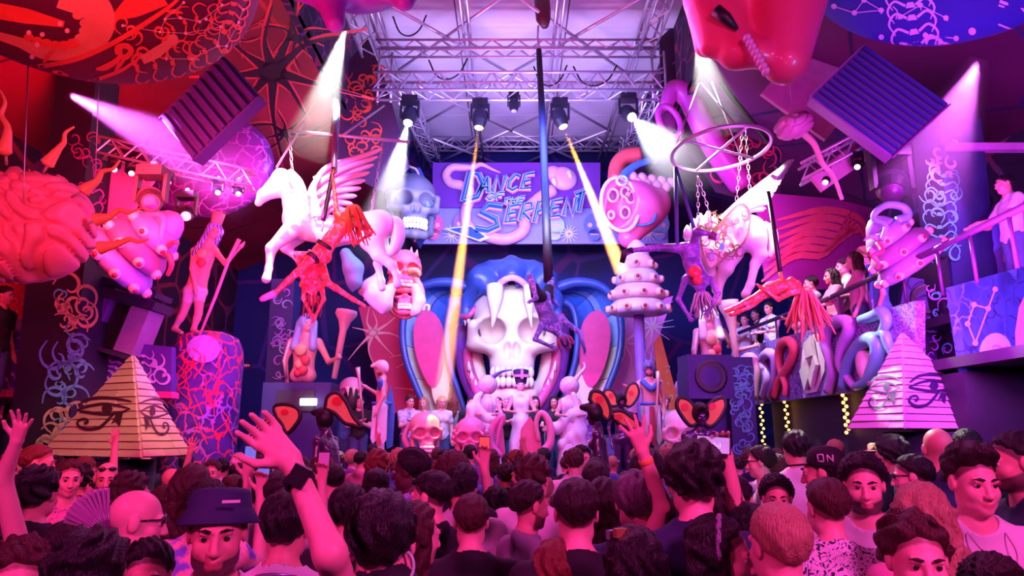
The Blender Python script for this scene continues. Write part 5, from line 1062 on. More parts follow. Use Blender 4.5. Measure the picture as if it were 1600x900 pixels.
for c, r, m in ((J['chest'] + A(.03, -.13, .02), (.08, .05, .08), M_ORG2), (J['chest'] + A(.04, -.14, -.12), (.07, .05, .07), M_ORG)): one('organ', m, s1, True, ball=(c, A(*r), 12, 8))
stf = one('statue_staff', mat('staff_rose', (.9, .4, .5), .4), None, True, tube=((P(374, 374, d - .3), P(360, 400, d - .3), P(338, 460, d - .3), P(312, 524, d - .3)), A(.035, .025, .025, .02), 8)); tag(stf, 'long rose staff held by the anatomical statue with headcloth', 'staff')
def bust(label, px, py, d, s, headcol, face, staff):
    c = P(px, py, d); J = stand(); J = {k: c + (v - A(0, 0, 1.0)) * s for k, v in J.items()}
    f = nrm(face)
    for q, g_ in (('L', -1), ('R', 1)): J['kn' + q] = J['hip' + q] - A(0, 0, .02); J['an' + q] = J['kn' + q] - A(0, 0, .02); J['to' + q] = J['an' + q] - A(0, 0, .01)
    J['elR'] = J['shR'] + A(.16, -.02, -.28) * s; J['wrR'] = J['elR'] + A(.18, -.22, .04) * s
    r = figure('bust_statue', label, J, ST, 'none', 'dark', None, s=s, face=f, h=.03, hf=.02, cat='statue', hands={'R': dict(side=A(0, 0, 1), fist=True)}, brows=False, group='anatomical busts')
    S = Sdf(); H = J['head']; S.ell(H + A(0, .02, .03) * s, A(.13, .13, .14) * s, .03); S.cap(H + A(-.1, .0, .02) * s, J['chest'] + A(-.12, -.08, .02) * s, .05 * s, .06 * s, .05); S.cap(H + A(.1, .0, .02) * s, J['chest'] + A(.13, -.08, .02) * s, .05 * s, .06 * s, .05); S.ell(H + f * .13 * s, A(.08, .10, .12) * s, .03, None, True)
    sdf_mesh('headcloth', S, .028, headcol, r)
    for x, z, rr, m in ((-.02, -.02, .085, M_ORG2), (.05, -.16, .07, M_ORG), (-.03, -.22, .06, M_ORG2), (.03, -.30, .07, M_ORG), (-.04, -.34, .05, M_ORG)): one('organ', m, r, True, ball=(J['chest'] + A(x, -.12, z) * s, A(rr, .05, rr) * s, 12, 8))
    one('arm_bone', M_ORG3, r, True, tube=((J['shL'] + A(-.01, -.05, 0) * s, J['elL'] + A(0, -.05, 0) * s, J['wrL'] + A(0, -.04, 0) * s), .02 * s, 6))
    a, b = (P(*q, d - .25) for q in staff); t = one('bust_staff', mat('staff_bone', (.8, .5, .55), .4), None, True, tube=([a, a + (b - a) * .06, a + (b - a) * .16, a + (b - a) * .3, b], A(.13, .14, .08, .045, .035) * s * 1.1, 10)); tag(t, 'bone-headed staff held by the ' + ('bust left of the stage' if px < 800 else 'bust right of the stage'), 'staff')
    base = A(c[0], c[1], 0); zt = J['hipL'][2] - .1 * s
    bx = thing('bust_plinth', 'dark violet plinth under the anatomical bust %s of the stage' % ('left' if px < 800 else 'right'), 'plinth', base); one('block', M_RIB2, bx, box=(A(c[0], c[1], zt / 2), (.9 * s, .7, zt))); one('panel', M_DARK, bx, box=(A(c[0], c[1] - .36, zt - .35), (.5 * s, .04, .4)))
bust('anatomical bust in pale headcloth on a plinth, left of the stage', 474, 580, 13.4, 1.45, mat('headcloth_sky', (.35, .5, .9), .5), A(.5, -.8, 0), ((542, 485), (522, 592)))
bust('anatomical bust in white headcloth on a plinth, right of the stage', 1112, 562, 12.6, 1.3, mat('headcloth_white', (.8, .78, .9), .5), A(-.3, -.9, 0), ((1138, 470), (1160, 630)))
# printed globe drum under the left statue
c = P(322, 580, 10.2); dr = thing('printed_globe_drum', 'domed drum printed with red vessels below the anatomical statue', 'drum', A(c[0], c[1], 0)); zt = P(322, 520, 10.2)[2]
mb = MB(); mb.lathe([(.52, 0), (.52, zt - .45), (.50, zt - .25), (.42, zt - .08), (.25, zt), (.01, zt + .02)], A(c[0], c[1], 0), A(0, 0, 1), 36); mb.build('shell', mural('vessel_print', (.10, .04, .32), (.85, .04, .08), (.35, .18, .75), 5.5, .07), dr)
ik = Ink(on_ell(A(c[0], c[1], c[2] - .3), A(.54, .54, 3.)), .02); ik.dot(318, 545, 26, 22, 20); ik.build('brain_print', mat('print_mauve', (.45, .3, .75), .5), dr); ik = Ink(on_ell(A(c[0], c[1], c[2] - .3), A(.54, .54, 3.)), .03)
g = random.Random(4)
for _ in range(26): x, y = g.uniform(276, 362), g.uniform(530, 668); ik.stroke([(x, y), (x + g.uniform(-14, 14), y + 14), (x + g.uniform(-20, 20), y + 34)], 1.5)
ik.build('vessel_lines', mat('print_vessel_red', (.95, .05, .08), .5), dr)
# ---------------------------------------------------------------- columns
def column(label, px, pt, pb, d, w_, m, ink, cols, lean=0.):
    b, t = P(px[1], pb, d), P(px[0], pt, d); t[1] = b[1] = d; bb = A(b[0], d, 0); root = thing('printed_column', label, 'column', bb, 'printed columns')
    mb = MB(); mb.hexa([bb + A(-w_, -w_, 0), bb + A(w_, -w_, 0), t + A(w_, -w_, 0), t + A(-w_, -w_, 0)], [bb + A(-w_, w_, 0), bb + A(w_, w_, 0), t + A(w_, w_, 0), t + A(-w_, w_, 0)]); mb.build('shaft', m, root, False)
    f = on_plane(A(b[0], d - w_, 0), A(0, 1, 0))
    for k, cc in enumerate(cols):
        ik = Ink(f, .015); ink(ik, k); ik.build('swirl_print', cc, root)
TEAL = mat('print_teal', (.10, .62, .62), .5); OLIVE = mat('print_olive', (.45, .50, .28), .5); VIO = mat('print_violet', (.36, .16, .70), .5); CYB = mat('print_blue', (.12, .40, .75), .5)
M_COL = mat('column_black', (.012, .010, .025), .6)
column('black column with teal and olive swirls behind the sand pyramid', (118, 96), 400, 720, 8.7, .36, M_COL, lambda k, i: k.curls(((96, 440, 134, 520), (84, 540, 130, 630), (66, 640, 120, 700), (90, 450, 130, 690))[i], (12, 12, 14, 12)[i], (26, 30, 24, 14)[i], (6, 6.5, 6, 3.5)[i], 20 + i), [OLIVE, CYB, OLIVE, TEAL])
column('tall dark column with violet skeleton print left of the ribbed box', (140, 120), 120, 440, 9.6, .30, M_COL, lambda k, i: k.spine([(142, 300), (140, 340), (138, 380), (134, 430)], 5, 18, 7) if i == 0 else k.curls((115, 190, 165, 420), 16, 14, 2.6, 31), [VIO, mat('print_plum', (.35, .06, .30), .5)])
column('slim column with pale blue scroll print left of the stage', (448, 436), 440, 690, 14.0, .24, mat('column_navy', (.02, .03, .14), .6), lambda k, i: k.curls((430, 450, 456, 680), 22, 12, 2.6, 41 + i), [mat('print_ice', (.30, .50, .75), .5), VIO])
column('dark column with cyan rib print left of the right-hand screen', (1478, 1482), 200, 470, 8.9, .30, mat('column_navy', (.02, .03, .14), .6), lambda k, i: (k.spine([(1475, 275), (1470, 310), (1468, 350), (1474, 390)], 5, 24, 8), k.curls((1450, 270, 1500, 400), 8, 16, 4, 51)) if i == 0 else k.curls((1448, 225, 1490, 275), 8, 12, 6, 52), [TEAL, PALE])
column('teal-printed column at the right end of the stage', (1150, 1158), 560, 715, 12.2, .22, mat('column_navy', (.02, .03, .14), .6), lambda k, i: k.curls((1146, 580, 1172, 700), 20, 12, 3, 61 + i), [TEAL, CYB])
column('dark column behind the mauve pyramid below the right balcony', (1480, 1500), 410, 680, 9.0, .34, M_COL, lambda k, i: k.curls((1450, 440, 1490, 560), 9, 14, 3, 71 + i), [TEAL, VIO])
# ---------------------------------------------------------------- balconies
def slab(name, label, cat, pts, th, m, group=None):
    mb = MB(); mb.prism(pts, th); o = mb.build(name, m, None, False); return tag(o, label, cat, group)
# right: parallel to the hall, at x = 4.75
XB = 4.75; fb = on_plane(A(XB, 8, 2), A(1, 0, 0))
fas = thing('balcony_front', 'balcony front with serpents and crystal relief, right of the stage', 'balcony', A(XB, 10, 2.6))
q = [fb(1146, 636), fb(1430, 600), fb(1430, 470), fb(1146, 548)]
mb = MB(); mb.prism(q, A(.12, 0, 0)); mb.build('panel', mural('mesh_indigo', (.10, .07, .34), (.35, .2, .6), None, 16, .12), fas, False)
bf = lambda x, y: fb(x, y)
def relief(pts, r, m, name='serpent_relief'):
    mb = MB(); qq = bez([fb(x, y) - A(.06, 0, 0) for x, y in pts], 6); mb.tube(qq, np.interp(np.linspace(0, 1, len(qq)), [0, .5, 1], A(.7, 1, .5) * r), 10); return mb.build(name, m, fas)
RC = mat('relief_coral', (.95, .16, .22), .4); RLc = mat('relief_lilac', (.60, .40, .85), .4); RT = mat('relief_teal', (.20, .55, .80), .35, coat=.3); RPk = mat('relief_pink', (.90, .45, .75), .4)
relief([(1172, 628), (1176, 600), (1164, 580), (1168, 562), (1180, 558), (1188, 575), (1186, 625)], .10, RPk); relief([(1196, 622), (1204, 590), (1196, 565), (1206, 552), (1216, 562), (1214, 600), (1206, 622)], .10, RLc)
relief([(1214, 620), (1222, 596), (1238, 570), (1246, 548), (1240, 534), (1228, 536), (1222, 552), (1224, 575), (1232, 600), (1232, 618)], .085, RC)
relief([(1300, 612), (1308, 585), (1304, 560), (1296, 535), (1304, 510), (1324, 502), (1334, 512), (1322, 545), (1320, 570), (1332, 592), (1342, 605)], .10, RLc)
relief([(1324, 606), (1332, 570), (1350, 540), (1372, 530), (1380, 545), (1372, 575), (1358, 598), (1344, 604)], .11, RT); relief([(1352, 500), (1372, 494), (1386, 488), (1392, 505), (1378, 530)], .09, RT); relief([(1368, 536), (1388, 520), (1396, 540), (1404, 560)], .07, RT)
one('egg_relief', mat('relief_cream', (.80, .70, .75), .4), fas, True, ball=(fb(1358, 574) - A(.03, 0, 0), A(.12, .17, .27), 14, 10, Rx(-.35)))
mb = MB(); mb.prism([fb(*p) - A(.02, 0, 0) for p in ((1262, 615), (1252, 570), (1258, 535), (1276, 520), (1292, 540), (1290, 580), (1278, 612))], A(.02, 0, 0)); mb.build('painted_crystal_glow', mat('relief_painted_glow', (.80, .80, .95), .5), fas, False)  # pale panel with the crystals' glow put into its colour, emits nothing
for poly in (((1266, 610), (1258, 580), (1268, 560), (1272, 590)), ((1268, 560), (1264, 540), (1275, 524), (1280, 555)), ((1272, 590), (1280, 555), (1284, 570), (1276, 605))): mb = MB(); mb.prism([fb(*p) - A(.10, 0, 0) for p in poly], A(.06, 0, 0)); mb.build('crystal', mat('relief_crystal', (.62, .70, .62), .25), fas, False)
slab('balcony_floor', 'dark balcony floor carrying the guests right of the stage', 'balcony', [A(XB + .14, 6.0, 2.8), A(8.5, 6.0, 2.8), A(8.5, 16.5, 2.8), A(XB + .14, 16.5, 2.8)], A(0, 0, -.12), M_DARK)
struct('wall_right_lower', M_DARK, dict(box=(A(6.75, 10.2, 1.32), (3.6, 5.6, 2.62))), 'dark wall under the right balcony')
def rail(label, pts, posts, h, group='balcony rails'):
    root = thing('handrail', label, 'railing', pts[0] - A(0, 0, h), group); one('rail', mat('rail_plum', (.06, .015, .08), .5), root, True, tube=(pts, .04, 8))
    for i in range(posts): t = (i + .5) / posts; k = t * (len(pts) - 1); a = int(k); p = pts[a] + (pts[min(a + 1, len(pts) - 1)] - pts[a]) * (k - a); one('post', mat('rail_plum', (.06, .015, .08), .5), root, True, tube=((p, p - A(0, 0, h)), .022, 6))
fx = on_plane(A(XB + .15, 8, 2), A(1, 0, 0))
rail('dark plum handrail of the right balcony in front of the guests', [fx(1155, 520), fx(1290, 468), fx(1440, 400), fx(1610, 318)], 9, .55)
# upper right screen
d = 7.6; scn = thing('printed_screen', 'hexagon-mesh screen with pale hand and star lines at the right edge', 'screen', P(1560, 580, d)); n = A(-.35, 1, 0); fs_ = on_plane(P(1545, 500, d), n)
mb = MB(); mb.prism([fs_(*p) for p in ((1490, 447), (1640, 405), (1640, 572), (1512, 588))], nrm(n) * .1); mb.build('mesh_panel', mural('hex_mesh', (.04, .12, .42), (.02, .03, .12), (.10, .24, .62), 5, .05), scn, False)
ik = Ink(fs_, .02); ik.stars([(1555, 452), (1544, 482), (1522, 476), (1512, 506), (1524, 536)], 4.5, 2.2, [(0, 1), (1, 2), (2, 3), (3, 4), (4, 1)]); ik.build('star_print', PALE, scn)
ik = Ink(fs_, .018); ik.dot(1556, 552, 26, 32, 20); ik.build('halo_print', mat('print_mint', (.45, .80, .62), .5), scn)
ik = Ink(fs_, .03); ik.stroke([(1605, 552), (1585, 550), (1570, 544)], [8, 9, 10])
for y in (538, 546, 553, 560): ik.stroke([(1572, 546), (1556, y + 2), (1544 + abs(y - 548) * .6, y + 6)], [5, 4, 2.5])
ik.build('hand_print', mat('print_violet_hand', (.62, .35, .72), .5), scn); ik = Ink(fs_, .03); ik.poly([(1588, 575), (1586, 520), (1592, 480), (1604, 455), (1612, 575)]); ik.build('robe_print', mat('print_sand', (.85, .68, .5), .5), scn)
slab('balcony_floor', 'upper balcony floor above the printed screen at the right edge', 'balcony', [A(5.3, 7.9, 3.4), A(8.0, 7.9, 3.4), A(8.0, 10.0, 3.4), A(5.3, 10.0, 3.4)], A(0, 0, -.12), M_DARK)
one_ = one('light_bar', mat('bar_lilac', (.75, .3, .8), .4), None, box=(P(1550, 231, 8.6), (1.3, .12, .10))); tag(one_, 'long lilac light bar under the roof at the right edge', 'light bar')
# dark speakers right and left
def speaker(label, c, R, w_, h_, dp, ncone, group='loudspeakers', m=None):
    c = np.asarray(c, float); root = thing('loudspeaker', label, 'loudspeaker', c - A(0, 0, h_ / 2), group); one('cabinet', m or M_RIB2, root, box=(c, (w_, dp, h_), R))
    f = R @ A(0, -1, 0)
    for k in range(ncone):
        p = c + f * (dp / 2) + R @ A(0, 0, h_ * ((k + .5) / ncone - .5)); r = min(w_ * .36, h_ / ncone * .4)
        mb = MB(); mb.lathe([(r, -.005), (r, .02), (r * .85, .025), (r * .3, -.03), (r * .25, -.01), (.001, .0)], p, f, 20); mb.build('cone', M_BLACK, root)
    return root
speaker('tilted dark loudspeaker behind the mauve pyramid', P(1440, 505, 9.2), Ry(.3) @ Rz(-.4), .62, 1.1, .5, 2); speaker('dark loudspeaker cabinet below the right-hand bust', P(1102, 590, 11.8), Rz(.1), .80, .75, .5, 1)
sp = thing('booth_box', 'slanted violet booth with dark middle opening behind the sand pyramid', 'booth', P(192, 560, 9.0)); R = Ry(.28)
c = P(188, 510, 9.0)
for x, m in ((-.28, mat('booth_violet', (.12, .04, .26), .5)), (.28, mat('booth_pewter', (.30, .20, .34), .45))): one('side_panel', m, sp, box=(c + R @ A(x, 0, 0), (.26, .4, .62), R))
one('opening', M_BLACK, sp, box=(c + A(0, .1, 0), (.34, .3, .60), R)); one('lintel', M_DARK, sp, box=(c + R @ A(0, -.05, .38), (1.0, .5, .12), R)); one('lintel', M_DARK, sp, box=(c + R @ A(0, -.05, .52), (.9, .45, .08), R)); one('sill', M_DARK, sp, box=(c + R @ A(0, -.02, -.35), (.95, .45, .06), R))
# left balcony front
fl = on_plane(P(40, 560, 9.2), A(.12, 1, 0)); lf = thing('balcony_front', 'violet balcony front printed with a bright violet spine at the left edge', 'balcony', fl(60, 610))
mb = MB(); mb.prism([fl(*p) for p in ((-30, 512), (268, 542), (268, 612), (-30, 608))], A(0, .12, 0)); mb.build('panel', mat('front_indigo', (.10, .03, .36), .6, col2=(.05, .01, .2), scale=.9), lf, False)
NEO = mat('print_neon_violet', (.55, .28, .95), .5); ik = Ink(fl, .02); ik.spine([(0, 600), (20, 585), (38, 565), (68, 538)], 4, 17, 7, 1, False).spine([(150, 605), (168, 590), (182, 575), (190, 558)], 4, 18, 7); ik.stars([(10, 525), (20, 530), (32, 528), (40, 544), (18, 550), (14, 546)], 3, 1.2); ik.curls((236, 562, 260, 598), 5, 14, 5, 91).spine([(205, 605), (216, 588), (222, 570), (224, 556)], 4, 14, 5); ik.build('spine_print', NEO, lf)
o = slab('balcony_trim', 'magenta strip ledge under the left balcony front', 'trim', [fl(-30, 608), fl(268, 612), fl(268, 622), fl(-30, 620)], A(0, .2, 0), mat('trim_magenta', (.85, .03, .30), .4))
slab('balcony_floor', 'left balcony floor behind the violet front', 'balcony', [A(-8.4, 9.3, 2.15), A(-5.6, 9.3, 2.15), A(-5.6, 11.5, 2.15), A(-8.4, 11.5, 2.15)], A(0, 0, -.1), M_DARK)
fw = on_plane(P(60, 480, 10.6), A(0, 1, 0)); wl = thing('maze_backdrop', 'bright red maze-printed panel behind the left balcony guests', 'panel', fw(40, 540)); mb = MB(); mb.prism([fw(*p) for p in ((-30, 400), (60, 408), (84, 440), (78, 540), (-30, 545))], A(0, .1, 0)); mb.build('board', mat('panel_scarlet', (.80, .03, .06), .6), wl, False)
ik = Ink(fw, .02); ik.curls((0, 450, 76, 530), 26, 14, 2.4, 77); ik.stroke([(0, 418), (40, 424), (80, 436)], 5).stroke([(0, 430), (40, 436), (80, 446)], 4); ik.build('maze_print', mat('print_flame', (1., .30, .16), .5), wl)
o = slab('wall_shelf', 'long dark shelf at the far left below the balcony', 'shelf', [P(-20, 620, 9.0), P(60, 622, 9.0), P(60, 632, 9.0), P(-20, 632, 9.0)], A(0, .4, 0), M_BLACK)
# strings of warm lights on the dark wall, right
WARM = mat('bulb_amber', (1.0, .45, .10), .4, emit=5., var=0)
for x0, y0, x1, y1, l in ((1188, 632, 1193, 700, 'left'), (1226, 622, 1234, 690, 'middle'), (1317, 612, 1324, 675, 'right')):
    a = on_plane(A(4.86, 8, 2), A(1, 0, 0))(x0, y0); b = A(a[0], a[1], a[2] - (y1 - y0) * MPP(660, a[1])); t = thing('light_string', '%s string of amber bulbs on the dark wall right of the stage' % l, 'light string', b, 'amber light strings'); one('cord', M_CABLE, t, True, tube=((a, b), .01, 6))
    bm = None
    for k in range(12):
        p = a + (b - a) * (k / 11.) + A(.02 * (-1) ** k, -.02, 0)
        if bm is None: o = one('bulb', WARM, t, True, ball=(p, .026, 8, 6)); bm = (o.data, p)
        else: o = link(bpy.data.objects.new('bulb', bm[0])); o.parent = t; o.location = tuple(p - bm[1])
# lamps on the left wall truss
VI = (.7, .2, 1.0)
moving_head('big dark wash lamp with bead lens below the purple beam', 235, 312, 7.6, P(245, 420, 5.0), (.05, .015, .10), .18, .1)
moving_head('small dark lamp right of the bead-lens wash lamp', 290, 334, 9.0, P(300, 420, 7.0), (.8, .5, .9), .14, 1.5); moving_head('dark wash lamp on the right ceiling above the mauve bell', 1394, 292, 8.6, P(1400, 420, 6.5), (.10, .01, .12), .26, .1)
box_truss('rig_truss', 'violet-lit lamp truss crossing behind the big wash lamp on the left', P(160, 248, 9.4), P(400, 300, 9.8), .25, .25, 12, .022, 'lighting rig trusses'); box_truss('rig_truss', 'violet-lit lamp truss crossing above the right balcony', P(1250, 290, 9.4), P(1420, 200, 9.0), .25, .25, 10, .022, 'lighting rig trusses')
S = Sdf(); mg = MPP(290, 11.9); S.ell(P(322, 258, 12.1), A(108, 40, 88) * mg, .1); o = sdf_mesh('mirror_dome', S, .07, mural('mirror_purple', (.30, .05, .45), (.75, .2, .8), None, 5, .05, rough=.3)); tag(o, 'big shiny purple dome hanging behind the left lamps', 'sculpture')
for x, y, w_, h_, a, dd, l in ((190, 300, 34, 40, .5, 10.0, 'pink tilted placard left of the wash lamp'), (1320, 255, 60, 16, -.6, 9.2, 'pale violet slanted beam case over the right balcony'), (1290, 120, 60, 90, .7, 10.5, 'pale pink roof panel beside the tilted indigo box')):
    o = one('placard', mat('placard_pink', (.85, .35, .62), .6), None, box=(P(x, y, dd), (w_ * 2 * MPP(y, dd), .08, h_ * 2 * MPP(y, dd)), Ry(a))); tag(o, l, 'panel')
# ---------------------------------------------------------------- stage-front sculptures
for px, py, d, r, yaw, m, l in ((664, 678, 12.6, .30, .3, (.95, .45, .45), 'coral skull on the stage front left of the ringed face'), (735, 684, 12.5, .28, 0, (.95, .35, .55), 'pink skull inside a ring on the stage front'), (1066, 680, 11.6, .33, -.3, (.92, .82, .70), 'pale skull at the right end of the stage front'), (918, 672, 13.2, .26, -.3, (.45, .35, .85), 'violet skull below the right silver dancer')):
    t = skull('stage_skull', l, P(px, py, d), r, yaw, mat('stage_skull_%d' % px, m, .45), 0, True, 'stage skulls', h=.07); q = P(px, py, d); one('stand', M_DARK, t, True, tube=((A(q[0], q[1] + .05, q[2] - r), A(q[0], q[1] + .05, STZ if d > 12.3 else 0)), .06, 10))
    if px == 735:
        for k in range(18): a = 2 * PI * k / 18; one('ring_bead', mat('ring_bead_rose', (.95, .35, .5), .4), t, True, ball=(P(px + 26 * math.cos(a), py + 26 * math.sin(a), d), .055, 8, 6))
for pts, r, m, d, l in (([(780, 715), (766, 690), (772, 664), (786, 650), (780, 672), (776, 700)], .09, (.85, .2, .5), 12.7, 'rose tentacle curl left of the crowned dancer'), ([(846, 710), (860, 690), (858, 660), (846, 645), (838, 660), (842, 690)], .09, (.95, .3, .5), 12.8, 'rose tentacle loop right of the crowned dancer'), ([(700, 715), (716, 706), (724, 690), (716, 676)], .08, (.95, .5, .3), 12.7, 'orange tentacle curl left of the ringed skull'), ([(905, 690), (920, 680), (934, 686), (930, 698), (914, 700)], .07, (.4, .3, .85), 13.0, 'violet tentacle curl below the right silver dancer'), ([(640, 700), (632, 684), (640, 664), (650, 656)], .07, (.9, .3, .5), 12.8, 'rose tentacle beside the coral skull')):
    mb = MB(); q = bez([P(x, y, d) for x, y in pts], 6); mb.tube(q, np.linspace(r, r * .4, len(q)), 10); o = mb.build('tentacle_sculpture', mat('tentacle_%s' % l[:6].strip().replace(' ', '_') + str(len(l)), m, .4)); tag(o, l, 'sculpture', 'stage tentacles')
for sx, l in ((-1, 'left'), (1, 'right')):
    mb = MB(); c = P(800 + sx * 36, 688, 12.9); mb.prism([P(800 + sx * x, y, 12.9) for x, y in ((10, 715), (14, 670), (28, 650), (44, 676), (46, 700), (30, 716))], A(0, .2, 0)); o = mb.build('organ_sculpture', mat('organ_rosebud', (.92, .18, .35), .45), None, False); tag(o, 'faceted red organ sculpture %s of the crowned dancer' % l, 'sculpture', 'faceted organs')
dj = thing('dj_booth', 'long violet booth behind the crowned dancer', 'booth', A(0, 15.2, STZ)); one('front', mat('booth_front', (.16, .10, .42), .5), dj, box=(A(.2, 15.0, STZ + .45), (4.2, .1, .9))); one('top', M_DARK, dj, box=(A(.2, 15.3, STZ + .93), (4.3, .7, .06)))
for k in range(3): one('mixer', M_BLACK, dj, box=(A(-.6 + .7 * k, 15.25, STZ + 1.0), (.5, .4, .08)))
for px, l in ((582, 'left'), (1130, 'right')):
    m_ = skull('maw_mask', 'pink fanged cobra mask standing at the %s stage wing' % l, P(548 if l == 'left' else 1074, 615, 14.2), .26, 0, mat('maw_pink', (.85, .35, .6), .4), 0, False, 'cobra masks', h=.08)
    one('mouth', M_BLACK, m_, True, ball=(P(548 if l == 'left' else 1074, 624, 13.85), A(.16, .08, .24), 12, 8))
    for e in (-1, 1): one('fang', M_TOOTH, m_, True, tube=((P((548 if l == 'left' else 1074) + 5 * e, 604, 13.7), P((548 if l == 'left' else 1074) + 4 * e, 620, 13.7)), A(.045, .006), 8))

t = one('light_tube', mat('tube_white', (1., .95, .85), .3, emit=6., var=0), None, True, tube=((P(470, 628, 12.9), P(494, 628, 12.9)), .07, 10)); tag(t, 'short glowing white light tube left of the stage', 'light tube')
t = thing('wall_plate', 'tiny dark wall plate with pale lettering right of the printed drum', 'sign', P(382, 572, 13.5)); one('plate', M_BLACK, t, box=(P(383, 571, 13.5), (.28, .03, .09)))
for k in range(5): one('letter_mark', mat('plate_mark', (.9, .6, .75), .5), t, box=(P(376 + 3.2 * k, 571, 13.47), (.022, .01, .05 if k in (0, 2, 3) else .034)))

M_MAG = mat('tube_magenta', (.75, .06, .40), .4, col2=(.5, .03, .4), scale=1.5, coat=.2); tb = thing('tube_sculpture', 'magenta curved organ tube behind the white light shaft, right of the rig', 'sculpture', P(1080, 250, 13.0)); kx = MPP(190, 13.0)
mb = MB(); q = bez([P(1040, 168, 13.0), P(1052, 140, 13.0), P(1076, 152, 13.0), P(1100, 200, 13.0), P(1130, 250, 13.2), P(1160, 290, 13.4)], 6); mb.tube(q, np.interp(np.linspace(0, 1, len(q)), [0, .3, 1], A(10, 17, 20) * kx), 14); mb.build('tube', M_MAG, tb)
mb = MB(); mb.tube([P(1046 + 16 * math.cos(t) + 8 * math.sin(t), 190 + 24 * math.sin(t), 12.8) for t in np.linspace(0, 2 * PI, 21)[:-1]], 5 * kx, 8, closed=True); mb.build('mouth_ring', M_MAG, tb); one('mouth_hole', mat('heart_dark', (.20, .01, .10), .6), tb, True, ball=(P(1046, 190, 12.95), A(13, 6, 20) * kx, 12, 8))
for k, (px, py, dd) in enumerate(((178, 262, 9.3), (205, 268, 9.4), (262, 282, 9.5), (340, 298, 9.6), (372, 300, 9.7), (1290, 282, 9.2), (1340, 258, 9.0), (1376, 238, 8.9))):
    moving_head('small violet-lit lamp, %s on the %s lamp truss' % (('first', 'second', 'third', 'fourth', 'fifth', 'lowest', 'middle', 'highest')[k], 'left' if px < 800 else 'right'), px, py, dd, P(px + (14 if px < 800 else -14), py + 90, dd - 1.5), (.9, .55, 1.), .085, 3.)
S = Sdf(); kx = MPP(420, 12.4); S.chain([P(540, 396, 12.4), P(552, 420, 12.4), P(553, 440, 12.4), P(550, 455, 12.4)], A(9, 15, 11, 2) * kx, .1)
o = sdf_mesh('leaf_shell', S, .035, mat('shell_sky', (.30, .48, .85), .45)); tag(o, 'pale blue leaf-shaped shell behind the hanging acrobats', 'sculpture')
# ---------------------------------------------------------------- crowd library (bodies, clothes and hair built once, shared)
HZ = 1.645; HC0 = A(0, .02, HZ)
def harvest(root):
    out = []
    for o in list(root.children):
        if o.name.split('.')[0] == 'hair': bpy.data.objects.remove(o); continue
        out.append((o.name.split('.')[0], o.data, [s_.material for s_ in o.material_slots])); bpy.data.objects.remove(o)
    bpy.data.objects.remove(root); return out
def lib(fem=False, pose=None, **k):
    J = stand(fem=fem); hands = None
    if pose: J, hands = pose(J)
    return harvest(figure('proto', 'x', J, 0, base=A(0, 0, 0), fem=fem, hf=.0062, h=.021, hands=hands, legs='denim', hair=k.pop('hair', 'proto'), **k))
def up_right(J): J['elR'] = A(.27, .06, 1.60); J['wrR'] = A(.22, .10, 1.86); return J, {'R': dict(side=A(-1, .2, 0), spread=.5)}
def up_left(J): J['elL'] = A(-.27, .06, 1.60); J['wrL'] = A(-.22, .10, 1.86); return J, {'L': dict(side=A(1, .2, 0), spread=.5)}
def phone_up(J): J['elR'] = A(.24, .20, 1.30); J['wrR'] = A(.17, .34, 1.68); return J, {'R': dict(side=A(-1, .1, 0), curl=.55, spread=.1, d=A(.05, -.1, 1))}
def lean(J):
    for q, sg in (('L', -1), ('R', 1)): J['el' + q] = A(sg * .25, .16, 1.16); J['wr' + q] = A(sg * .14, .38, 1.12)
    return J, None
def folded(J):
    for q, sg in (('L', -1), ('R', 1)): J['el' + q] = A(sg * .22, .08, 1.15); J['wr' + q] = A(-sg * .02, .22, 1.24)
    return J, None
hair_kinds = ('short', 'crop', 'quiff', 'wavy', 'curly', 'long', 'bun', 'braids', 'buzz', 'afro')
LIB = dict(m=lib(), mbald=lib(hair='bald'), mbeard=lib(beard=True), msmile=lib(smile=1.), mhat=lib(smile=1., beard=True), f=lib(True), mupr=lib(pose=up_right), mupl=lib(pose=up_left), mph=lib(pose=phone_up), fph=lib(True, pose=phone_up), mlean=lib(pose=lean), flean=lib(True, pose=lean), mfold=lib(pose=folded))
_hp = thing('proto', 'x', 'x'); HLIB = {}
for k in hair_kinds: o = hair_mesh(k, HC0, np.eye(3), 1., HAIR['dark'], _hp, .0080); HLIB[k] = o.data; bpy.data.objects.remove(o)
bpy.data.objects.remove(_hp)
PLACED = []
def put(kind, hair, loc, yaw, s, skin, hcol, scol, label, group=None, legs='denim', faces=True, name='person', sleeve=None):
    """yaw 0 looks at the stage, 180 at the viewer, positive turns to the right"""
    root = thing(name, label, 'person', loc, group); root.rotation_euler = (0, 0, -math.radians(yaw)); root.scale = (s, s, s); ORG[root.name] = np.zeros(3)
    for nm, me, ms in LIB[kind]:
        if nm in ('eye', 'eyebrow') and not faces: continue
        o = link(bpy.data.objects.new(nm, me)); o.parent = root; ORG[o.name] = np.zeros(3)
        m = {'body': skinmat(skin, hcol), 'shirt': CLOTH[scol] if isinstance(scol, str) else scol, 'trousers': CLOTH[legs] if isinstance(legs, str) else legs, 'eyebrow': HAIR[hcol]}.get(nm)
        if m is not None and o.material_slots: o.material_slots[0].link = 'OBJECT'; o.material_slots[0].material = m
    if hair in HLIB:
        o = link(bpy.data.objects.new('hair', HLIB[hair])); o.parent = root; o.material_slots[0].link = 'OBJECT'; o.material_slots[0].material = HAIR[hcol]
    PLACED.append((loc[0], loc[1])); return root
def head_at(px, py, hp):
    r = ray(px, py); f = .255 * F_PX / hp; z = CAM_Z + r[2] * f
    if z < 1.44: f = (1.44 - CAM_Z) / r[2]
    if z > 1.86 and r[2] > -1e-3: z = 1.86
    p = CAM + r * f; z = min(p[2], 1.88); return A(p[0], p[1], 0), z / HZ
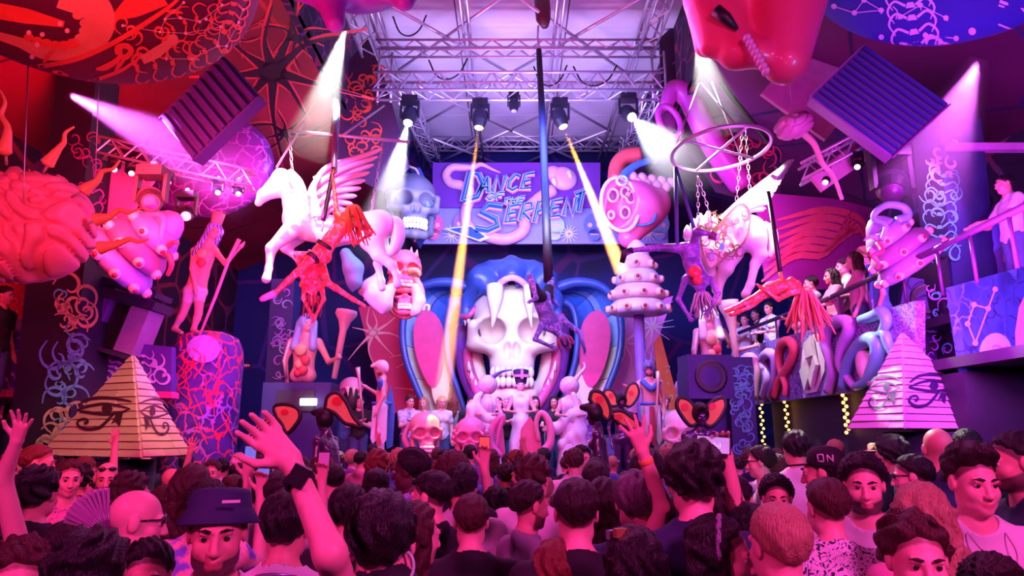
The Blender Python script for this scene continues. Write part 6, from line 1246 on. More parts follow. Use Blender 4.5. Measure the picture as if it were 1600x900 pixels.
def guy(px, py, hp, yaw, kind, hair, skin, hcol, scol, label, gap=.355, **k):
    for _ in range(12):
        b, s = head_at(px, py, hp); a = -math.radians(yaw); b = b - s * np.array([-math.sin(a) * .02, math.cos(a) * .02, 0])
        if not any((b[0] - x) ** 2 + (b[1] - y) ** 2 < gap ** 2 for x, y in PLACED): break
        hp *= .965
    return put(kind, hair, b, yaw, s, skin, hcol, scol, label, faces=abs(yaw) > 45, **k)
LH = lambda x, y, z: HC0 + A(x, y, z)
M_GLASS = mat('sunglass_black', (.01, .01, .015), .12, coat=.5)
def shades(root, up=False, name='sunglasses'):
    dz, dy = (.075, -.02) if up else (.006, .0); t = None
    for g in (-1, 1):
        o = one('lens', M_GLASS, t or root, True, ball=(LH(g * .034, .098 + dy, dz), A(.026, .008, .018), 12, 8)); 
        if t is None: o.name = name; t = o
        one('temple_arm', M_GLASS, t, True, tube=((LH(g * .058, .092 + dy, dz + .004), LH(g * .082, .0, dz + .004)), .0035, 6))
    one('bridge', M_GLASS, t, True, tube=((LH(-.012, .106 + dy, dz + .004), LH(.012, .106 + dy, dz + .004)), .003, 6))
# ---------------------------------------------------------------- people nearest the camera
guy(28, 912, 135, 150, 'm', 'wavy', 0, 'brown', 'black', 'brown-haired man at the bottom left corner with only his forehead showing')
guy(140, 908, 150, 5, 'm', 'wavy', 1, 'black', 'black', 'person with full black hair at the bottom edge, two left of the bucket hat', sleeve=0)
r = guy(228, 900, 140, 156, 'm', 'short', 1, 'black', 'black', 'man with black swept hair and lined forehead left of the bucket-hat man')
hat = guy(340, 831, 138, 160, 'mhat', 'none', 1, 'black', 'white', 'smiling bearded man in a navy bucket hat facing the viewer')
mb = MB(); mb.lathe([(.120, .020), (.121, .026), (.100, .062), (.095, .070), (.090, .108), (.082, .122), (.05, .129), (.001, .130)], LH(0, -.016, 0), A(0, -.10, 1), 28); hb_ = mb.build('bucket_hat', CLOTH['navy'], hat)
mb = MB(); mb.box(LH(-.035, .112, .098), (.05, .006, .008)); mb.build('hat_tag', CLOTH['white'], hb_, False)
r = guy(214, 815, 105, 65, 'mbald', 'none', 0, 'dark', 'black', 'bald man in profile with dark glasses, in front of the paper fan'); shades(r)
r = guy(448, 822, 112, 0, 'm', 'short', 1, 'black', 'white', 'black-haired man in white top with necklace, under the raised arm'); one('necklace', mat('necklace_lilac', (.6, .45, .8), .3, .6), r, True, tube=([A(.085 * math.sin(t), -.02 + .085 * math.cos(t), 1.47 - .03 * math.cos(t)) for t in np.linspace(0, 2 * PI, 25)[:-1]], .005, 6, False, True))
r = guy(672, 776, 76, -72, 'm', 'crop', 0, 'black', 'black', 'man in profile with sunglasses pushed up on his hair, black t-shirt'); shades(r, True)
guy(736, 815, 86, -4, 'm', 'crop', 0, 'brown', 'black', 'man with cropped brown hair and bare nape, right of the sunglasses man')
guy(723, 760, 78, 8, 'm', 'short', 1, 'black', 'white', 'dark-haired man in white behind the crop-haired man')
guy(640, 735, 62, -78, 'm', 'braids', 3, 'black', 'floral', 'dark-skinned person with braided hair in profile')
guy(588, 762, 62, 0, 'f', 'bun', 1, 'dark', 'white', 'woman with dark hair in a bun and white top')
guy(828, 790, 76, 62, 'mbeard', 'crop', 1, 'dark', 'grey', 'bearded man in grey t-shirt looking down to the right')
guy(900, 802, 102, 0, 'm', 'crop', 0, 'dark', 'black', 'man with dark cropped hair and shaved sides in black t-shirt, bottom centre')
guy(868, 892, 104, 4, 'f', 'long', 0, 'red', 'pink', 'woman with long straight auburn hair at the bottom edge')
r = guy(985, 885, 122, -30, 'f', 'long', 0, 'black', 'black', 'woman with long black hair and a gold hair clip'); 
for k, m in enumerate(('gold_clip', 'steel_clip')): one('hair_clip', mat(m, ((1., .62, .25), (.75, .8, .9))[k], .25, .8), r, box=(LH(-.045 + .0 * k, -.02 + .04 * k, .118 - .01 * k), (.07, .022, .03)))
guy(993, 785, 92, 4, 'm', 'short', 0, 'grey', 'navy', 'grey-haired man seen from behind left of the tall wavy-haired man')
guy(1083, 751, 104, 0, 'm', 'wavy', 0, 'black', 'navy', 'tall broad man with thick wavy black hair in navy t-shirt')
guy(1150, 784, 80, 38, 'm', 'crop', 1, 'black', 'grey', 'man with short black hair turned right, beside the tall navy-shirted man')
r = guy(1128, 868, 118, 112, 'f', 'long', 0, 'black', 'black', 'woman in profile wearing a white checked headband', gap=.16); one('headband', mural('band_checks', (.85, .8, .9), (.1, .05, .15), None, 60, .3), r, True, tube=([LH(.094 * math.cos(t), -.0, .01 + .125 * math.sin(t)) for t in np.linspace(-.1, PI + .1, 21)], .011, 8))
guy(1216, 852, 130, -14, 'm', 'buzz', 0, 'blond', 'pink', 'man with very short fair hair close to the camera, right of the headband woman', gap=.16)
guy(1292, 794, 90, -6, 'm', 'crop', 0, 'brown', 'bandana', 'man in a black bandana-print shirt seen from behind')
guy(1350, 757, 90, 204, 'mbeard', 'curly', 0, 'black', 'white', 'bearded man with curly black hair and open white shirt facing the viewer')
cp = guy(1287, 738, 72, -58, 'm', 'buzz', 1, 'black', 'white', 'man in a black baseball cap lettered ON')
mb = MB(); mb.lathe([(.092, .030), (.094, .05), (.088, .10), (.06, .128), (.001, .138)], LH(0, -.014, 0), A(0, 0, 1), 24, 1.0); cap_ = mb.build('baseball_cap', CLOTH['black'], cp); mb = MB(); mb.prism([LH(.085 * math.sin(t) * (1 if abs(t) < 9 else 1), .07 + .115 * math.cos(t), .036 - .012 * math.cos(t)) for t in np.linspace(-PI / 2, PI / 2, 13)], A(0, 0, .008)); mb.build('cap_peak', CLOTH['black'], cap_, False)
for i, (ch, strokes) in enumerate((('O', [[(0, 0), (1, 0), (1, 1), (0, 1), (0, 0)]]), ('N', [[(0, 0), (0, 1), (1, 0), (1, 1)]]))):
    mb = MB()
    for s_ in strokes:
        for a, b in zip(s_[:-1], s_[1:]):
            f = lambda q: LH(-.0945 - .0024 * q[1], .008 - i * .045 - .026 * q[0], .058 + .034 * q[1])
            mb.tube((f(a), f(b)), .0035, 5)
    mb.build('cap_letter', CLOTH['white'], cap_)
guy(1243, 702, 50, 0, 'm', 'short', 1, 'black', 'white', 'tall man with black hair against the dark wall right of the stage')
guy(1432, 874, 134, 192, 'm', 'wavy', 0, 'brown', 'pink', 'man with glossy wavy hair and eyes at the bottom edge, facing the viewer')
guy(1438, 808, 100, 6, 'f', 'long', 0, 'blond', 'pink', 'woman with long blonde hair seen from behind')
r = guy(1520, 753, 98, 184, 'msmile', 'quiff', 0, 'dark', 'white', 'laughing man in a white t-shirt with thin necklace'); one('necklace', mat('necklace_silver', (.7, .65, .7), .3, .8), r, True, tube=(bez([A(-.07, .06, 1.46), A(-.055, .135, 1.39), A(0, .165, 1.31), A(.055, .135, 1.39), A(.07, .06, 1.46)], 5), .0025, 5))
r = guy(1425, 745, 64, -62, 'm', 'crop', 0, 'black', 'black', 'black-haired man in profile wearing narrow sunglasses'); shades(r)
guy(1466, 702, 62, 15, 'mbald', 'none', 1, 'dark', 'navy', 'bald man in front of the mauve pyramid')
guy(1586, 722, 82, -78, 'mbeard', 'crop', 1, 'black', 'navy', 'bearded man in profile at the right edge in navy t-shirt')
guy(1562, 930, 124, 170, 'm', 'curly', 1, 'dark', 'black', 'person with curly dark hair in the bottom right corner')
guy(1214, 778, 78, 196, 'm', 'curly', 1, 'black', 'white', 'dark curly-haired man facing the viewer behind the fair short-haired man')
r = guy(1188, 722, 46, -70, 'm', 'short', 0, 'dark', 'white', 'man in thin glasses in profile right of the held-up phone'); shades(r, False, 'glasses')
guy(60, 772, 78, 0, 'm', 'wavy', 1, 'black', 'black', 'person with bushy black hair at the far left, seen from behind')
guy(60, 724, 52, 70, 'm', 'crop', 0, 'red', 'black', 'red-haired man in profile under the left edge of the sand pyramid')
guy(107, 748, 56, 138, 'msmile', 'short', 0, 'brown', 'plaid', 'smiling young man in a blue print shirt below the sand pyramid')
r = guy(166, 748, 52, 150, 'mbald', 'none', 0, 'dark', 'black', 'bald man with sunglasses on his forehead below the sand pyramid'); shades(r, True)
guy(206, 772, 64, 30, 'm', 'wavy', 0, 'brown', 'black', 'brown wavy-haired person right behind the paper fan')
guy(40, 805, 82, 78, 'm', 'quiff', 0, 'red', 'black', 'man with swept-back auburn hair in profile at the left edge')
guy(262, 786, 64, 62, 'f', 'short', 0, 'brown', 'sequin', 'woman with short brown hair in sequinned top behind the bald man')
guy(308, 788, 70, 10, 'm', 'wavy', 1, 'black', 'purple', 'black-haired person directly behind the bucket-hat man')
guy(268, 752, 44, 10, 'mbald', 'none', 1, 'dark', 'black', 'balding man right of the sand pyramid base, seen from behind'); guy(302, 746, 40, 20, 'm', 'buzz', 0, 'red', 'pink', 'red crop-haired man near the sand pyramid right corner')
guy(330, 738, 38, 165, 'mupr', 'short', 0, 'brown', 'white', 'man facing back with a raised hand right of the sand pyramid'); guy(366, 764, 46, 20, 'f', 'bun', 0, 'brown', 'black', 'woman with lit brown curls behind the bucket hat')
guy(650, 836, 100, 55, 'f', 'long', 0, 'brown', 'black', 'brown-haired woman right of the hoop-earring person'); guy(545, 800, 84, 5, 'm', 'short', 1, 'black', 'black', 'black-haired head between the raised arm and the hoop-earring person')
guy(775, 790, 80, 0, 'm', 'short', 1, 'black', 'black', 'dark-haired man in black between the crop-haired man and the bearded man'); guy(835, 748, 66, 25, 'm', 'wavy', 0, 'brown', 'white', 'man with tousled brown hair above the bearded grey-shirted man')
guy(930, 752, 60, 0, 'm', 'crop', 0, 'dark', 'blue', 'man with flat dark crop, behind the bottom-centre cropped man'); guy(898, 722, 40, 10, 'm', 'short', 0, 'brown', 'white', 'brown-haired guest in front of the right silver dancer')
guy(945, 790, 84, 20, 'f', 'long', 0, 'dark', 'navy', 'dark long-haired woman left of the grey-haired man'); guy(1010, 740, 70, 0, 'm', 'short', 0, 'black', 'black', 'man in a dark cap-like hairstyle left of the raised wristband hand')
guy(880, 800, 70, 150, 'f', 'bun', 0, 'brown', 'sequin', 'person in sparkling sequins behind the bearded grey-shirted man'); guy(1215, 735, 44, -10, 'm', 'curly', 0, 'brown', 'white', 'curly brown-haired man left of the lettered cap')
guy(1170, 832, 92, 15, 'm', 'short', 1, 'black', 'navy', 'dark-haired man right behind the headband woman'); guy(1330, 838, 100, 10, 'f', 'short', 0, 'dark', 'black', 'dark-haired person below the bandana-shirted man')
guy(1392, 712, 52, -20, 'm', 'wavy', 1, 'black', 'black', 'black-haired man below the mauve pyramid left edge'); guy(1512, 700, 46, 25, 'm', 'curly', 1, 'black', 'black', 'curly black-haired man below the mauve pyramid right edge')
sh = guy(1370, 712, 34, 0, 'm', 'short', 0, 'brown', 'white', 'guest in a straw hat in front of the mauve pyramid'); mb = MB(); mb.lathe([(.16, .05), (.16, .058), (.095, .062), (.09, .12), (.06, .14), (.001, .14)], LH(0, -.01, 0), A(0, 0, 1), 20); mb.build('straw_hat', mat('straw', (.85, .62, .35), .7), sh)
guy(1305, 705, 30, 0, 'f', 'curly', 0, 'blond', 'pink', 'curly blonde guest above the lettered cap')
# the raised arm with a wristwatch
d = 1.75
J = px_joints(d, head=(597, 850, .05), neck=(598, 928, .03), chest=(600, 1040), belly=(600, 1160), pelvis=(600, 1260), shL=(548, 962), elL=(516, 866, -.18), wrL=(456, 722, -.12), shR=(660, 960), elR=(680, 1090), wrR=(680, 1200), hipL=(570, 1280), hipR=(630, 1280), knL=(570, 1500), knR=(630, 1500), anL=(570, 1720), anR=(630, 1720), toL=(565, 1740, .1), toR=(635, 1740, .1))
zf = min(J['anL'][2], J['anR'][2]) - .08
for q in 'LR': J['kn' + q][2] = .50; J['an' + q][2] = .085; J['to' + q][2] = .035; J['hip' + q][2] = .9
J['pelvis'][2] = .93; J['belly'][2] = 1.06; J['chest'][2] = min(J['chest'][2], 1.28)
hero = figure('person', 'black-haired person in hoop earrings waving one bare arm high', J, 0, 'short', 'black', 'tank', 'black', 'denim', .97, True, face=A(0, 1, .05), hands={'L': dict(side=A(-.3, -.2, -1), spread=.18, curl=.45, d=P(394, 658, d - .1) - P(456, 722, d - .12))}, hf=.006, eyes=False)
PLACED.append((J['pelvis'][0], J['pelvis'][1]))
w0 = J['wrL']; dw = nrm(J['elL'] - J['wrL']); mb = MB(); mb.lathe([(.034, 0.0), (.036, .004), (.036, .020), (.034, .024)], w0 + dw * .035, dw, 18); mb.build('watch_strap', CLOTH['black'], hero); one('watch_case', M_BLACK, hero, box=(w0 + dw * .047 + A(.01, -.034, .01), (.040, .016, .046), Ry(.45)))
for px in (632, 556): mb = MB(); e = P(px, 886 if px > 600 else 880, d); mb.tube([e + A(.022 * math.cos(t), 0.006 * math.sin(t), .034 * math.sin(t)) for t in np.linspace(0, 2 * PI, 21)[:-1]], .0045, 8, closed=True); mb.build('hoop_earring', mat('hoop_mint', (.65, .95, .85), .3), hero)
# raised hand with wristband, phone holder, arm at the left edge
def armed(label, d, head, side, sh, el, wr, hand, skin, hair, hcol, scol, sleeve, curl=.15, spread=.5, hside=None, tip=None):
    b, dy = P(*head, d + .12), 0.; J0 = stand(); s = b[2] / HZ; J = {k: b * A(1, 1, 0) + v * s for k, v in J0.items()}; J['head'] = b
    q = side; J['sh' + q] = J['sh' + q]; J['el' + q] = P(*el, d); J['wr' + q] = P(*wr, d - .05)
    r = figure('person', label, J, skin, hair, hcol, sleeve, scol, 'denim', s, face=A(0, 1, 0), hands={q: dict(side=hside if hside is not None else A(1, 0, 0), curl=curl, spread=spread, d=P(*tip, d - .08) - P(*wr, d - .05))}, hf=.0065, eyes=False); PLACED.append((b[0], b[1])); return r, J
r, J = armed('person in a grey sleeve raising a hand with an orange wristband', 2.95, (1056, 818), 'L', None, (1036, 792), (1004, 706), None, 0, 'short', 'black', 'grey', 'tee', hside=A(1, 0, 0), tip=(988, 660), spread=.6)
w0 = J['wrL']; dw = nrm(J['elL'] - w0); mb = MB(); mb.lathe([(.031, 0), (.032, .002), (.032, .018), (.031, .02)], w0 + dw * .03, dw, 16); mb.build('wristband', mat('wristband_orange', (1., .45, .12), .5), r)
r, J = armed('person holding a phone sideways above the tall wavy-haired man', 3.1, (1118, 800), 'R', None, (1150, 790), (1136, 716), None, 0, 'short', 'dark', 'black', 'tee', hside=A(-1, 0, .2), curl=.5, tip=(1124, 680), spread=.2)
r, J = armed('person raising a bare arm at the left edge', 3.3, (-14, 792), 'R', None, (4, 748), (26, 690), None, 0, 'short', 'dark', 'black', 'tank', hside=A(-1, 0, 0), tip=(34, 660))
def phone(label, c, R, w_=.075, h_=.155, screen=None, group='phones'):
    c = np.asarray(c, float); root = thing('mobile_phone', label, 'phone', c - A(0, 0, h_ / 2), group); one('case', M_BLACK, root, box=(c, (w_, .010, h_), R)); s = one('screen', screen or M_DARK, root, box=(c + R @ A(0, -.006, 0), (w_ * .90, .002, h_ * .90), R)); one('camera_bump', M_BLACK, root, box=(c + R @ A(w_ * .25, .007, h_ * .36), (.02, .006, .02), R)); return root, s
SCR = mat('screen_glow', (.70, .55, 1.0), .3, emit=.35, var=.5, scale=30, col2=(.1, .08, .5))
ph, scn_ = phone('sideways phone filming the stage above the tall wavy-haired man', P(1114, 695, 3.0), Ry(PI / 2 + .08), screen=SCR)
for k in range(9): x = 1102 + k * 2.9; one('screen_figure', mat('screen_light', (1, .85, 1.), .3, emit=.7, var=0), scn_, box=(P(x, 697 + (k * 7 % 5) - 2, 2.985), (.003, .001, .010 + .004 * (k % 3))))
BLU = mat('screen_blue', (.15, .3, 1.), .3, emit=.5, var=.4, scale=40); SLV = mat('phone_silver', (.75, .6, .8), .3)
for px, py, dd, m, l, kk in ((391, 716, 4.2, BLU, 'upright phone with blue screen left of the raised arm', 'fph'), (412, 738, 4.0, BLU, 'dark upright phone just left of the wristwatch', 'mph'), (506, 725, 4.4, SLV, 'silver phone held up right of the wristwatch', 'mph'), (757, 700, 4.6, mat('screen_red', (.9, .1, .1), .3, emit=.6), 'tall black phone held up below the left silver dancer', 'mph')):
    p = P(px, py, dd); phone(l, p, Rx(-.1), screen=m); s = (p[2] - .10) / 1.70; b = A(p[0] - .17 * s, p[1] - .36 * s, 0); put(kk, 'long' if kk[0] == 'f' else ('short', 'curly', 'crop')[px % 3], b, 0, s, 0, ('dark', 'brown')[px % 2], ('sequin', 'black', 'white', 'navy')[px % 4], 'person holding up the ' + l.replace('upright ', '').replace(' held up', '').replace('tall ', '').replace('just ', ''), faces=False)
# paper fan
fan = thing('paper_fan', 'open lilac folding fan beside the bald man with dark glasses', 'fan', P(170, 836, 2.3)); fm = [mat('fan_lilac', (.90, .72, .95), .6), mat('fan_orchid', (.78, .55, .85), .6)]
for k in range(11):
    a0, a1 = math.radians(90 + 6.8 * k), math.radians(90 + 6.8 * (k + 1)); q = [P(170 + r_ * math.cos(a), 836 - r_ * math.sin(a), 2.3 + z_) for r_, a, z_ in ((24, a0, 0), (74, a0, 0), (74, a1, .012), (24, a1, .012))]; mb = MB(); mb.prism(q, A(0, .002, 0)); mb.build('fold', fm[k % 2], fan, False); one('stick', mat('fan_stick', (.35, .12, .35), .5), fan, True, tube=((P(170, 836, 2.31), P(170 + 74 * math.cos(a0), 836 - 74 * math.sin(a0), 2.295)), .003, 5))
guy(112, 858, 104, 20, 'm', 'crop', 0, 'dark', 'black', 'bare-armed person holding the lilac fan, mostly hidden')
# ---------------------------------------------------------------- performers
LAT = mat('latex_plum', (.07, .02, .10), .22, coat=.6, spec=.8); ORG_ = mat('hood_orange', (1.0, .36, .07), .5); YEL = mat('hood_yellow', (1.0, .62, .22), .5); DOT = mat('hood_dot_red', (.85, .04, .04), .5)
PODZ = .5
def podium(c, z, label, w_=.9, m=None): t = thing('podium', label, 'podium', A(c[0], c[1], 0), 'podiums'); one('block', m or M_DARK, t, box=(A(c[0], c[1], z / 2 - .02), (w_, w_, z - .04))); one('top', M_BLACK, t, box=(A(c[0], c[1], z - .02), (w_ + .04, w_ + .04, .04)))
def lobe(root, outline, d0, dots, m, th=.05, tilt=0.):
    f = lambda x, y: P(x, y, d0 + tilt * (x - outline[0][0]))
    o = bez(list(outline) + [outline[0]], 4)[:-1]; mb = MB(); mb.prism([f(*p) for p in o], A(0, th, 0)); lb = mb.build('hood_lobe', m, root, False); mb = MB(); mb.tube([f(*p) + A(0, th * .4, 0) for p in o], .028, 8, closed=True); mb.build('hood_rim', M_BLACK, lb)
    for x, y, r_, ry in dots: mb = MB(); mb.prism([f(x + r_ * math.cos(t), y + ry * math.sin(t)) - A(0, .012, 0) for t in np.linspace(0, 2 * PI, 17)[:-1]], A(0, .012, 0)); mb.build('hood_spot', DOT, lb, False)
def cobra(label, px, py, d, yaw, bend, lobes, m, arms=None, s=1.0):
    c = P(px, py, d); J = stand(); Rm = Rz(-math.radians(yaw)); dz = c[2] - HZ * s - 0.; J = {k: A(c[0], c[1], dz) + Rm @ (v * s) for k, v in J.items()}
    f = Rm @ A(0, 1, 0); sh_ = f * bend
    for k in J:
        if k in ('chest', 'neck', 'head') or k[:2] in ('sh', 'el', 'wr'): J[k] = J[k] + sh_ * (1 if k != 'chest' else .5) - A(0, 0, bend * .4)
    r = figure('snake_dancer', label, J, LAT, 'none', 'dark', None, s=s, face=f * 1. + A(0, 0, -.25), h=.018, hf=.012, cat='person', fem=True, group='cobra-hooded dancers', eyes=True, brows=False)
    S = Sdf(); S.ell(J['head'] + A(0, 0, .03), A(.115, .125, .13) * s, .02); S.ell(J['head'] + f * .12 * s - A(0, 0, .04), A(.08, .08, .10) * s, .02, None, True); S.cap(J['head'] + A(0, 0, .10), J['head'] + f * .16 + A(0, 0, .10), .07, .04, .05); sdf_mesh('snake_cap', S, .014, M_BLACK, r)
    bm = MB(); mb = MB()
    for o_, dots, mm in lobes: lobe(r, o_, d - .05, dots, mm)
    podium((J['pelvis'][0], J['pelvis'][1]), max(.12, min(J['anL'][2], J['anR'][2]) - .085 * s), 'dark podium under the ' + label.split(',')[0]); PLACED.append((J['pelvis'][0], J['pelvis'][1])); return r, J
cobra('cobra-hooded dancer partly behind the waving arm, left of the stage', 436, 668, 8.4, -60, .05, [([(432, 652), (428, 636), (445, 632), (464, 638), (468, 652), (458, 668), (448, 676), (440, 662)], [(445, 644, 6, 4.5)], YEL)], LAT)
cobra('cobra-hooded dancer bending left in shiny dark suit, beside the pharaoh', 522, 652, 8.4, -75, .10, [([(508, 638), (512, 620), (526, 614), (540, 628), (552, 652), (566, 668), (552, 664), (538, 660), (524, 646)], [(527, 627, 8, 7)], YEL)], LAT)
cobra('cobra-hooded dancer facing left, behind the raised wristband hand', 938, 646, 8.8, -80, .05, [([(922, 624), (926, 612), (940, 614), (950, 628), (954, 644), (950, 656), (940, 648), (930, 636)], [(937, 624, 6, 6)], ORG_), ([(954, 644), (970, 642), (984, 650), (1004, 668), (990, 670), (968, 662)], [(966, 652, 7, 4.5)], ORG_)], LAT)
cobra('cobra-hooded dancer facing the viewer with both orange lobes spread', 1093, 650, 8.6, 175, .0, [([(1090, 652), (1084, 634), (1074, 624), (1062, 622), (1058, 634), (1066, 650), (1078, 664), (1088, 662)], [(1070, 636, 6, 6)], ORG_), ([(1100, 652), (1106, 636), (1116, 626), (1130, 622), (1134, 634), (1126, 652), (1112, 666), (1102, 662)], [(1113, 635, 6, 6)], ORG_)], mat('latex_orange', (1., .3, .08), .4))
cobra('small cobra-hooded dancer deep on stage left of the right pharaoh', 970, 628, 12.6, 170, .0, [([(968, 632), (958, 612), (946, 610), (944, 622), (956, 634)], [(955, 618, 4, 4)], ORG_), ([(974, 632), (982, 604), (994, 600), (998, 616), (986, 634)], [(986, 614, 4, 4)], ORG_)], LAT, s=.95)
M_SIL = mural('mirror_sequins', (.75, .65, .85), (.25, .15, .45), (1., .8, .75), 26, .10, rough=.2); M_GOWN = mat('gown_white', (.80, .84, .95), .6, var=.08)
def gown(label, px, py, d, s, face, cape, horn, crown=False):
    c = P(px, py, d); J = {k: c + (v - HC0) * s for k, v in stand(fem=True).items()}; z0 = J['anL'][2] - .085
    for q, g_ in (('L', -1), ('R', 1)): J['el' + q] = J['sh' + q] + A(g_ * .10, -.08, -.24) * s; J['wr' + q] = J['el' + q] + A(-g_ * .10, -.18, -.02) * s
    r = figure('gown_dancer', label, J, 0, 'none', 'dark', 'tank', M_GOWN, None, s, True, face=face, h=.022, hf=.014, group='white-gowned dancers', brows=False)
    S = Sdf(); S.chain([J['belly'], J['pelvis'], J['pelvis'] - A(0, 0, .45), A(J['pelvis'][0], J['pelvis'][1], z0 + .1)], A(.12, .16, .23, .30) * s, .05)
    sdf_mesh('skirt', S, .035, M_GOWN, r, noise=lambda X, Y, Z: .018 * np.sin(34 * X + 2 * np.sin(3 * Z)) * np.clip((J['pelvis'][2] - Z) * 1.5, 0, 1), cut=lambda X, Y, Z: z0 + .02 - Z)
    if crown:
        mb = MB(); mb.lathe([(.10, .04), (.11, .08), (.155, .30), (.15, .31), (.001, .31)], J['head'] + A(0, .02, 0), A(0, .12, 1), 20); cr = mb.build('tall_crown', CLOTH['navy'], r, False)
        one('crown_band', CLOTH['pink'], cr, box=(J['head'] + A(0, -.10, .19), (.26, .05, .05))); one('crown_band', CLOTH['pink'], cr, box=(J['head'] + A(0.02, -.105, .22), (.05, .05, .18)))
    else:
        one('mirror_helmet', M_SIL, r, True, ball=(J['head'] + A(0, 0, .06), A(.19, .19, .19) * s, 20, 14)); sdf_mesh('mirror_top', Sdf().cap(J['belly'], J['chest'], .13 * s, .16 * s, .03).cap(J['chest'], J['neck'], .13 * s, .08 * s, .04), .03, M_SIL, r)
        mb = MB(); q = bez([P(x, y, d - .05) for x, y in horn], 5); mb.tube(q, np.linspace(.05, .012, len(q)), 8); mb.build('braid_horn', M_SIL if px > 800 else mat('braid_indigo', (.08, .05, .25), .35), r)
        S = Sdf(); kx = MPP(650, d)
        for ch, rs in cape: S.chain([P(x, y, d - .12 + .02 * i) for i, (x, y) in enumerate(ch)], A(*rs) * kx, .08)
        sdf_mesh('cape', S, .03, M_GOWN, r, noise=lambda X, Y, Z: .014 * np.sin(30 * X + 12 * Z))
    podium((J['pelvis'][0], J['pelvis'][1]), z0 + .0, 'stage riser under the ' + label.split(',')[0], .8, mat('riser_violet', (.14, .06, .3), .5)); return r
gown('white-gowned dancer with mirrored helmet and dark braid, left of centre stage', 762, 606, 13.0, 1.0, A(.5, -.85, -.1), [([(750, 616), (738, 640), (734, 672), (738, 698)], (5, 9, 13, 17)), ([(744, 640), (766, 656), (784, 658)], (10, 8, 2)), ([(738, 672), (758, 680)], (12, 8))], [(764, 596), (775, 586), (786, 580), (800, 578)])
gown('white-gowned dancer in tall navy and pink crown at centre stage', 814, 603, 13.2, 1.0, A(0, -1, 0), None, None, True)
gown('white-gowned dancer with mirrored helmet and silver horn, right of centre stage', 890, 608, 13.0, 1.0, A(-.5, -.85, -.1), [([(896, 618), (902, 645), (904, 675), (902, 702)], (5, 8, 12, 17)), ([(894, 648), (872, 668), (848, 672)], (9, 9, 2)), ([(900, 680), (880, 696)], (12, 10))], [(898, 594), (906, 584), (914, 574), (912, 566)])
def pharaoh(label, px, py, d, s, yaw, skin, helm, staffpts, right):
    c = P(px, py, d); Rm = Rz(-math.radians(yaw)); J = {k: c + Rm @ ((v - HC0) * s) for k, v in stand().items()}; z0 = J['anL'][2] - .085 * s; q = 'L' if not right else 'R'
    J['elR'] = J['shR'] + A(-.05 if not right else -.1, -.20, -.22) * s; J['wrR'] = J['elR'] + A(-.16, -.12, .10) * s
    r = figure('pharaoh_performer', label, J, skin, 'none', 'dark', None, s=s, face=Rm @ A(0, 1, 0), h=.02, hf=.012, group='pharaoh performers', beard=True)
    legs_mesh(J, s, CLOTH['white'], r, 'loose_trousers'); f = Rm @ A(0, 1, 0)
    S = Sdf(); S.ell(J['head'] + A(0, 0, .05), A(.125, .135, .13) * s, .02); S.ell(J['head'] + f * .13 - A(0, 0, .05), A(.08, .08, .10), .02, None, True); S.cap(J['head'] + A(0, 0, .1) + f * .06, J['head'] + f * .19 + A(0, 0, .06), .07, .035, .04)
    if helm == 'ram': S.ell(J['head'] + A(.09, -.05, .02), A(.05, .05, .09), .02)
    else:
        for e in (-1, 1): S.cap(J['head'] + A(.05 * e, 0, .15), J['head'] + A(.07 * e, 0, .40), .03, .006, .02)
    sdf_mesh('helmet', S, .015, mat('helmet_pearl', (.85, .62, .62), .35) if helm == 'ram' else mat('helmet_indigo', (.25, .2, .5), .3), r)
    mb = MB(); mb.tube(bez([J['shL'] + A(-.03, -.12, .02), J['chest'] + A(0, -.18, -.02), J['shR'] + A(.03, -.10, .04)], 6), .055, 8); mb.build('collar_sash', CLOTH['blue'], r)
    one('belt', CLOTH['blue'], r, True, tube=([J['pelvis'] + A(.17 * math.cos(t), .12 * math.sin(t), .05) for t in np.linspace(0, 2 * PI, 21)[:-1]], .03, 8, False, True)); x = J['pelvis'][0]; y = J['pelvis'][1]; z = J['pelvis'][2]
    for k, (dx, m) in enumerate(((-.10, CLOTH['white']), (-.02, mat('loincloth_red', (.55, .06, .10), .6)), (.09, CLOTH['white']))): mb = MB(); mb.prism([A(x + dx - .04, y - .16, z), A(x + dx + .05, y - .16, z), A(x + dx + .06, y - .19, z - .62 - .1 * (k % 2)), A(x + dx, y - .19, z - .72), A(x + dx - .05, y - .19, z - .6)], A(0, .015, 0)); mb.build('loincloth_strip', m, r, False)
    mb = MB(); mb.prism([A(x + .15, y + .12, z + .4), A(x + .24, y + .1, z - .1), A(x + .22, y + .1, z - .75), A(x + .1, y + .14, z - .8), A(x + .02, y + .14, z)], A(0, .02, 0)); mb.build('cape', CLOTH['blue'], r, False)
    t = one('sceptre', mat('sceptre_gold', (.85, .6, .5), .3, .5), None, True, tube=([P(*p, d - .3) for p in staffpts], A(.05, .03, .022, .018), 8)); tag(t, 'slim sceptre held by the pharaoh performer %s of the stage' % ('left' if not right else 'right'), 'staff')
    podium((x, y), z0, 'flight case riser under the pharaoh performer ' + ('left' if not right else 'right'), .7, mat('case_grey', (.3, .25, .35), .4, .3))
pharaoh('bare-chested pharaoh performer in pearl ram helmet, left of the stage', 597, 577, 13.0, 1.02, -100, 0, 'ram', ((559, 574), (561, 590), (564, 620), (568, 660)), False)
pharaoh('bare-chested pharaoh performer in horned indigo helmet, right of the stage', 1014, 578, 13.0, 1.02, 190, 0, 'horn', ((1028, 580), (1028, 600), (1026, 640), (1024, 690)), True)
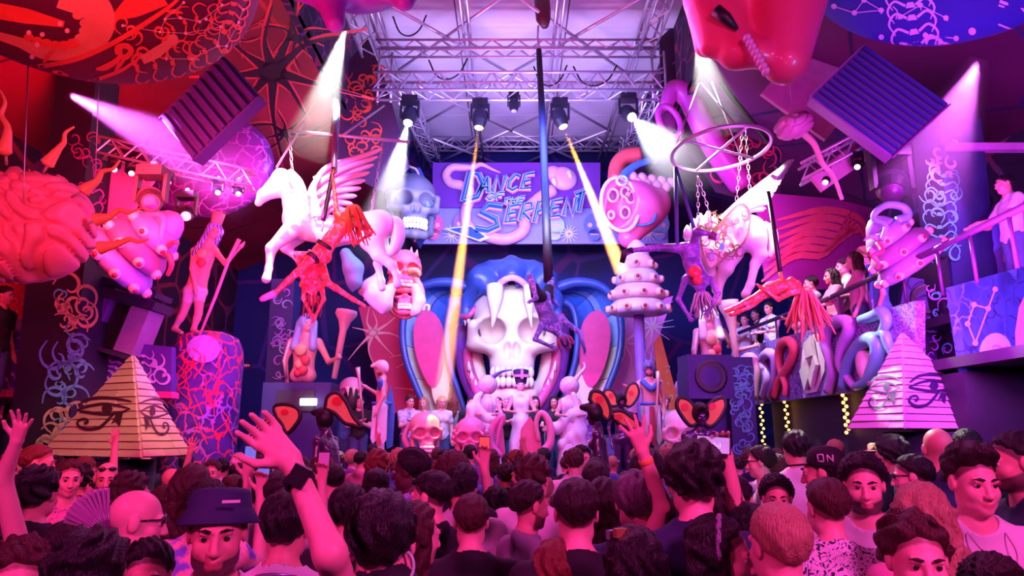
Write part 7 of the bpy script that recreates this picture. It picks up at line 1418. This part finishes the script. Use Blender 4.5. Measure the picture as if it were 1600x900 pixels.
# guests on the stage behind the dancers
for px, dd, kind, hair, yaw, skin, hc, cl, l in ((562, 13.9, 'mfold', 'short', 170, 0, 'dark', 'black', 'man in black t-shirt beside the left pharaoh'), (640, 13.8, 'mfold', 'wavy', 150, 0, 'brown', 'floral', 'guest in floral shirt and shorts right of the left pharaoh'), (662, 14.4, 'f', 'long', 190, 0, 'blond', 'floral', 'blonde woman in floral dress behind the coral skull'), (690, 14.0, 'f', 'long', 160, 0, 'blond', 'white', 'fair-haired woman in white at the foot of the orange beam'), (708, 14.6, 'f', 'loose' if False else 'long', 20, 0, 'red', 'grey', 'red-haired woman turned away at the foot of the orange beam'), (736, 14.2, 'm', 'buzz', 165, 0, 'dark', 'black', 'crop-haired man in black left of the mirrored helmet dancer'),
                                                 (791, 14.0, 'mfold', 'short', 175, 0, 'white', 'black', 'white-haired man in black left of the crowned dancer'), (778, 14.6, 'm', 'short', 150, 0, 'dark', 'white', 'man in white shirt between the left mirrored dancer and crowned dancer'), (836, 14.2, 'f', 'long', 170, 0, 'dark', 'black', 'dark-haired woman in black right of the crowned dancer'), (866, 14.0, 'flean', 'long', 190, 0, 'dark', 'black', 'dark-haired woman looking at her phone left of the right mirrored dancer'), (878, 14.6, 'm', 'short', 180, 0, 'brown', 'white', 'man behind the woman looking at her phone'), (538, 14.2, 'm', 'short', 160, 1, 'dark', 'blue', 'man in blue behind the bending cobra dancer'), (500, 13.4, 'f', 'long', 170, 0, 'dark', 'blue', 'woman in blue left of the bending cobra dancer'), (470, 13.2, 'm', 'curly', 175, 1, 'black', 'purple', 'man in purple below the left bust'), (1090, 13.8, 'm', 'short', 170, 1, 'dark', 'navy', 'man in navy behind the facing cobra dancer'), (1040, 14.2, 'f', 'curly', 180, 0, 'blond', 'white', 'blonde woman in white behind the right pharaoh')):
    b = P(px, 640, dd); put(kind, hair, A(b[0], dd, STZ), yaw, .98, skin, hc, cl, l, 'guests on stage', name='person')
# balcony guests
def balc(px, py, z, yaw, kind, hair, skin, hc, cl, l, legs='denim', s=1.0):
    r = ray(px, py); dd = (z + HZ * s - CAM_Z) / (r[2] / r[1]); p = P(px, py, dd)
    if z == 2.5:                        # right balcony: behind its front, on the floor at 2.8 m
        p = CAM + r * ((5.15 + .3 * (len(PLACED) % 2)) / r[0]); z = 2.8; s = min(1.12, max(.9, (p[2] - z) / HZ))
    put(kind, hair, A(p[0], p[1], z), yaw, s, skin, hc, cl, l, 'balcony guests', legs)
for a in ((1268, 440, 2.5, -80, 'mlean', 'short', 1, 'dark', 'grey', 'bearded guest leftmost in the near balcony group'), (1300, 432, 2.5, -85, 'flean', 'long', 1, 'dark', 'pink', 'dark-haired woman in pink behind the balcony rail'), (1318, 398, 2.5, -80, 'mlean', 'buzz', 0, 'dark', 'white', 'tall man in white shirt behind the balcony rail'), (1336, 408, 2.5, -70, 'f', 'long', 0, 'brown', 'pink', 'woman half hidden behind the white-shirted balcony man'), (1352, 398, 2.5, -75, 'flean', 'curly', 0, 'blond', 'blue', 'blonde woman in patterned skirt behind the balcony rail', 'sequin'), (1372, 418, 2.5, -60, 'm', 'short', 1, 'dark', 'blue', 'man in blue shirt beside the mauve bell'),
          (1152, 506, 2.5, -120, 'mfold', 'short', 0, 'brown', 'white', 'leftmost guest in the far balcony group, white shirt'), (1164, 500, 2.5, -140, 'mfold', 'short', 0, 'dark', 'white', 'guest with white shorts and bag in the far balcony group', 'white'), (1182, 492, 2.5, -110, 'm', 'short', 1, 'dark', 'black', 'man in black in the far balcony group'), (1202, 482, 2.5, -120, 'flean', 'short', 0, 'dark', 'floral', 'guest in bright floral shirt in the far balcony group'), (1250, 498, 2.5, -100, 'f', 'long', 0, 'brown', 'pink', 'woman in pink behind the orange-haired acrobat'),
          (1572, 288, 3.4, -80, 'mlean', 'buzz', 1, 'black', 'white', 'man in white t-shirt and jeans leaning at the upper right edge'), (1532, 342, 3.4, -120, 'flean', 'long', 1, 'black', 'navy', 'dark-haired woman left of the white-shirted man at the upper right'), (1538, 318, 3.4, -110, 'm', 'short', 1, 'dark', 'blue', 'man in blue in shade at the upper right balcony'),
          (52, 482, 2.15, 120, 'mlean', 'short', 1, 'black', 'plaid', 'man in blue print shirt on the left balcony'), (6, 462, 2.15, 90, 'm', 'short', 1, 'black', 'black', 'man in black at the extreme left of the balcony')): balc(*a)
# ---------------------------------------------------------------- acrobats
M_RB = mural('body_paint_red', (.90, .13, .07), (1., .55, .45), (.75, .06, .05), 10, .05, rough=.35); M_PB = mural('body_paint_violet', (.26, .12, .50), (.45, .3, .8), (.12, .06, .3), 9, .06, rough=.35); M_BB = mural('body_paint_blue', (.12, .25, .62), (.45, .6, .9), (.06, .12, .4), 9, .06, rough=.35)
def dreads(root, c, H_, m, n, L, spread, g_, th=.017, dirv=A(0, 0, -1)):
    g = random.Random(g_); u = nrm(np.cross(dirv, A(0, 1, .1)))
    for k in range(n):
        a = 2 * PI * k / n + g.random(); p = c + (u * math.cos(a) + np.cross(dirv, u) * math.sin(a)) * .10 + dirv * -.03; q = p + dirv * L * (.6 + .5 * g.random()) + (u * math.cos(a) + np.cross(dirv, u) * math.sin(a)) * spread * g.random()
        mb = MB(); mb.tube(bez([c + (p - c) * .3 - dirv * .06, p, (p + q) / 2 + A(g.uniform(-.03, .03), g.uniform(-.03, .03), 0), q], 4), np.linspace(th, th * .5, 13), 6); o = mb.build('hair_lock', m, root)
k = 9.6
J = px_joints(k, wrL=(519, 272), elL=(523, 302), shL=(526, 334), head=(552, 330, -.05), neck=(540, 338), chest=(534, 352), belly=(518, 374), pelvis=(504, 392), shR=(560, 350, -.05), elR=(578, 366, .1), wrR=(562, 376, .2), hipL=(496, 396), hipR=(508, 402), knL=(462, 428, -.1), anL=(430, 458, -.1), toL=(412, 466, -.1), knR=(464, 398, .2), anR=(476, 432, .3), toR=(470, 446, .3))
r = figure('acrobat', 'acrobat with orange dreadlocks hanging by one arm over the left winged horse', J, M_RB, 'none', 'dark', None, s=.92, fem=True, face=A(.5, .8, -.2), up=A(.7, 0, .7), h=.016, hf=.012, eyes=False, hands={'L': dict(side=A(1, 0, 0), fist=True, d=A(0, 0, 1))}, group='acrobats'); dreads(r, J['head'], None, HAIR['orange'], 34, .52, .16, 1, .022, nrm(A(.35, -.1, -1)))
for a, b in ((J['pelvis'] + A(.03, 0, .08), .135), (J['hipL'] * .8 + J['knL'] * .2, .105)): ax_ = nrm(J['chest'] - J['pelvis']) if b > .12 else nrm(J['knL'] - J['hipL']); mb = MB(); mb.lathe([(b, -.03), (b + .01, -.02), (b + .01, .02), (b, .03)], a, ax_, 16); mb.build('black_strap', M_BLACK, r)
for q in 'L': one('shoe', mat('shoe_pink', (.9, .35, .5), .5), r, True, tube=((J['an' + q], J['to' + q], J['to' + q] + (J['to' + q] - J['an' + q]) * .3), A(.055, .05, .03), 8))
t = thing('aerial_strap', 'black padded strap gripped by the acrobat on the left', 'strap', P(503, 350, 9.6)); one('strap', M_BLACK, t, True, tube=(bez([P(521, 262, 9.62), P(516, 290, 9.6), P(510, 320, 9.6), P(505, 345, 9.6)], 4), .035, 8)); one('tip', M_STEEL, t, True, tube=((P(505, 345, 9.6), P(503, 362, 9.6)), .012, 6))
J = px_joints(9.9, pelvis=(492, 412), belly=(490, 428), chest=(489, 444), neck=(488, 456), head=(488, 468), shL=(476, 446), elL=(474, 466, -.1), wrL=(484, 486, -.1), shR=(502, 446), elR=(506, 468, -.1), wrR=(494, 492, -.1), hipL=(486, 408), hipR=(500, 410), knL=(474, 432, -.2), anL=(486, 404, -.1), toL=(484, 392), knR=(512, 442, -.2), anR=(552, 468, -.2), toR=(570, 478, -.2))
r = figure('acrobat', 'second painted acrobat curled below the first with pink hair hanging down', J, M_RB, 'none', 'dark', None, s=.88, fem=True, face=A(.2, -1, 0), up=A(0, 0, -1), h=.016, hf=.012, eyes=False, group='acrobats'); dreads(r, J['head'], None, HAIR['red'], 18, .28, .08, 3, .02)
J = px_joints(9.7, hipL=(1070, 388), knL=(1030, 387), anL=(988, 391), toL=(974, 400), pelvis=(1078, 394), hipR=(1084, 386), knR=(1088, 362, -.2), anR=(1112, 366, -.25), toR=(1118, 374, -.25), belly=(1082, 412), chest=(1089, 430), neck=(1094, 450), head=(1097, 464, -.02), shL=(1071, 436), elL=(1060, 468, -.1), wrL=(1074, 490, -.1), shR=(1110, 436), elR=(1122, 458, -.1), wrR=(1108, 484, -.1))
r = figure('acrobat', 'violet-painted acrobat hanging upside down beside the right winged horse', J, M_PB, 'none', 'dark', None, s=.92, fem=False, face=A(-.2, -1, -.1), up=A(.05, 0, -1), h=.016, hf=.011, eyes=True, brows=False, hands={'L': dict(side=A(1, 0, .3)), 'R': dict(side=A(-1, 0, .3))}, group='acrobats'); dreads(r, J['head'], None, HAIR['white'], 26, .34, .14, 5, .02)
for c_, rr in (((1086, 425), .10), ((1090, 438), .07)): one('chest_organ', mat('organ_scarlet', (.9, .08, .08), .35), r, True, ball=(P(*c_, 9.55), A(rr, .06, rr), 12, 8))
one('shoe', M_BLACK, r, True, tube=((J['anL'], P(976, 394, 9.7), P(972, 410, 9.7)), A(.05, .05, .04), 8)); one('shoe', mat('shoe_plum', (.18, .04, .16), .4), r, True, tube=((J['anR'] - A(.03, 0, 0), P(1118, 370, 9.45)), A(.07, .055), 10))
for a, b, l in (((1055, 262), (1058, 388), 'left'), ((1056, 262), (1086, 362), 'right')): o = one('aerial_strap', mat('strap_navy', (.05, .06, .25), .5), None, True, tube=((P(*a, 9.9), P(*b, 9.7)), .03, 8)); tag(o, '%s navy strap from the hoop to the upside-down violet acrobat' % l, 'strap')
J = px_joints(9.2, pelvis=(1204, 452), belly=(1220, 446), chest=(1236, 448), neck=(1250, 454), head=(1258, 462), shL=(1238, 456, -.15), elL=(1216, 468, -.2), wrL=(1196, 454, -.2), shR=(1246, 444, .12), elR=(1226, 458, .2), wrR=(1206, 462, .2), hipL=(1198, 456, -.06), hipR=(1198, 454, .08), knL=(1172, 470, -.1), anL=(1146, 482, -.1), toL=(1134, 486, -.1), knR=(1176, 474, .1), anR=(1152, 488, .1), toR=(1142, 492, .1))
r = figure('acrobat', 'acrobat with long coral dreadlocks arched backwards from a strap at right', J, M_RB, 'none', 'dark', None, s=.9, fem=True, face=A(.3, -.5, -.6), up=A(.8, 0, -.5), h=.016, hf=.012, eyes=False, group='acrobats'); dreads(r, J['head'], None, mat('dread_coral', (1., .22, .18), .5), 40, .62, .26, 8, .024)
t = thing('aerial_strap', 'dark strap with orange clip holding the arched acrobat', 'strap', P(1222, 440, 9.2)); one('strap', M_BLACK, t, True, tube=((P(1200, 300, 9.4), P(1210, 360, 9.3), P(1219, 425, 9.2)), .035, 8)); one('clip', mat('clip_orange', (1., .4, .1), .4), t, True, tube=((P(1219, 425, 9.2), P(1221, 436, 9.2)), .03, 8)); one('sling', M_CHAIN, t, True, tube=((P(1214, 446, 9.15), P(1221, 434, 9.2), P(1236, 444, 9.2)), .012, 6))
J = px_joints(11.0, pelvis=(846, 466), belly=(850, 480), chest=(858, 500), neck=(870, 518), head=(882, 532, -.05), shL=(846, 510, -.05), elL=(836, 530, -.1), wrL=(858, 540, -.2), shR=(880, 500), elR=(906, 520, -.05), wrR=(912, 542, -.15), hipL=(840, 462, -.1), hipR=(854, 462, .1), knL=(828, 432, -.25), anL=(838, 466, -.35), toL=(826, 472, -.35), knR=(862, 438, .2), anR=(864, 470, .3), toR=(872, 478, .3))
r = figure('acrobat', 'blue-painted acrobat hanging head down from the black silk before the serpent', J, M_BB, 'none', 'dark', None, s=.98, face=A(.2, -.8, -.3), up=A(.5, 0, -.9), h=.017, hf=.012, eyes=False, group='acrobats', hands={'R': dict(side=A(0, 0, 1)), 'L': dict(side=A(0, 0, 1))}); dreads(r, J['head'], None, mat('dread_stripe', (.35, .1, .25), .5), 12, .2, .1, 9, .025, nrm(A(.3, -.2, -1)))
legs_mesh(dict(J, knL=J['hipL'] * .5 + J['knL'] * .5, anL=J['hipL'] * .45 + J['knL'] * .55, knR=J['hipR'] * .5 + J['knR'] * .5, anR=J['hipR'] * .45 + J['knR'] * .55), .98, CLOTH['black'], r, 'shorts')
# ---------------------------------------------------------------- the rest of the crowd
g = random.Random(21); HCN = dict(black='black', dark='dark brown', brown='brown', blond='blond', red='auburn', grey='grey'); HSN = dict(short='short', crop='cropped', quiff='swept-up', wavy='wavy', curly='curly', long='long', bun='tied-up', braids='braided', buzz='shaved')
zones = [(260, 'by the sand pyramid'), (430, 'left of the waving arm'), (600, 'below the bending cobra dancer'), (720, 'below the coral skull'), (880, 'below the crowned dancer'), (1040, 'below the right pharaoh'), (1180, 'below the facing cobra dancer'), (1330, 'below the amber lights'), (1700, 'by the mauve pyramid')]
nfill = 0; seen_labels = set()
for row in range(13):
    y = 3.2 + .66 * row + (.0 if row < 11 else .1)
    x = -y * .80 + g.random() * .4
    while x < y * .80:
        X, Y = x + g.uniform(-.12, .12), y + g.uniform(-.2, .2); x += .56 + .02 * row
        if any((X - a) ** 2 + (Y - b) ** 2 < .45 ** 2 for a, b in PLACED): continue
        if abs(X - P(190, 716, 7.9)[0]) < .75 and abs(Y - 7.9) < .75 or abs(X - P(1440, 672, 7.9)[0]) < .8 and abs(Y - 7.9) < .8: continue
        if Y > 11.3 and abs(X) < 6 or X > 4.5 and Y > 6.2 or X < -5.6 and Y > 8.2 or (abs(X + 4.66) < .8 and Y > 9.4): continue
        f = g.random() < .38; hs = g.choice(('long', 'long', 'bun', 'wavy', 'curly')) if f else g.choice(('short', 'short', 'crop', 'crop', 'quiff', 'wavy', 'curly', 'buzz')); hc = g.choice(('black', 'black', 'dark', 'dark', 'brown', 'brown', 'blond', 'red')); cl = g.choice(('black', 'black', 'white', 'navy', 'grey', 'pink', 'floral', 'purple', 'blue')); yaw = g.gauss(0, 28) if g.random() < .86 else g.uniform(120, 240)
        s = g.uniform(.93, 1.03) * (.97 if f else 1.); px = 800 + F_PX * X / (Y * .98); zone = next((n for lim, n in zones if px < lim), zones[-1][1])
        kind = 'f' if f else ('mupr' if g.random() < .05 and Y > 5 else 'm'); depth = 'nearer' if Y < 5.5 else ('middle' if Y < 8.3 else 'far')
        for _ in range(40):
            lab = '%s %s-haired %s in %s, %s crowd, %s' % (HSN[hs], HCN[hc], 'woman' if f else 'man', cl, depth, zone)
            if lab not in seen_labels: break
            hc = g.choice(('black', 'dark', 'brown', 'blond', 'red')); cl = g.choice(('black', 'white', 'navy', 'grey', 'pink', 'floral', 'purple', 'blue'))
        seen_labels.add(lab)
        put(kind, hs, A(X, Y, 0), yaw, s, g.choice((0, 0, 0, 1, 1, 2)), hc, cl, lab, 'crowd ' + zone, faces=abs(yaw) > 60); PLACED.append((X, Y)); nfill += 1
print('crowd fill', nfill, 'people', len(PLACED))
